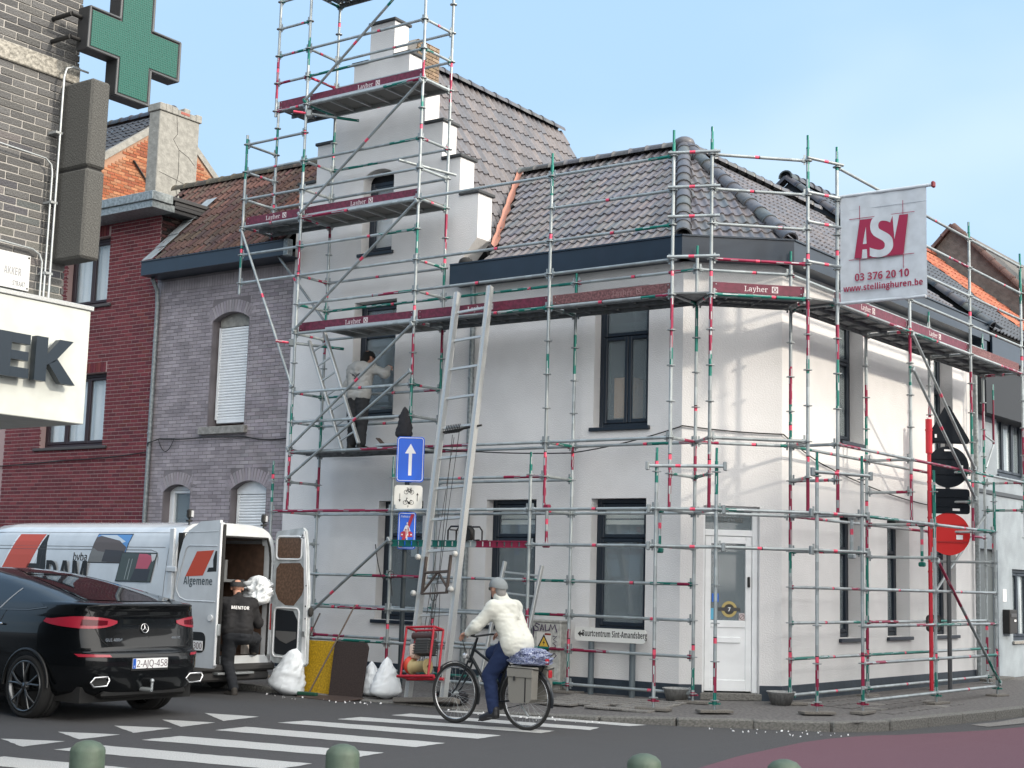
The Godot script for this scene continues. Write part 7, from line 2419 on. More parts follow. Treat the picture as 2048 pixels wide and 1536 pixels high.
func van():
	var v := thing("white_van", "white panel van with both rear doors open and orange logo on its side", "van", Vector3(-5.97, -0.155, 3.19), -0.03)
	var paint := worn(std(Color(0.62, 0.655, 0.68), 0.22), noise_tex(0.006, 4, 0.93, 1.0, 91), 0.8, null, 1.0, false)
	paint.clearcoat_enabled = true
	paint.clearcoat = 0.6
	paint.clearcoat_roughness = 0.08
	# shell: side, shoulder and roof, swept from the rear to the front; nose closes it out of the frame
	var prof := []
	for i in VP.size() - 1:
		for k in 3:
			var t := k / 3.0
			prof.append(Vector2(lerpf(VP[i][1], VP[i + 1][1], t), lerpf(VP[i][0], VP[i + 1][0], t)))
	prof.append(Vector2(0, 2.475))
	var mb := MB.new()
	var rows := []
	for e in [[0.0, 1.0, 1.0], [-0.02, 1.0, 1.0], [-2.0, 1.0, 1.0], [-4.2, 1.0, 1.0], [-4.6, 1.0, 0.99], [-5.1, 0.98, 0.82], [-5.6, 0.93, 0.50], [-6.0, 0.82, 0.44], [-6.15, 0.6, 0.36]]:
		var row := []
		for p in prof:
			row.append(Vector3(e[0], 0.42 + (p.y - 0.42) * e[2], p.x * e[1]))
		for i in range(prof.size() - 2, -1, -1):
			var p: Vector2 = prof[i]
			row.append(Vector3(e[0], 0.42 + (p.y - 0.42) * e[2], -p.x * e[1]))
		rows.append(row)
	mb.grid(rows)
	part(v, "body", mb.done(), paint)
	# rear frame round the opening
	var inner := []
	var outer := []
	for p in prof:
		outer.append(Vector3(0.0, p.y, p.x))
		inner.append(Vector3(0.0, minf(maxf(p.y, 0.56), 2.28), minf(p.x - 0.10 if p.y < 2.3 else p.x * 0.86, 0.86)))
	for i in range(prof.size() - 2, -1, -1):
		outer.append(outer[i] * Vector3(1, 1, -1))
		inner.append(inner[i] * Vector3(1, 1, -1))
	var fr := MB.new()
	fr.grid([inner, outer], false)
	var deep := []
	for q in inner:
		deep.append(q + Vector3(-0.14, 0, 0))
	fr.grid([deep, inner], false)
	fr.bb(-0.14, 0.0, 0.42, 0.56, -0.94, 0.94)
	part(v, "rear_frame", fr.done(), paint)
	var seal := MB.new()
	var ring := []
	for q in inner:
		ring.append(q + Vector3(0.004, 0, 0))
	seal.path(ring, 0.018, 5)
	part(v, "door_seal", seal.done(), M.rubber)
	# load space
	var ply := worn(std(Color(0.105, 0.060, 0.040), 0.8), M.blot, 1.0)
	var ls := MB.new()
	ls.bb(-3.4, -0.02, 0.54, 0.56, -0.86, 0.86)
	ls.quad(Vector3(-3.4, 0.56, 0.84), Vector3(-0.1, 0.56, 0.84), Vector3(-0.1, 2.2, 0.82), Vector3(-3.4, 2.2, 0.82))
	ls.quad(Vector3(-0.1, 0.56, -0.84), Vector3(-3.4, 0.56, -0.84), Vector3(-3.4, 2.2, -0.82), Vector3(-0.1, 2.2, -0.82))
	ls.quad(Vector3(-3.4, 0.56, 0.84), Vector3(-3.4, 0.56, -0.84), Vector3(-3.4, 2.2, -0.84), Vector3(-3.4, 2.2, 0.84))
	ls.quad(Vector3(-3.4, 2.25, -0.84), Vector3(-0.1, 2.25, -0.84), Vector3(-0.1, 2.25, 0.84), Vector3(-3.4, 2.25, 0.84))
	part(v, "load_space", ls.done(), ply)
	var rk := MB.new()
	rk.bb(-1.6, -0.5, 1.62, 1.66, -0.82, -0.25)
	for x in [-0.55, -1.0, -1.5]:
		rk.tube(Vector3(x, 0.56, -0.32), Vector3(x, 1.62, -0.32), 0.02, 8)
	rk.tube(Vector3(-0.6, 1.66, -0.5), Vector3(-0.6, 1.95, -0.5), 0.04, 10)
	part(v, "rack", rk.done(), std(Color(0.12, 0.13, 0.14), 0.5))
	part(v, "papers", MB.new().box(Vector3(-0.14, 0.70, -0.62), Vector3(0.06, 0.26, 0.26), Basis(UP, 0.2)).done(), std(Color(0.5, 0.46, 0.42), 0.8))
	# panel lines, rubbing marks
	var ln := MB.new()
	for y in [2.30, 2.09]:
		var pp := []
		for i in 12:
			pp.append(Vector3(-0.25 - 4.2 * i / 11.0, y, van_z(y) + 0.001))
		ln.path(pp, 0.004, 4)
	var rp := []
	for q in [[-4.3, 2.04], [-0.55, 2.05], [-0.42, 2.02], [-0.37, 1.94], [-0.35, 1.2]]:
		rp.append(Vector3(q[0], q[1], van_z(q[1]) + 0.001))
	ln.path(rp, 0.005, 4)
	for x in [-0.17, -3.05]:
		var pp := []
		for i in 12:
			var y := 0.6 + 1.85 * i / 11.0
			pp.append(Vector3(x - (0.12 if x < -1 else 0.0) * (1.0 - i / 11.0) * 2.0, y, van_z(y) + 0.001))
		ln.path(pp, 0.004, 4)
	part(v, "panel_joint", ln.done(), std(gray(0.16), 0.6))
	# printed logo on the side, laid on the curved panel
	var lay := func(called: String, pts: Array, m: Material, lift := 0.002, sd := 1.0):
		var poly := PackedVector2Array(pts)
		var d := MB.new()
		var y0 := 9.0
		var y1 := -9.0
		for q in poly:
			y0 = minf(y0, q.y)
			y1 = maxf(y1, q.y)
		var n := 16
		for k in n:      # slices, so that the print follows the panel
			var a := lerpf(y0, y1, float(k) / n)
			var b := lerpf(y0, y1, float(k + 1) / n)
			for piece in Geometry2D.intersect_polygons(poly, PackedVector2Array([Vector2(-99, a), Vector2(99, a), Vector2(99, b), Vector2(-99, b)])):
				var idx := Geometry2D.triangulate_polygon(piece)
				for i in range(0, idx.size(), 3):
					var t := []
					for j in 3:
						var q: Vector2 = piece[idx[i + j]]
						t.append(Vector3(q.x, q.y, (van_z(q.y) + lift) * sd))
					d.tri(t[0], t[1], t[2])
		part(v, called, d.done(), m)
	var orange := std(Color(0.56, 0.060, 0.018), 0.35)
	var white := std(Color(0.75, 0.77, 0.78), 0.35)
	lay.call("logo_backing", [Vector2(-3.84, 2.29), Vector2(-3.05, 2.29), Vector2(-3.50, 1.40), Vector2(-4.34, 1.40)], white)
	lay.call("logo_stroke", [Vector2(-3.80, 2.27), Vector2(-3.14, 2.27), Vector2(-3.62, 1.42), Vector2(-4.30, 1.42)], orange, 0.004)
	lay.call("logo_leg", [Vector2(-3.11, 2.26), Vector2(-3.065, 2.26), Vector2(-2.93, 1.44), Vector2(-3.64, 1.44), Vector2(-3.44, 1.82), Vector2(-3.22, 1.82), Vector2(-3.24, 2.04)], M.black, 0.004)
	text_part(v, "lettering", "DAM", 0.36, Transform3D(Basis(), Vector3(-2.43, 1.50, van_z(1.55) + 0.004)), M.black, 0.004, "Droid Sans", 700, 0.95)
	text_part(v, "lettering", "bvba", 0.115, Transform3D(Basis(Vector3.RIGHT, -0.08), Vector3(-2.16, 1.875, van_z(1.88) + 0.003)), M.black, 0.003)
	# two framed pictures printed on the panel
	var P := func(a: Array, q: Array) -> Array:      # points in a leaning picture frame: a = [left bottom x, y, width, height, lean]
		var o := []
		for k in q:
			o.append(Vector2(a[0] + k[0] * a[2] + k[1] * a[4], a[1] + k[1] * a[3]))
		return o
	var a := [-1.95, 1.86, 0.79, 0.41, 0.10]
	lay.call("picture_frame", P.call(a, [[-0.015, -0.03], [1.015, -0.03], [1.015, 1.03], [-0.015, 1.03]]), M.black, 0.003)
	lay.call("picture_sky", P.call(a, [[0, 0], [1, 0], [1, 1], [0, 1]]), std(Color(0.10, 0.28, 0.60), 0.3), 0.0045)
	lay.call("picture_cloud", P.call(a, [[0.05, 0.98], [0.55, 0.98], [0.9, 0.75], [0.7, 0.6], [0.4, 0.85]]), std(Color(0.55, 0.62, 0.68), 0.3), 0.0052)
	lay.call("picture_roof", P.call(a, [[0, 0], [1, 0], [0.98, 0.55], [0.72, 0.78], [0.1, 0.95], [0, 0.9]]), std(Color(0.10, 0.072, 0.06), 0.3), 0.006)
	lay.call("picture_wall", P.call(a, [[0, 0], [0.55, 0], [0.55, 0.34], [0.18, 0.4], [0.05, 0.5], [0, 0.5]]), std(Color(0.17, 0.16, 0.145), 0.3), 0.007)
	lay.call("picture_shade", P.call(a, [[0.40, 0.02], [0.95, 0.02], [0.95, 0.42], [0.40, 0.46]]), std(Color(0.03, 0.02, 0.018), 0.3), 0.008)
	var b := [-1.24, 1.60, 0.77, 0.40, 0.07]
	lay.call("picture_frame", P.call(b, [[-0.015, -0.03], [1.015, -0.03], [1.015, 1.03], [-0.015, 1.03]]), M.black, 0.0095)
	lay.call("picture_ground", P.call(b, [[0, 0], [1, 0], [1, 1], [0, 1]]), std(Color(0.05, 0.065, 0.055), 0.3), 0.011)
	lay.call("picture_sheet", P.call(b, [[0.5, 0.45], [0.85, 0.45], [0.93, 0.88], [0.72, 0.98], [0.5, 0.98]]), std(Color(0.50, 0.075, 0.12), 0.3), 0.012)
	lay.call("picture_light", P.call(b, [[0.93, 0.7], [0.99, 0.8], [0.99, 0.98], [0.84, 0.98]]), std(Color(0.6, 0.6, 0.6), 0.3), 0.0122)
	lay.call("picture_shade", P.call(b, [[0.42, 0.02], [0.92, 0.02], [0.92, 0.44], [0.48, 0.44]]), std(Color(0.018, 0.014, 0.018), 0.3), 0.0122)
	for k in 2:
		lay.call("picture_ladder", P.call(b, [[0.24 + 0.09 * k, 0.05], [0.26 + 0.09 * k, 0.05], [0.26 + 0.09 * k, 0.8], [0.24 + 0.09 * k, 0.8]]), std(Color(0.3, 0.33, 0.32), 0.3), 0.0125)
	# near rear door, swung out square to the body: its outside faces the camera
	var zd := 0.985
	var ho := []
	for y in [0.46, 0.52, 0.9, 1.3, 1.7, 2.0, 2.2, 2.33, 2.41]:
		ho.append(Vector2(0.03 + (1.015 - van_z(y)) * 1.35 + (0.05 if y < 0.5 else 0.0), y))
	var poly := ho.duplicate()
	poly.append(Vector2(0.50, 2.455))
	poly.append(Vector2(0.885, 2.475))
	poly.append(Vector2(0.90, 1.6))
	poly.append(Vector2(0.92, 0.9))
	poly.append(Vector2(0.915, 0.50))
	poly.append(Vector2(0.88, 0.46))
	var D := Transform3D(Basis(UP, 0.03), Vector3(0.0, 0.0, zd))
	var nd := part(v, "rear_door", MB.new().prism(PackedVector2Array(poly), 0.05, D).done(), paint)
	nd.set_meta("label", "near rear door standing open, with orange logo and number plate")
	part(nd, "door_edge", MB.new().bb(0.893, 0.925, 0.50, 2.44, -0.055, 0.008, 0.006).done(), M.pvc, D)
	part(nd, "edge_seal", MB.new().bb(0.9255, 0.945, 0.52, 2.42, -0.075, -0.02, 0.006).done(), M.rubber, D)
	part(nd, "hinge_pillar", MB.new().bb(-0.10, -0.005, 0.95, 2.36, -0.02, 0.02, 0.008).done(), paint, D)
	part(nd, "door_gap", MB.new().bb(-0.002, 0.10, 0.6, 2.30, -0.09, -0.06).done(), M.rubber, D)
	for y in [1.05, 1.75]:
		part(nd, "hinge", MB.new().bb(-0.12, 0.09, y, y + 0.07, 0.012, 0.04, 0.008).done(), paint, D)
	var pl := MB.new()
	var q3 := func(l: Array) -> Array:
		var o := []
		for q in l:
			o.append(D * Vector3(q[0], q[1], 0.002))
		return o
	pl.path(q3.call([[0.16, 2.30], [0.87, 2.32]]), 0.006, 4)
	pl.path(q3.call([[0.86, 2.12], [0.30, 2.12], [0.24, 2.08], [0.10, 1.62], [0.08, 1.5], [0.16, 1.40], [0.30, 1.36], [0.86, 1.36]]), 0.009, 5)
	part(nd, "pressing", pl.done(), paint)
	var dl := func(called: String, pts: Array, z: float, m: Material):
		part(nd, called, MB.new().prism(PackedVector2Array(pts), 0.001, D * Transform3D(Basis(), Vector3(0, 0, z))).done(), m)
	dl.call("logo_stroke", [Vector2(0.46, 2.04), Vector2(0.80, 2.06), Vector2(0.60, 1.71), Vector2(0.25, 1.69)], 0.0025, orange)
	dl.call("logo_leg", [Vector2(0.83, 2.05), Vector2(0.86, 2.05), Vector2(0.865, 1.77), Vector2(0.68, 1.76), Vector2(0.71, 1.82), Vector2(0.80, 1.825), Vector2(0.79, 1.93)], 0.0025, M.black)
	text_part(nd, "lettering", "Algemene", 0.105, D * xf_text(0.51, 1.58, 0.002), std(Color(0.08, 0.10, 0.11), 0.5), 0.002, "Droid Sans", 700, 0.82)
	part(nd, "plate_housing", MB.new().prism(PackedVector2Array(rect2(0.12, 0.66, 0.72, 0.94, 0.09, 4)), 0.004, D * Transform3D(Basis(), Vector3(0, 0, 0.004))).done(), M.black)
	part(nd, "number_plate", MB.new().bb(0.20, 0.68, 0.69, 0.82, 0.014, 0.004, 0.003).done(), M.white, D)
	text_part(nd, "lettering", "300", 0.085, D * xf_text(0.585, 0.712, 0.014), std(Color(0.08, 0.015, 0.02), 0.5), 0.002, "Droid Sans", 400, 0.9)
	part(nd, "door_handle", MB.new().prism(PackedVector2Array(disc(0.045, 18, 0.80, 1.14)), 0.02, D * Transform3D(Basis.from_scale(Vector3(1, 1, 1)), Vector3(0, 0, 0.02))).done(), M.pvc)
	part(nd, "door_catch", MB.new().box(Vector3(0.93, 0.98, -0.03), Vector3(0.05, 0.16, 0.05), Basis(), 0.01).done(), M.galv, D)
	# far rear door: its inside faces the camera
	var E := Transform3D(Basis(UP, -0.02), Vector3(0.03, 0.0, -0.90))
	var fp := [Vector2(0.03, 0.50), Vector2(0.09, 0.45), Vector2(0.76, 0.43), Vector2(0.80, 0.47), Vector2(0.78, 1.5), Vector2(0.70, 2.2), Vector2(0.66, 2.40), Vector2(0.60, 2.45), Vector2(0.06, 2.40), Vector2(0.02, 2.34), Vector2(0.0, 1.5)]
	var fd := part(v, "rear_door", MB.new().prism(PackedVector2Array(fp), 0.045, E).done(), worn(std(Color(0.50, 0.545, 0.57), 0.4), M.blot, 0.8, null, 1.0, false))
	fd.set_meta("label", "far rear door standing open, inside lined with brown wood panels")
	var dp := func(called: String, pts: Array, z: float, d: float, m: Material):
		part(fd, called, MB.new().prism(PackedVector2Array(pts), d, E * Transform3D(Basis(), Vector3(0, 0, z))).done(), m)
	var plyw := worn(std(Color(0.16, 0.095, 0.062), 0.8), noise_tex(0.03, 5, 0.6, 1.0, 92), 1.2)
	dp.call("wood_panel", rr(0.50, 0.30, 0.05, 0.33, 2.15), 0.003, 0.002, plyw)
	dp.call("wood_panel", [Vector2(0.07, 1.50), Vector2(0.14, 1.38), Vector2(0.30, 1.30), Vector2(0.48, 1.30), Vector2(0.64, 1.46), Vector2(0.68, 1.56), Vector2(0.66, 1.84), Vector2(0.58, 1.93), Vector2(0.14, 1.92), Vector2(0.07, 1.84)], 0.003, 0.002, plyw)
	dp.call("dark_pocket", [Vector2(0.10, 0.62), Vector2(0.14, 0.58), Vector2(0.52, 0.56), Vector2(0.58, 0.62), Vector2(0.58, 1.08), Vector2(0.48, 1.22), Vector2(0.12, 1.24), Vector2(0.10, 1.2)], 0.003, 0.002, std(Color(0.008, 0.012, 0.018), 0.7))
	dp.call("pocket_liner", [Vector2(0.12, 0.84), Vector2(0.22, 0.78), Vector2(0.36, 0.74), Vector2(0.56, 0.82), Vector2(0.56, 0.92), Vector2(0.12, 0.92)], 0.0055, 0.002, std(Color(0.12, 0.12, 0.12), 0.8))
	var fm := MB.new()
	for l in [rr(0.54, 0.34, 0.06, 0.33, 2.15), rr(0.53, 0.72, 0.07, 0.34, 0.90)]:
		var o := []
		for q in l:
			o.append(E * Vector3(q.x, q.y, 0.004))
		fm.path(o, 0.014, 6, true)
	part(fd, "pressing", fm.done(), M.pvc)
	part(fd, "door_edge", MB.new().prism(PackedVector2Array([Vector2(0.70, 0.46), Vector2(0.79, 0.46), Vector2(0.77, 1.5), Vector2(0.69, 2.2), Vector2(0.645, 2.40), Vector2(0.61, 2.40), Vector2(0.64, 2.2), Vector2(0.70, 1.5)]), 0.01, E * Transform3D(Basis(), Vector3(0, 0, 0.014))).done(), M.pvc)
	var sc := MB.new()
	for q in [[0.74, 1.60], [0.745, 1.30], [0.75, 1.12], [0.62, 2.34], [0.645, 2.30], [0.60, 2.31]]:
		sc.ball(E * Vector3(q[0], q[1], 0.016), Vector3(0.012, 0.012, 0.006), 8)
	part(fd, "screw", sc.done(), M.black)
	part(fd, "bump_stop", MB.new().ball(E * Vector3(0.815, 1.22, -0.03), Vector3(0.03, 0.075, 0.05), 10).done(), M.rubber)
	part(fd, "lock", MB.new().bb(0.70, 0.77, 0.86, 0.94, 0.03, 0.015, 0.005).done(), M.galv, E)
	# rear bumper, step, lights
	var bp := MB.new()
	bp.bb(-0.12, 0.10, 0.34, 0.445, -0.98, 0.98, 0.03)
	bp.bb(-0.1, 0.06, 0.20, 0.335, -0.9, 0.9, 0.03)
	part(v, "rear_bumper", bp.done(), std(Color(0.035, 0.035, 0.036), 0.7))
	part(v, "step_plate", MB.new().bb(0.02, 0.16, 0.30, 0.335, -0.5, 0.2, 0.008).done(), M.galv)
	for s in [-1.0, 1.0]:
		part(v, "tail_light", MB.new().bb(-0.06, 0.012, 0.92, 1.32, s * 0.955 - 0.055, s * 0.955 + 0.055, 0.015).done(), std(Color(0.35, 0.01, 0.015), 0.25))
	for z in [0.70, -0.74]:
		var wl := part(v, "work_light", MB.new().box(Vector3(-0.05, 2.58, z), Vector3(0.07, 0.13, 0.13), Basis(UP, 0.5), 0.02).done(), M.black)
		var foot := MB.new()
		foot.tube(Vector3(-0.06, 2.42, z), Vector3(-0.06, 2.53, z), 0.014, 6)
		foot.box(Vector3(-0.06, 2.48, z), Vector3(0.05, 0.03, 0.09), Basis(), 0.006)
		part(wl, "bracket", foot.done(), M.black)
		part(wl, "lens", MB.new().box(Vector3(-0.05, 2.58, z) + Basis(UP, 0.5) * Vector3(0.037, 0, 0), Vector3(0.006, 0.09, 0.085), Basis(UP, 0.5)).done(), std(Color(0.6, 0.62, 0.64), 0.15))
	var tyre := tyre_mesh(0.34, 0.24, 0.19)
	for q in [[-1.05, 0.90], [-1.05, -0.90], [-4.9, 0.88], [-4.9, -0.88]]:
		var w := part(v, "wheel", tyre, M.rubber, Transform3D(Basis(Vector3.RIGHT, 0.0), Vector3(q[0], 0.34, q[1])))
		part(w, "hub_cap", MB.new().lathe([Vector2(0.0, 0.0), Vector2(0.19, 0.0), Vector2(0.2, -0.02)], 20, Transform3D(Basis(Vector3.RIGHT, PI / 2 * signf(q[1])), Vector3(0, 0, 0.09 * signf(q[1])))).done(), M.galv)
	part(v, "underbody", MB.new().bb(-5.8, -0.1, 0.28, 0.44, -0.86, 0.86).done(), M.under)
	# crumpled white bag hanging in the opening
	var bg := part(self, "white_bag", sack_mesh(0.46, 0.17, 0.13, 31, 0.07, 0.5), M.sack, Transform3D(Basis(UP, 0.5), Vector3(-5.98, 1.12, 2.52)))
	tag(bg, "crumpled white plastic bag hanging in the van's rear doorway", "bag")

func tyre_mesh(r: float, rim: float, w: float) -> ArrayMesh:      # axis along z, rings so that the tread has grooves
	var h := w / 2
	var pr := [Vector2(rim, -h * 0.8), Vector2(rim + 0.02, -h), Vector2(r - 0.04, -h * 1.0), Vector2(r - 0.012, -h * 0.86), Vector2(r, -h * 0.6), Vector2(r, -h * 0.22), Vector2(r - 0.008, -h * 0.2), Vector2(r - 0.008, -h * 0.1), Vector2(r, -h * 0.08), Vector2(r, h * 0.08), Vector2(r - 0.008, h * 0.1), Vector2(r - 0.008, h * 0.2), Vector2(r, h * 0.22), Vector2(r, h * 0.6), Vector2(r - 0.012, h * 0.86), Vector2(r - 0.04, h), Vector2(rim + 0.02, h), Vector2(rim, h * 0.8)]
	return MB.new().lathe(pr, 40, Transform3D(Basis(Vector3.RIGHT, PI / 2), Vector3.ZERO)).done()

# ---------------------------------------------------------------- the dark car
# height, rearmost x, half width, foremost x, squareness in plan
const CP := [[0.28, -0.20, 0.90, -4.90, 5.0], [0.34, -0.09, 0.945, -4.92, 5.2], [0.45, -0.035, 0.972, -4.94, 5.5], [0.60, 0.0, 0.985, -4.94, 5.6], [0.72, 0.0, 0.99, -4.94, 5.6], [0.775, -0.02, 0.992, -4.94, 5.6], [0.80, -0.075, 0.993, -4.93, 5.8], [0.95, -0.115, 0.997, -4.9, 6.2], [1.08, -0.145, 0.988, -4.72, 6.4], [1.18, -0.15, 0.962, -4.1, 6.2], [1.26, -0.125, 0.925, -3.78, 5.8], [1.315, -0.07, 0.895, -3.66, 5.4], [1.33, -0.085, 0.885, -3.63, 5.2], [1.345, -0.21, 0.875, -3.60, 5.0], [1.37, -0.36, 0.858, -3.55, 4.8], [1.42, -0.63, 0.822, -3.45, 4.4], [1.47, -0.90, 0.785, -3.35, 4.2], [1.52, -1.18, 0.745, -3.25, 4.0], [1.57, -1.46, 0.70, -3.14, 3.8], [1.61, -1.72, 0.655, -3.05, 3.6], [1.65, -2.02, 0.60, -2.96, 3.4], [1.68, -2.30, 0.53, -2.88, 3.2], [1.70, -2.52, 0.43, -2.83, 3.0], [1.71, -2.72, 0.25, -2.79, 2.6]]

func car_p(y: float, th: float, off := 0.0) -> Vector3:      # th = 0 straight back, PI / 2 the left side (+z)
	var r := interp(CP, y, 1)
	var w := interp(CP, y, 2)
	var f := interp(CP, y, 3)
	var n := interp(CP, y, 4)
	var a := (r - f) / 2
	var c := absf(cos(th))
	var s := absf(sin(th))
	var k := pow(pow(c, n) + pow(s, n), -1.0 / n)
	var p := Vector3((r + f) / 2 + a * k * cos(th), y, w * k * sin(th))
	if off != 0.0:
		var e := 0.004
		var du := car_p(y, th + e) - car_p(y, th - e)
		var dv := car_p(minf(y + 0.006, 1.709), th) - car_p(maxf(y - 0.006, 0.281), th)
		p += dv.cross(du).normalized() * off
	return p

func car_th(y: float, z: float) -> float:      # angle at which the rear has this z
	var lo := 0.0
	var hi := PI / 2
	for i in 24:
		var m := (lo + hi) / 2
		if car_p(y, m).z < absf(z):
			lo = m
		else:
			hi = m
	return lo * signf(z)

func car_th_x(y: float, x: float) -> float:      # angle at which the left side has this x
	var lo := 0.0
	var hi := PI
	for i in 26:
		var m := (lo + hi) / 2
		if car_p(y, m).x > x:
			lo = m
		else:
			hi = m
	return lo

func car_patch(root: Node3D, called: String, pts: Array, mat: Material, off: float, side := false, n := 10) -> MeshInstance3D:
	# pts: a quad strip [bottom row..., top row...] given as two lists of Vector2(z or x, y)
	var rows := []
	for j in n + 1:
		var t := float(j) / n
		var row := []
		for i in 25:
			var u := i / 24.0
			var q := []
			for l in pts:
				var k: float = u * (l.size() - 1)
				var i0 := mini(int(k), l.size() - 2)
				q.append((l[i0] as Vector2).lerp(l[i0 + 1], k - i0))
			var c: Vector2 = (q[0] as Vector2).lerp(q[1], t)
			var th := car_th_x(c.y, c.x) if side else car_th(c.y, c.x)
			row.append(car_p(c.y, th, off))
		rows.append(row)
	return part(root, called, MB.new().grid(rows).done(), mat)

func car():
	var c := thing("dark_suv", "glossy black coupe style sport utility car seen from its rear left corner", "car", Vector3(-3.50, -0.115, 6.62), 0.0)
	var paint := std(Color(0.0035, 0.0045, 0.0055), 0.22, 0.0)
	paint.clearcoat_enabled = true
	paint.clearcoat = 0.55
	paint.clearcoat_roughness = 0.03
	paint.metallic_specular = 0.3
	var rows := []
	var ys := []
	for i in CP.size() - 1:
		for k in 3:
			ys.append(lerpf(CP[i][0], CP[i + 1][0], k / 3.0))
	ys.append(1.71)
	for y in ys:
		var row := []
		for i in 161:
			# denser at the corners
			var u := i / 160.0 * TAU
			var th := u - 0.20 * sin(4 * u) * 0.5
			row.append(car_p(y, th))
		rows.append(row)
	rows.reverse()
	var mb := MB.new()
	mb.grid(rows)
	mb.smooth(1)
	for i in 160:
		mb.tri(rows[0][i + 1], rows[0][i], Vector3(-2.755, 1.712, 0))
	part(c, "body", mb.done(), paint)
	part(c, "underbody", MB.new().bb(-4.7, -0.25, 0.22, 0.40, -0.82, 0.82).done(), M.under)
	var gl := std(Color(0.006, 0.008, 0.010), 0.03)
	gl.metallic_specular = 0.55
	car_patch(c, "rear_window", [[Vector2(-0.68, 1.365), Vector2(-0.3, 1.355), Vector2(0.3, 1.355), Vector2(0.68, 1.365)], [Vector2(-0.46, 1.60), Vector2(-0.2, 1.615), Vector2(0.2, 1.615), Vector2(0.46, 1.60)]], gl, 0.005)
	car_patch(c, "roof_glass", [[Vector2(-0.40, 1.63), Vector2(0.40, 1.63)], [Vector2(-0.16, 1.70), Vector2(0.16, 1.70)]], gl, 0.005)
	var sw := car_patch(c, "side_window", [[Vector2(-0.86, 1.275), Vector2(-1.1, 1.245), Vector2(-1.9, 1.225), Vector2(-3.3, 1.215)], [Vector2(-0.90, 1.30), Vector2(-1.15, 1.40), Vector2(-1.7, 1.50), Vector2(-2.6, 1.55)]], gl, 0.004, true)
	car_patch(sw, "window_trim", [[Vector2(-0.80, 1.262), Vector2(-1.1, 1.226), Vector2(-1.9, 1.206), Vector2(-3.3, 1.196)], [Vector2(-0.82, 1.276), Vector2(-1.1, 1.240), Vector2(-1.9, 1.220), Vector2(-3.3, 1.210)]], std(gray(0.12), 0.2, 0.8), 0.006, true, 2)
	car_patch(sw, "pillar_trim", [[Vector2(-1.62, 1.235), Vector2(-1.655, 1.235)], [Vector2(-1.45, 1.465), Vector2(-1.47, 1.468)]], std(gray(0.35), 0.3), 0.007, true, 6)
	var red := std(Color(0.36, 0.008, 0.03), 0.08)
	red.clearcoat_enabled = true
	red.clearcoat = 1.0
	var dark := std(Color(0.10, 0.003, 0.010), 0.08)
	for s in [1.0, -1.0]:
		# tail light wraps round the corner: built in angle and height
		var a: Array = []
		for j in 9:
			var t := j / 8.0
			var row := []
			for i in 31:
				var u := i / 30.0
				var z0 := 0.44
				var th0 := car_th(1.12, z0)
				var th1 := car_th_x(1.12, -0.78)
				var th := lerpf(th0, th1, u)
				var mid := lerpf(1.13, 1.135, u)
				var top := mid + 0.065 * pow(sin(PI * clampf(u * 1.05, 0.03, 0.97)), 0.6) * lerpf(0.5, 1.0, u)
				var bot := mid - 0.085 * pow(sin(PI * clampf(u * 0.95 + 0.02, 0.03, 0.97)), 0.55)
				var p := car_p(lerpf(bot, top, t), th, 0.008)
				p.z *= s
				row.append(p)
			a.append(row)
		var tl := part(c, "tail_light", MB.new().grid(a).done(), red)
		var d := []
		for j in 5:
			var row := []
			for i in 13:
				row.append(a[2 + j][6 + i] * 1.0 + Vector3(0.002, 0, 0.002 * s))
			d.append(row)
		part(tl, "lamp_unit", MB.new().grid(d).done(), dark)
		car_patch(c, "reflector", [[Vector2(0.58 * s, 0.735), Vector2(0.86 * s, 0.735)], [Vector2(0.60 * s, 0.762), Vector2(0.88 * s, 0.768)]], red, 0.006, false, 3)
		# tail pipe
		var ex := MB.new()
		var rim := []
		for q in [[-0.13, 0.0], [-0.08, 0.05], [0.10, 0.055], [0.13, 0.02], [0.09, -0.045], [-0.09, -0.05]]:
			rim.append(Vector3(-0.05 - 0.06 * absf(q[0]), 0.46 + q[1], 0.70 * s - q[0]))
		ex.path(rim, 0.013, 6, true)
		var pp := part(c, "tail_pipe", ex.done(), M.chrome)
		var hole := MB.new()
		for i in range(1, 5):
			hole.tri(rim[0] - Vector3(0.005, 0, 0), rim[i] - Vector3(0.005, 0, 0), rim[i + 1] - Vector3(0.005, 0, 0))
		part(pp, "opening", hole.done(), M.under)
	# diffuser, lower bumper, hitch
	part(c, "diffuser", MB.new().bb(-0.5, -0.10, 0.27, 0.36, -0.62, 0.62, 0.03).done(), std(gray(0.008), 0.6))
	var hi := MB.new()
	hi.tube(Vector3(-0.15, 0.36, 0.10), Vector3(0.07, 0.36, 0.06), 0.025, 8)
	hi.tube(Vector3(0.07, 0.36, 0.06), Vector3(0.07, 0.44, 0.06), 0.016, 8)
	hi.ball(Vector3(0.07, 0.46, 0.06), Vector3(0.026, 0.026, 0.026), 12)
	part(c, "tow_ball", hi.done(), M.galv)
	# number plate
	var NP := Transform3D(Basis(Vector3(0, 0, -1), UP, Vector3(1, 0, 0)), Vector3(0.006, 0.66, 0.05))
	part(c, "plate_holder", MB.new().bb(-0.27, 0.27, -0.085, 0.065, 0.004, -0.02, 0.004).done(), M.black, NP)
	var np := part(c, "number_plate", MB.new().bb(-0.26, 0.26, -0.06, 0.055, 0.009, 0.002, 0.003).done(), M.white, NP)
	part(np, "country_band", MB.new().bb(-0.258, -0.215, -0.058, 0.053, 0.0105, 0.0091).done(), std(Color(0.01, 0.10, 0.5), 0.4), Transform3D())
	text_part(np, "lettering", "2-AJQ-458", 0.078, xf_text(0.025, -0.042, 0.0095), std(Color(0.06, 0.02, 0.03), 0.5), 0.001, "Droid Sans", 400, 0.94)
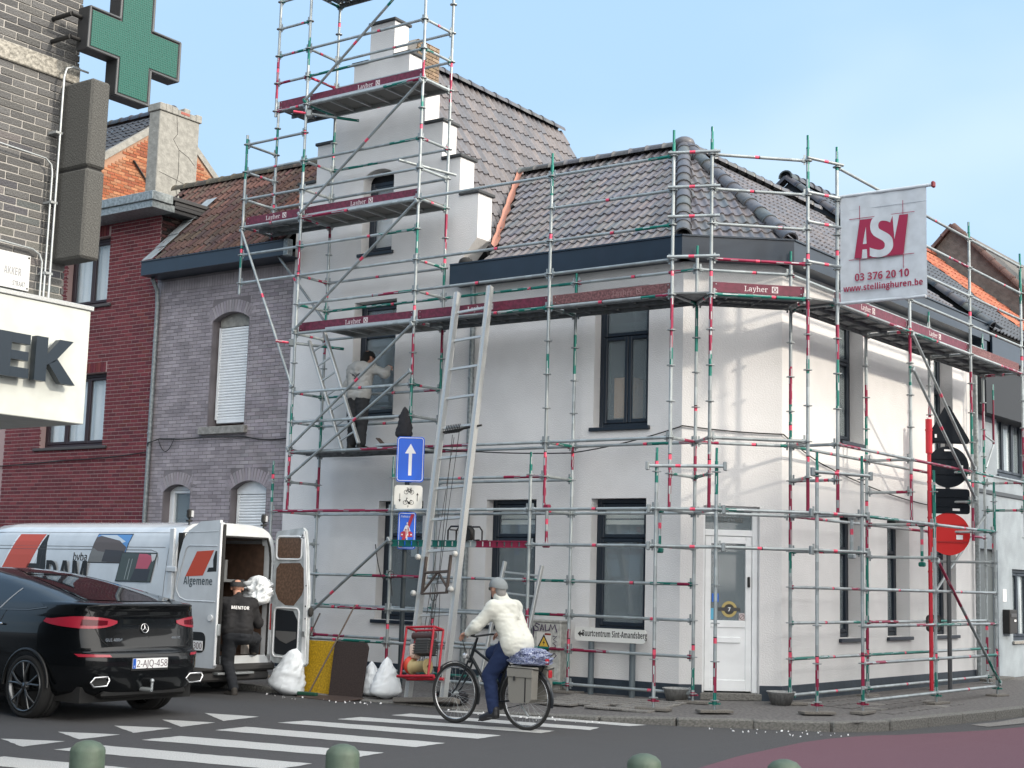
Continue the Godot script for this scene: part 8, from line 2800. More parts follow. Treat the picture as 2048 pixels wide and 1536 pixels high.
	text_part(np, "lettering", "B", 0.02, xf_text(-0.237, -0.045, 0.0106), M.white, 0.0006)
	# emblem and lettering on the tailgate
	var EM := Transform3D(Basis(Vector3(0, 0, -1), UP, Vector3(1, 0, 0)) * Basis(Vector3.RIGHT, -0.2), Vector3(-0.122, 1.05, 0.05))
	var em := MB.new()
	em.path(circle_pts(Vector3.ZERO, 0.052, 26), 0.006, 6, true)
	for k in 3:
		var a := PI / 2 + TAU * k / 3
		em.tube(Vector3(0, 0, 0.0), Vector3(cos(a) * 0.05, sin(a) * 0.05, 0), 0.009, 6, 0.003)
	part(c, "emblem", em.done(), M.chrome, EM)
	text_part(c, "lettering", "GLE 400d", 0.035, Transform3D(EM.basis, Vector3(-0.108, 0.905, 0.50)), M.chrome, 0.006, "Droid Sans", 700, 1.15)
	text_part(c, "lettering", "4MATIC", 0.026, Transform3D(EM.basis, Vector3(-0.108, 0.925, -0.42)), M.chrome, 0.006, "Droid Sans", 700, 1.0)
	# boot lines
	var bl := MB.new()
	var seam := []
	for i in 9:
		var t := i / 8.0
		var y := lerpf(0.86, 1.30, t)
		seam.append(car_p(y, car_th(y, lerpf(0.58, 0.78, sqrt(t))), 0.001))
	bl.path(seam, 0.004, 4)
	var s2 := []
	for p in seam:
		s2.append(p * Vector3(1, 1, -1))
	bl.path(s2, 0.004, 4)
	var s3 := []
	for i in 12:
		var y := lerpf(0.42, 1.22, i / 11.0)
		s3.append(car_p(y, car_th_x(y, -1.50 - 0.12 * sin(PI * i / 11.0)), 0.001))
	bl.path(s3, 0.004, 4)
	part(c, "panel_gap", bl.done(), M.under)
	var hd := MB.new()
	var hp := car_p(1.06, car_th_x(1.06, -1.58))
	hd.box(hp + Vector3(0, 0, 0.03), Vector3(0.22, 0.028, 0.02), Basis(), 0.009)
	part(c, "door_handle", hd.done(), M.chrome)
	# wheels
	var tyre := tyre_mesh(0.372, 0.285, 0.30)
	var rim := MB.new()
	rim.lathe([Vector2(0.285, -0.10), Vector2(0.292, 0.0), Vector2(0.285, 0.012), Vector2(0.270, 0.006), Vector2(0.262, -0.05)], 40, Transform3D(Basis(Vector3.RIGHT, PI / 2), Vector3.ZERO))
	for k in 5:
		for s in [-1.0, 1.0]:
			var a := TAU * k / 5 + 0.3
			var p := [Vector3(cos(a) * 0.04, sin(a) * 0.04, 0.0), Vector3(cos(a + s * 0.10) * 0.14, sin(a + s * 0.10) * 0.14, 0.012), Vector3(cos(a + s * 0.22) * 0.272, sin(a + s * 0.22) * 0.272, 0.0)]
			rim.path(p, 0.013, 6)
	rim.lathe([Vector2(0.0, 0.012), Vector2(0.045, 0.008), Vector2(0.055, -0.03)], 18, Transform3D(Basis(Vector3.RIGHT, PI / 2), Vector3.ZERO))
	var rmesh := rim.done()
	for q in [[-1.03, 0.84], [-1.03, -0.84], [-4.02, 0.84], [-4.02, -0.84]]:
		var sg := signf(q[1])
		var w := part(c, "wheel", tyre, M.rubber, Transform3D(Basis(), Vector3(q[0], 0.372, q[1])))
		part(w, "rim", rmesh, std(Color(0.16, 0.165, 0.17), 0.3, 0.9), Transform3D(Basis() if sg > 0 else Basis(UP, PI), Vector3(0, 0, 0.142 * sg)))
		part(w, "wheel_well", MB.new().lathe([Vector2(0.0, 0.0), Vector2(0.285, 0.0)], 30, Transform3D(Basis(Vector3.RIGHT, PI / 2), Vector3(0, 0, 0.06 * sg))).done(), M.under)
		var arch := MB.new()
		var ap := []
		for i in 19:
			var a := PI * i / 18.0
			ap.append(Vector3(q[0] + cos(a) * 0.405, 0.372 + sin(a) * 0.415, 0.975 * sg))
		arch.path(ap, 0.022, 6)
		part(c, "arch_trim", arch.done(), std(gray(0.01), 0.4))
# ---------------------------------------------------------------- people: smooth unions of tapered capsules, meshed as surface nets
func nets(mb: MB, bones: Array, cell: float, k: float, wrinkle := 0.0, freq := 6.0):
	# bones: [from, to, radius from, radius to]
	var lo := Vector3.INF
	var hi := -Vector3.INF
	for b in bones:
		var r: float = maxf(b[2], b[3]) + k + wrinkle + cell * 2.0
		lo = lo.min((b[0] as Vector3).min(b[1]) - Vector3.ONE * r)
		hi = hi.max((b[0] as Vector3).max(b[1]) + Vector3.ONE * r)
	var nx := int((hi.x - lo.x) / cell) + 2
	var ny := int((hi.y - lo.y) / cell) + 2
	var nz := int((hi.z - lo.z) / cell) + 2
	var f := PackedFloat32Array()
	f.resize(nx * ny * nz)
	f.fill(9.0)
	var noise := FastNoiseLite.new()
	noise.seed = 7
	noise.frequency = freq
	for b in bones:
		var a: Vector3 = b[0]
		var e: Vector3 = b[1] - a
		var ra: float = b[2]
		var rb: float = b[3]
		var pad := maxf(ra, rb) + k + wrinkle + cell * 1.5
		var l2 := maxf(e.length_squared(), 1e-9)
		var q0 := ((a.min(b[1]) - Vector3.ONE * pad - lo) / cell).max(Vector3.ZERO)
		var q1 := (a.max(b[1]) + Vector3.ONE * pad - lo) / cell
		for z in range(int(q0.z), mini(int(q1.z) + 2, nz)):
			for y in range(int(q0.y), mini(int(q1.y) + 2, ny)):
				var base := (z * ny + y) * nx
				for x in range(int(q0.x), mini(int(q1.x) + 2, nx)):
					var p := lo + Vector3(x, y, z) * cell - a
					var t := clampf(p.dot(e) / l2, 0.0, 1.0)
					var d := (p - e * t).length() - lerpf(ra, rb, t)
					var o := f[base + x]
					if o < 8.0:
						var h := maxf(k - absf(d - o), 0.0) / k
						f[base + x] = minf(d, o) - h * h * k * 0.25
					else:
						f[base + x] = d
	if wrinkle > 0.0:
		for z in nz:
			for y in ny:
				for x in nx:
					var i := (z * ny + y) * nx + x
					if f[i] < 8.0:
						var p := lo + Vector3(x, y, z) * cell
						f[i] += wrinkle * (absf(noise.get_noise_3d(p.x * 0.8, p.y * 1.9, p.z * 0.8)) * 2.2 - 0.6)
	var at := PackedInt32Array()
	at.resize(nx * ny * nz)
	at.fill(-1)
	var pts := PackedVector3Array()
	var step := [1, nx, nx * ny]
	for z in nz - 1:
		for y in ny - 1:
			for x in nx - 1:
				var i := (z * ny + y) * nx + x
				var s := 0
				var m := 0
				for c in 8:
					if f[i + (c & 1) + ((c >> 1) & 1) * nx + (c >> 2) * nx * ny] < 0.0:
						s += 1
				if s == 0 or s == 8:
					continue
				var sum := Vector3.ZERO
				for ax in 3:
					for c in 4:
						var u := (ax + 1) % 3
						var w := (ax + 2) % 3
						var j: int = i + (c & 1) * step[u] + (c >> 1) * step[w]
						var fa := f[j]
						var fb := f[j + step[ax]]
						if (fa < 0.0) != (fb < 0.0):
							var q := Vector3.ZERO
							q[u] = c & 1
							q[w] = c >> 1
							q[ax] = fa / (fa - fb)
							sum += q
							m += 1
				at[i] = pts.size()
				pts.append(lo + (Vector3(x, y, z) + sum / m) * cell)
	mb.smooth(1)
	for z in range(1, nz - 1):
		for y in range(1, ny - 1):
			for x in range(1, nx - 1):
				var i := (z * ny + y) * nx + x
				for ax in 3:
					var sa := f[i] < 0.0
					if sa == (f[i + step[ax]] < 0.0):
						continue
					var u: int = step[(ax + 1) % 3]
					var w: int = step[(ax + 2) % 3]
					var q := [at[i - u - w], at[i - w], at[i], at[i - u]]
					if q.min() < 0:
						continue
					if sa:
						mb.quad(pts[q[0]], pts[q[1]], pts[q[2]], pts[q[3]])
					else:
						mb.quad(pts[q[3]], pts[q[2]], pts[q[1]], pts[q[0]])
	mb.flat()

func head_bones(c: Vector3, fw: Vector3, up: Vector3) -> Array:
	var r := fw.cross(up).normalized()
	var o := []
	o.append([c + up * 0.035 - fw * 0.030, c + up * 0.035 + fw * 0.035, 0.083, 0.076])
	o.append([c - up * 0.03 + fw * 0.04, c - up * 0.075 + fw * 0.065, 0.060, 0.036])
	o.append([c + fw * 0.095 + up * 0.012, c + fw * 0.122 - up * 0.022, 0.009, 0.014])
	o.append([c + fw * 0.088 - up * 0.048 - r * 0.016, c + fw * 0.088 - up * 0.048 + r * 0.016, 0.012, 0.012])
	for s in [-1.0, 1.0]:
		o.append([c + r * 0.080 * s - fw * 0.012 + up * 0.018, c + r * 0.084 * s - fw * 0.006 - up * 0.022, 0.017, 0.012])
	return o

func hand_bones(p: Vector3, d: Vector3, palm: Vector3, curl: float, side: float) -> Array:
	# p wrist, d towards the fingers, palm the way the palm faces
	var w := d.cross(palm).normalized() * side
	var o := [[p, p + d * 0.03, 0.026, 0.03]]
	for i in 4:
		var x := -0.030 + i * 0.020
		var b: Vector3 = p + d * 0.085 + w * x
		o.append([p + d * 0.02 + w * x * 0.8, b, 0.016, 0.0125])
		var len: float = [0.036, 0.044, 0.041, 0.032][i]
		var dir := d
		for j in 3:
			dir = (dir * cos(curl) + palm * sin(curl)).normalized() if j > 0 else (d * cos(curl * 0.7) + palm * sin(curl * 0.7)).normalized()
			var e: Vector3 = b + dir * len * [1.0, 0.72, 0.55][j]
			o.append([b, e, 0.0098 - 0.0012 * j, 0.0090 - 0.0012 * j])
			b = e
	var t := p + d * 0.03 - w * 0.032 + palm * 0.008
	var t1 := t + (d * 0.7 - w * 0.7 + palm * 0.4).normalized() * 0.04
	o.append([p + d * 0.012 - w * 0.012, t, 0.018, 0.014])
	o.append([t, t1, 0.0125, 0.0105])
	o.append([t1, t1 + (d + palm * 0.6).normalized() * 0.032, 0.0105, 0.0085])
	return o

func skin_mesh(core: Array, head: Array, hands: Array) -> ArrayMesh:
	var mb := MB.new()
	nets(mb, core, 0.022, 0.05)
	nets(mb, head, 0.008, 0.022)
	for h in hands:
		nets(mb, h, 0.0045, 0.007)
	return mb.done()

func face_bits(o: Node3D, c: Vector3, fw: Vector3, up: Vector3):
	var r := fw.cross(up).normalized()
	var e := MB.new()
	var l := MB.new()
	for s in [-1.0, 1.0]:
		e.ball(c + fw * 0.092 + up * 0.012 + r * 0.031 * s, Vector3.ONE * 0.011, 8)
	l.tube(c + fw * 0.101 - up * 0.050 - r * 0.02, c + fw * 0.101 - up * 0.050 + r * 0.02, 0.004, 5)
	part(o, "eyes", e.done(), std(Color(0.05, 0.04, 0.035), 0.2))
	part(o, "mouth", l.done(), std(Color(0.30, 0.10, 0.09), 0.6))

func garment(o: Node3D, called: String, bones: Array, mat: Material, wrinkle := 0.012, cell := 0.017, k := 0.06, freq := 5.0) -> MeshInstance3D:
	var mb := MB.new()
	nets(mb, bones, cell, k, wrinkle, freq)
	return part(o, called, mb.done(), mat)

func shoe(o: Node3D, heel: Vector3, toe: Vector3, mat: Material):
	var d := (toe - heel).normalized()
	var mb := MB.new()
	nets(mb, [[heel + UP * 0.045, heel + UP * 0.10, 0.042, 0.045], [heel + UP * 0.038, toe + UP * 0.03, 0.040, 0.034], [heel.lerp(toe, 0.55) + UP * 0.05, toe + UP * 0.03, 0.040, 0.030]], 0.012, 0.03)
	var s := part(o, "shoe", mb.done(), mat)
	part(s, "sole", MB.new().box(heel.lerp(toe, 0.5) + UP * 0.008, Vector3(0.075, 0.018, heel.distance_to(toe) + 0.07), MB.frame(d), 0.006).done(), M.rubber)

func people():
	var skin := std(Color(0.46, 0.25, 0.18), 0.6)
	V_worker(skin)
	V_loader(skin)
	bicycle()
	V_cyclist(skin)

func V_worker(skin: Material):
	var o := thing("person", "worker in light grey hooded top and dark trousers on the tower deck, facing the window", "person", Vector3(-6.14, lev(7) + 0.034, 0.27))
	var c := Vector3(0.02, 1.56, -0.17)
	var fw := Vector3(0.1, -0.45, -0.9).normalized()
	var up := fw.cross(Vector3(1, 0, 0.1)).normalized() * -1.0
	var sr := Vector3(0.20, 1.37, -0.05)
	var sl := Vector3(-0.20, 1.37, -0.04)
	var er := Vector3(0.44, 1.27, -0.13)
	var hr := Vector3(0.30, 1.40, -0.36)
	var el := Vector3(-0.30, 1.10, -0.05)
	var hl := Vector3(-0.24, 0.95, -0.26)
	var core := [[Vector3(0, 0.95, 0), Vector3(0, 1.36, -0.04), 0.10, 0.09], [sl, sr, 0.05, 0.05], [Vector3(0, 1.38, -0.05), c - up * 0.04, 0.06, 0.055], [sr, er, 0.045, 0.04], [er, hr, 0.038, 0.028], [sl, el, 0.045, 0.04], [el, hl, 0.038, 0.028]]
	for s in [-1.0, 1.0]:
		core.append([Vector3(0.09 * s, 0.93, 0), Vector3(0.10 * s, 0.50, 0.0), 0.075, 0.055])
		core.append([Vector3(0.10 * s, 0.50, 0), Vector3(0.105 * s, 0.09, 0.02), 0.052, 0.035])
	part(o, "body", skin_mesh(core, head_bones(c, fw, up), [hand_bones(hr, Vector3(-0.2, 0.5, -0.8).normalized(), Vector3(-0.5, -0.7, -0.3).normalized(), 0.6, 1.0), hand_bones(hl, Vector3(0.2, -0.3, -0.9).normalized(), Vector3(0.9, 0.2, 0.1).normalized(), 0.5, -1.0)]), skin)
	face_bits(o, c, fw, up)
	part(o, "cap", cap_mesh(c, fw, up, 0.0), std(gray(0.012), 0.85))
	var hr2 := MB.new()
	nets(hr2, [[c - fw * 0.045 + up * 0.02, c - fw * 0.055 - up * 0.075, 0.080, 0.062]], 0.012, 0.02)
	part(o, "hair", hr2.done(), std(gray(0.012), 0.85))
	var top := worn(std(Color(0.40, 0.40, 0.385), 0.9), M.fine, 3.0)
	garment(o, "hooded_top", [[Vector3(-0.09, 0.98, 0.0), Vector3(-0.12, 1.30, -0.03), 0.125, 0.125], [Vector3(0.09, 0.98, 0.0), Vector3(0.12, 1.30, -0.03), 0.125, 0.125], [Vector3(-0.08, 0.90, 0), Vector3(0.08, 0.90, 0), 0.13, 0.13], [sl, sr, 0.085, 0.085], [sr, er, 0.078, 0.068], [er, hr, 0.066, 0.045], [sl, el, 0.078, 0.068], [el, hl, 0.064, 0.045], [Vector3(-0.07, 1.42, 0.03), Vector3(0.07, 1.42, 0.03), 0.065, 0.065], [Vector3(0, 1.38, 0.06), Vector3(0, 1.31, 0.08), 0.06, 0.04]], top, 0.014)
	var pr := MB.new()      # printed mark between the shoulders
	for q in [[-0.13, 1.285, -0.05, 1.255], [0.13, 1.285, 0.05, 1.255], [-0.05, 1.255, 0.0, 1.215], [0.05, 1.255, 0.0, 1.215], [-0.08, 1.27, -0.06, 1.235], [0.08, 1.27, 0.06, 1.235], [0.0, 1.21, 0.0, 1.17], [-0.03, 1.19, 0.03, 1.19], [-0.02, 1.15, 0.02, 1.15]]:
		pr.tube(Vector3(q[0], q[1], 0.105 - absf(q[0]) * 0.12), Vector3(q[2], q[3], 0.108 - absf(q[2]) * 0.12), 0.010, 5)
	part(o, "printed_mark", pr.done(), std(Color(0.09, 0.09, 0.095), 0.9))
	var tr := worn(std(Color(0.028, 0.030, 0.034), 0.9), M.fine, 3.0)
	var tb := [[Vector3(-0.07, 0.90, 0.0), Vector3(0.07, 0.90, 0.0), 0.125, 0.125]]
	for s in [-1.0, 1.0]:
		tb.append([Vector3(0.085 * s, 0.86, 0), Vector3(0.10 * s, 0.50, 0.0), 0.115, 0.088])
		tb.append([Vector3(0.10 * s, 0.50, 0), Vector3(0.105 * s, 0.12, 0.02), 0.086, 0.078])
		shoe(o, Vector3(0.105 * s, 0, 0.06), Vector3(0.125 * s, 0, -0.13), M.black)
	garment(o, "trousers", tb, tr, 0.012, 0.017, 0.04)
	part(o, "knee_pocket", MB.new().box(Vector3(-0.19, 0.62, 0.0), Vector3(0.03, 0.2, 0.14), Basis(), 0.012).done(), tr)

func cap_mesh(c: Vector3, fw: Vector3, up: Vector3, peak: float) -> ArrayMesh:
	var r := fw.cross(up).normalized()
	var mb := MB.new()
	var rows := []
	for j in 9:
		var t := PI / 2 * j / 8.0
		var row := []
		for i in 25:
			var a := TAU * i / 24
			row.append(c + up * (0.020 + sin(t) * 0.118 - (0.035 * maxf(-cos(a), 0.0)) * cos(t)) + (r * sin(a) * 0.104 + fw * (cos(a) * 0.122 - 0.002)) * cos(t) * (1.0 + 0.16 * sin(t)))
		rows.append(row)
	mb.grid(rows)
	if peak > 0.0:
		var pk := []
		for q in [[0.095, 0.022], [0.095 + peak, 0.0], [0.095 + peak, -0.008], [0.09, 0.012]]:
			var row := []
			for i in 9:
				var a := lerpf(-1.0, 1.0, i / 8.0)
				row.append(c + fw * (q[0] * cos(a * 0.7)) - r * sin(a) * 0.085 + up * q[1])
			pk.append(row)
		mb.grid(pk)
	return mb.done()

func V_loader(skin: Material):
	var o := thing("person", "man in black jumper and cap leaning into the back of the white van", "person", Vector3(-5.72, -0.152, 3.16))
	o.transform.basis = Basis(FX, UP, FZ)
	var c := Vector3(-0.08, 1.53, -0.26)
	var fw := Vector3(-0.25, -0.35, -0.9).normalized()
	var up := fw.cross(Vector3(1, 0, -0.25).normalized()).normalized() * -1.0
	var sl := Vector3(-0.22, 1.31, -0.10)
	var sr := Vector3(0.17, 1.31, -0.12)
	var el := Vector3(-0.27, 1.05, -0.22)
	var hl := Vector3(-0.18, 0.98, -0.48)
	var er := Vector3(0.26, 1.04, -0.22)
	var hr := Vector3(0.16, 1.0, -0.50)
	var core := [[Vector3(0, 0.92, 0.02), Vector3(-0.02, 1.28, -0.10), 0.10, 0.09], [sl, sr, 0.05, 0.05], [Vector3(-0.03, 1.32, -0.13), c - up * 0.04, 0.06, 0.056], [sl, el, 0.045, 0.04], [el, hl, 0.038, 0.028], [sr, er, 0.045, 0.04], [er, hr, 0.038, 0.028], [Vector3(-0.07, 0.90, 0.02), Vector3(-0.13, 0.50, -0.06), 0.08, 0.055], [Vector3(-0.13, 0.50, -0.06), Vector3(0.0, 0.10, 0.05), 0.052, 0.036], [Vector3(0.09, 0.90, 0.02), Vector3(0.19, 0.80, -0.40), 0.08, 0.056], [Vector3(0.19, 0.80, -0.40), Vector3(0.16, 0.60, -0.62), 0.05, 0.036]]
	part(o, "body", skin_mesh(core, head_bones(c, fw, up), [hand_bones(hl, Vector3(0.2, -0.1, -0.97).normalized(), Vector3(0.9, -0.3, 0.2).normalized(), 0.5, 1.0), hand_bones(hr, Vector3(-0.2, -0.1, -0.97).normalized(), Vector3(-0.9, -0.3, 0.2).normalized(), 0.5, -1.0)]), skin)
	face_bits(o, c, fw, up)
	part(o, "cap", cap_mesh(c, fw, up, 0.07), std(Color(0.02, 0.021, 0.023), 0.85))
	var blk := worn(std(Color(0.010, 0.010, 0.012), 0.85), M.fine, 3.0)
	garment(o, "jumper", [[Vector3(-0.09, 0.98, 0.0), Vector3(-0.11, 1.24, -0.08), 0.13, 0.13], [Vector3(0.09, 0.98, 0.0), Vector3(0.08, 1.24, -0.08), 0.13, 0.13], [Vector3(-0.09, 0.92, 0.02), Vector3(0.09, 0.92, 0.02), 0.135, 0.135], [sl, sr, 0.09, 0.09], [sl, el, 0.078, 0.066], [el, hl, 0.062, 0.045], [sr, er, 0.078, 0.066], [er, hr, 0.062, 0.045], [Vector3(-0.03, 1.33, -0.13), Vector3(-0.045, 1.41, -0.19), 0.08, 0.07]], blk, 0.012)
	text_part(o, "lettering", "MENTOR", 0.047, Transform3D(Basis(Vector3.RIGHT, -0.30) * Basis(UP, 0.10), Vector3(0.04, 1.235, 0.068)), M.white, 0.006, "Droid Sans", 700, 0.95)
	part(o, "small_mark", MB.new().box(Vector3(0.19, 0.93, 0.075), Vector3(0.025, 0.04, 0.006), Basis(Vector3(0, 0, 1), 0.7) ).done(), M.white)
	part(o, "collar_tag", MB.new().box(Vector3(0.0, 1.345, -0.035), Vector3(0.022, 0.012, 0.006)).done(), M.white)
	var tr := worn(std(Color(0.016, 0.019, 0.025), 0.9), M.fine, 3.0)
	garment(o, "trousers", [[Vector3(-0.07, 0.88, 0.02), Vector3(0.08, 0.88, 0.02), 0.135, 0.135], [Vector3(-0.075, 0.86, 0.02), Vector3(-0.13, 0.50, -0.06), 0.12, 0.085], [Vector3(-0.13, 0.50, -0.06), Vector3(0.0, 0.13, 0.05), 0.084, 0.070], [Vector3(0.09, 0.86, 0.02), Vector3(0.19, 0.80, -0.40), 0.12, 0.09], [Vector3(0.19, 0.80, -0.40), Vector3(0.16, 0.62, -0.60), 0.085, 0.07]], tr, 0.012, 0.017, 0.04)
	shoe(o, Vector3(0.02, 0, 0.09), Vector3(-0.12, 0, -0.06), std(Color(0.05, 0.045, 0.04), 0.8))
	shoe(o, Vector3(0.16, 0.56, -0.56), Vector3(0.10, 0.56, -0.78), std(Color(0.05, 0.045, 0.04), 0.8))

# the bicycle: rear axle over the origin, front wheel towards -x
const BIKE := Vector3(0.0, -0.112, 4.05)
const BIKE_TURN := -0.05

func bicycle():
	var o := thing("bicycle", "black touring bicycle with grey panniers ridden over the zebra crossing", "bicycle", BIKE, BIKE_TURN)
	var blk := std(Color(0.010, 0.013, 0.016), 0.3)
	var R := Vector3(0, 0.355, 0)
	var F := Vector3(-1.09, 0.355, 0)
	var BBk := Vector3(-0.45, 0.29, 0)
	var tyre := MB.new().path(circle_pts(Vector3.ZERO, 0.338, 48), 0.019, 8, true).done()
	var rim := MB.new().path(circle_pts(Vector3.ZERO, 0.312, 48), 0.010, 6, true).done()
	var sp := MB.new()
	for i in 28:
		var a := TAU * i / 28
		var s := 0.03 if i % 2 else -0.03
		sp.tube(Vector3(cos(a + 0.5 * (1 if i % 4 < 2 else -1)) * 0.025, sin(a + 0.5 * (1 if i % 4 < 2 else -1)) * 0.025, s), Vector3(cos(a) * 0.308, sin(a) * 0.308, 0), 0.0013, 4, -1.0, false)
	sp.tube(Vector3(0, 0, -0.05), Vector3(0, 0, 0.05), 0.022, 10)
	var spm := sp.done()
	for p in [R, F]:
		var w := part(o, "wheel", tyre, M.rubber, Transform3D(Basis(), p))
		part(w, "rim", rim, std(gray(0.5), 0.25, 0.9))
		part(w, "spokes", spm, M.galv)
	var fr := MB.new()
	var hb := Vector3(-0.865, 0.76, 0)
	var ht := Vector3(-0.80, 0.93, 0)
	var stop := Vector3(-0.27, 0.84, 0)
	fr.tube(hb, ht, 0.022, 10)
	fr.tube(hb.lerp(ht, 0.75), BBk.lerp(stop, 0.62), 0.017, 10)
	fr.tube(hb.lerp(ht, 0.2), BBk, 0.021, 10)
	fr.tube(BBk, stop, 0.017, 10)
	for s in [-1.0, 1.0]:
		fr.tube(BBk + Vector3(0, 0, 0.03 * s), R + Vector3(0, 0, 0.06 * s), 0.010, 8)
		fr.tube(BBk.lerp(stop, 0.85) + Vector3(0, 0, 0.02 * s), R + Vector3(0, 0, 0.06 * s), 0.009, 8)
		fr.path([hb + Vector3(0, -0.02, 0.045 * s), Vector3(-0.93, 0.58, 0.05 * s), Vector3(-1.03, 0.42, 0.05 * s), F + Vector3(0, 0, 0.05 * s)], 0.012, 8)
	fr.tube(hb + Vector3(0, -0.02, -0.05), hb + Vector3(0, -0.02, 0.05), 0.015, 8)
	part(o, "frame", fr.done(), blk)
	var hbz := MB.new()
	hbz.tube(ht, Vector3(-0.765, 1.03, 0), 0.015, 8)
	hbz.path([Vector3(-0.60, 1.075, 0.29), Vector3(-0.68, 1.07, 0.29), Vector3(-0.78, 1.06, 0.22), Vector3(-0.80, 1.04, 0.0), Vector3(-0.78, 1.06, -0.22), Vector3(-0.68, 1.07, -0.29), Vector3(-0.60, 1.075, -0.29)], 0.012, 8)
	part(o, "handlebar", hbz.done(), blk)
	for s in [-1.0, 1.0]:
		var g := part(o, "grip", MB.new().tube(Vector3(-0.70, 1.068, 0.285 * s), Vector3(-0.575, 1.077, 0.292 * s), 0.017, 10).done(), M.rubber)
		part(g, "brake_lever", MB.new().path([Vector3(-0.72, 1.06, 0.27 * s), Vector3(-0.70, 1.02, 0.29 * s), Vector3(-0.62, 1.015, 0.30 * s)], 0.006, 5).done(), M.galv)
	var cb := MB.new()
	for q in [[-0.72, 0.27, -0.88, 0.95], [-0.72, -0.27, -0.90, 0.92], [-0.74, 0.25, -0.86, 0.85]]:
		cb.path([Vector3(q[0], 1.06, q[1]), Vector3(-0.88, 1.03, q[1] * 0.6), Vector3(q[2] - 0.03, q[3] - 0.05, q[1] * 0.2), Vector3(-0.85, 0.72, 0.02)], 0.0035, 4)
	part(o, "brake_cable", cb.done(), M.cable)
	part(o, "head_lamp", MB.new().lathe([Vector2(0.0, -0.05), Vector2(0.025, -0.045), Vector2(0.04, 0.0), Vector2(0.036, 0.012), Vector2(0.0, 0.016)], 16, Transform3D(Basis(Vector3(0, 0, 1), PI / 2), Vector3(-0.95, 0.80, 0))).done(), std(gray(0.6), 0.2, 0.5))
	for q in [[R, 0.2, 3.3], [F, 0.1, 2.3]]:      # mudguards
		var pts := []
		for i in 17:
			var a: float = lerpf(q[1] - 0.4, q[2], i / 16.0)
			pts.append([q[0] + Vector3(cos(a) * 0.375, sin(a) * 0.375, 0.028), q[0] + Vector3(cos(a) * 0.383, sin(a) * 0.383, 0), q[0] + Vector3(cos(a) * 0.375, sin(a) * 0.375, -0.028)])
		part(o, "mudguard", MB.new().grid(pts).done(), blk)
	var cr := MB.new()
	cr.lathe([Vector2(0.0, -0.004), Vector2(0.095, -0.004), Vector2(0.095, 0.004), Vector2(0.0, 0.004)], 24, Transform3D(Basis(Vector3.RIGHT, PI / 2), BBk + Vector3(0, 0, -0.05)))
	cr.tube(BBk + Vector3(0, 0, 0.06), BBk + Vector3(0.02, -0.165, 0.075), 0.011, 8)
	cr.tube(BBk + Vector3(0, 0, -0.06), BBk + Vector3(-0.02, 0.165, -0.075), 0.011, 8)
	cr.box(BBk + Vector3(0.02, -0.17, 0.12), Vector3(0.09, 0.022, 0.075), Basis(), 0.006)
	cr.box(BBk + Vector3(-0.02, 0.17, -0.12), Vector3(0.09, 0.022, 0.075), Basis(), 0.006)
	cr.path([BBk + Vector3(0, 0.093, -0.05), R + Vector3(0, 0.045, -0.05)], 0.005, 4)
	cr.path([BBk + Vector3(0, -0.093, -0.05), R + Vector3(0, -0.045, -0.05)], 0.005, 4)
	part(o, "crank_set", cr.done(), std(gray(0.08), 0.4, 0.6))
	part(o, "kick_stand", MB.new().tube(Vector3(-0.03, 0.30, 0.07), Vector3(0.10, 0.17, 0.08), 0.011, 6).done(), M.galv)
	part(o, "saddle_post", MB.new().tube(stop, Vector3(-0.235, 0.93, 0), 0.013, 8).done(), M.galv)
	var sd := MB.new()
	nets(sd, [[Vector3(-0.38, 0.955, 0), Vector3(-0.22, 0.955, 0), 0.028, 0.05], [Vector3(-0.17, 0.96, -0.05), Vector3(-0.17, 0.96, 0.05), 0.045, 0.045]], 0.012, 0.04)
	part(o, "saddle", sd.done(), M.black)
	var ca := MB.new()
	for s in [-1.0, 1.0]:
		ca.path([Vector3(-0.25, 0.74, 0.05 * s), Vector3(0.25, 0.74, 0.06 * s)], 0.007, 6)
		ca.tube(Vector3(0.2, 0.74, 0.06 * s), R + Vector3(0, 0, 0.065 * s), 0.006, 6)
	part(o, "luggage_rack", ca.done(), blk)
	var rl := MB.new()
	rl.box(Vector3(0.335, 0.66, 0), Vector3(0.03, 0.09, 0.055), Basis(), 0.01)
	rl.box(Vector3(0.30, 0.80, 0.02), Vector3(0.03, 0.07, 0.06), Basis(), 0.01)
	part(o, "rear_light", rl.done(), std(Color(0.40, 0.01, 0.02), 0.25))
	# double pannier over the rack: a thing laid on the bicycle
	var B := Transform3D(Basis(UP, BIKE_TURN), BIKE)
	var pn := thing("double_pannier", "grey canvas double pannier bag slung over the bicycle's rack", "bag", BIKE, BIKE_TURN)
	var canvas := worn(std(Color(0.235, 0.225, 0.20), 0.85), M.fine, 3.0)
	for s in [-1.0, 1.0]:
		var m := MB.new()
		m.prism(PackedVector2Array([Vector2(-0.16, 0.36), Vector2(-0.13, 0.32), Vector2(0.13, 0.33), Vector2(0.165, 0.37), Vector2(0.175, 0.70), Vector2(-0.18, 0.70)]), 0.12, Transform3D(Basis(), Vector3(0.05, 0, 0.20 if s > 0 else -0.08)))
		var pk := part(pn, "pannier", m.done(), canvas)
		var fl := MB.new()
		fl.box(Vector3(0.05, 0.715, 0.145 * s), Vector3(0.37, 0.035, 0.135), Basis(), 0.012)
		fl.box(Vector3(0.05, 0.665, 0.208 * s), Vector3(0.37, 0.10, 0.012), Basis(), 0.005)
		part(pk, "flap", fl.done(), canvas)
		var st := MB.new()
		st.box(Vector3(0.13, 0.52, 0.202 * s), Vector3(0.014, 0.36, 0.006))
		st.box(Vector3(-0.02, 0.60, 0.216 * s), Vector3(0.03, 0.05, 0.012), Basis(), 0.004)
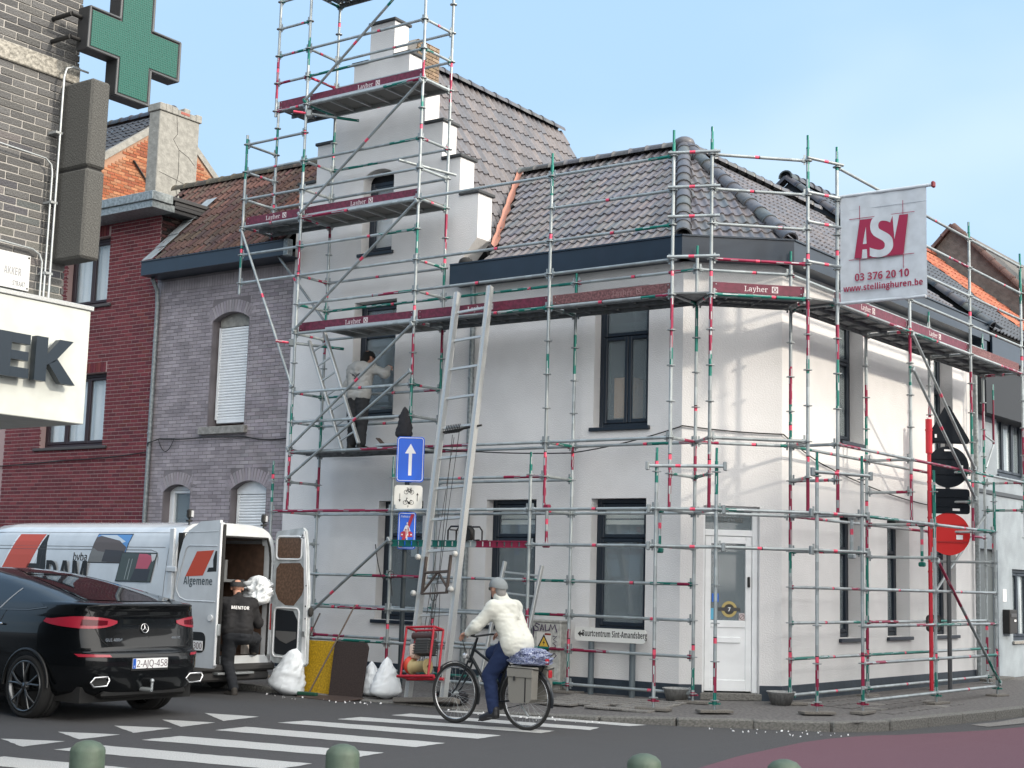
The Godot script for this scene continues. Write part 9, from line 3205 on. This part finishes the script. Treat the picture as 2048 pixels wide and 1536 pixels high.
		part(pk, "strap", st.done(), M.black)
		part(pk, "edge_binding", MB.new().path([Vector3(-0.13, 0.72, 0.212 * s), Vector3(0.235, 0.72, 0.212 * s), Vector3(0.235, 0.70, 0.08 * s)], 0.006, 5).done(), M.black)
	var sb := part(self, "shopping_bag", sack_mesh(0.22, 0.26, 0.19, 41, 0.05, 0.6), M.shop, B * Transform3D(Basis(), Vector3(0.05, 0.73, 0.0)))
	tag(sb, "blue and white patterned plastic shopping bag on top of the panniers", "bag")

func V_cyclist(skin: Material):
	var o := thing("person", "cyclist in cream white hooded jacket, blue jeans and grey flat cap", "person", BIKE, BIKE_TURN)
	var c := Vector3(-0.455, 1.615, 0.02)
	var fw := Vector3(-0.97, -0.08, -0.22).normalized()
	var up := (UP - fw * fw.y).normalized()
	var sl := Vector3(-0.37, 1.39, 0.20)
	var sr := Vector3(-0.37, 1.39, -0.20)
	var el := Vector3(-0.54, 1.17, 0.30)
	var er := Vector3(-0.50, 1.16, -0.29)
	var hl := Vector3(-0.66, 1.095, 0.295)
	var hr := Vector3(-0.60, 1.10, -0.295)
	var hip := Vector3(-0.19, 1.00, 0)
	var kl := Vector3(-0.47, 0.60, 0.11)
	var al := Vector3(-0.40, 0.20, 0.11)
	var kr := Vector3(-0.60, 0.84, -0.11)
	var ar := Vector3(-0.42, 0.53, -0.11)
	var core := [[hip, Vector3(-0.33, 1.36, 0), 0.10, 0.09], [sl, sr, 0.05, 0.05], [Vector3(-0.37, 1.40, 0.0), c - up * 0.04 - fw * 0.02, 0.06, 0.055], [sl, el, 0.044, 0.038], [el, hl, 0.036, 0.027], [sr, er, 0.044, 0.038], [er, hr, 0.036, 0.027]]
	for q in [[kl, al, 1.0], [kr, ar, -1.0]]:
		core.append([hip + Vector3(0, -0.02, 0.09 * q[2]), q[0], 0.08, 0.055])
		core.append([q[0], q[1], 0.052, 0.036])
	part(o, "body", skin_mesh(core, head_bones(c, fw, up), [hand_bones(hl, Vector3(-0.85, -0.25, -0.1).normalized(), Vector3(-0.1, -0.97, 0).normalized(), 0.75, 1.0), hand_bones(hr, Vector3(-0.85, -0.25, 0.1).normalized(), Vector3(-0.1, -0.97, 0).normalized(), 0.75, -1.0)]), skin)
	face_bits(o, c, fw, up)
	var gs := MB.new()
	var r := fw.cross(up).normalized()
	for s in [-1.0, 1.0]:
		gs.path(circle_pts(c + fw * 0.107 + up * 0.010 + r * 0.033 * s, 0.021, 12, Basis(r, up, fw)), 0.0025, 4, true)
		gs.tube(c + fw * 0.105 + up * 0.016 + r * 0.054 * s, c - fw * 0.005 + up * 0.016 + r * 0.086 * s, 0.0025, 4)
	part(o, "glasses", gs.done(), M.black)
	part(o, "flat_cap", cap_mesh(c - fw * 0.01, fw, up, 0.035), worn(std(Color(0.24, 0.26, 0.265), 0.95), M.fine, 4.0))
	var hb := MB.new()
	nets(hb, [[c - fw * 0.05 - up * 0.0, c - fw * 0.06 - up * 0.05, 0.072, 0.06]], 0.012, 0.02)
	part(o, "hair", hb.done(), std(Color(0.25, 0.24, 0.23), 0.9))
	var jm := worn(std(Color(0.68, 0.68, 0.61), 0.75), M.fine, 3.0)
	garment(o, "jacket", [[hip + Vector3(0.02, 0.02, -0.08), Vector3(-0.33, 1.32, -0.10), 0.135, 0.125], [hip + Vector3(0.02, 0.02, 0.08), Vector3(-0.33, 1.32, 0.10), 0.135, 0.125], [hip + Vector3(0.03, -0.03, -0.07), hip + Vector3(0.03, -0.03, 0.07), 0.155, 0.155], [sl, sr, 0.088, 0.088], [sl, el, 0.084, 0.070], [el, hl, 0.068, 0.048], [sr, er, 0.084, 0.070], [er, hr, 0.068, 0.048], [Vector3(-0.39, 1.44, 0), Vector3(-0.425, 1.515, 0), 0.092, 0.086], [Vector3(-0.29, 1.43, -0.08), Vector3(-0.29, 1.43, 0.08), 0.062, 0.062], [Vector3(-0.25, 1.40, 0), Vector3(-0.20, 1.31, 0), 0.075, 0.045]], jm, 0.009, 0.015, 0.055, 6.0)
	var hs := MB.new()
	hs.path([Vector3(-0.40, 1.46, 0.10), Vector3(-0.31, 1.40, 0.135), Vector3(-0.22, 1.31, 0.115), Vector3(-0.165, 1.275, 0.04), Vector3(-0.16, 1.275, -0.04)], 0.007, 5)
	part(o, "hood_seam", hs.done(), jm)
	var jn := worn(std(Color(0.008, 0.022, 0.078), 0.9), M.fine, 3.0)
	var jb := [[hip + Vector3(0, -0.02, -0.07), hip + Vector3(0, -0.02, 0.07), 0.14, 0.14]]
	for q in [[kl, al, 1.0], [kr, ar, -1.0]]:
		jb.append([hip + Vector3(-0.02, -0.03, 0.085 * q[2]), q[0], 0.125, 0.088])
		jb.append([q[0], q[1] + Vector3(0, 0.02, 0), 0.086, 0.066])
	garment(o, "jeans", jb, jn, 0.010, 0.016, 0.035)
	var sm := std(Color(0.012, 0.012, 0.014), 0.5)
	shoe(o, Vector3(-0.36, 0.115, 0.115), Vector3(-0.56, 0.075, 0.12), sm)
	shoe(o, Vector3(-0.38, 0.46, -0.115), Vector3(-0.58, 0.455, -0.12), sm)

func small_things():
	pass
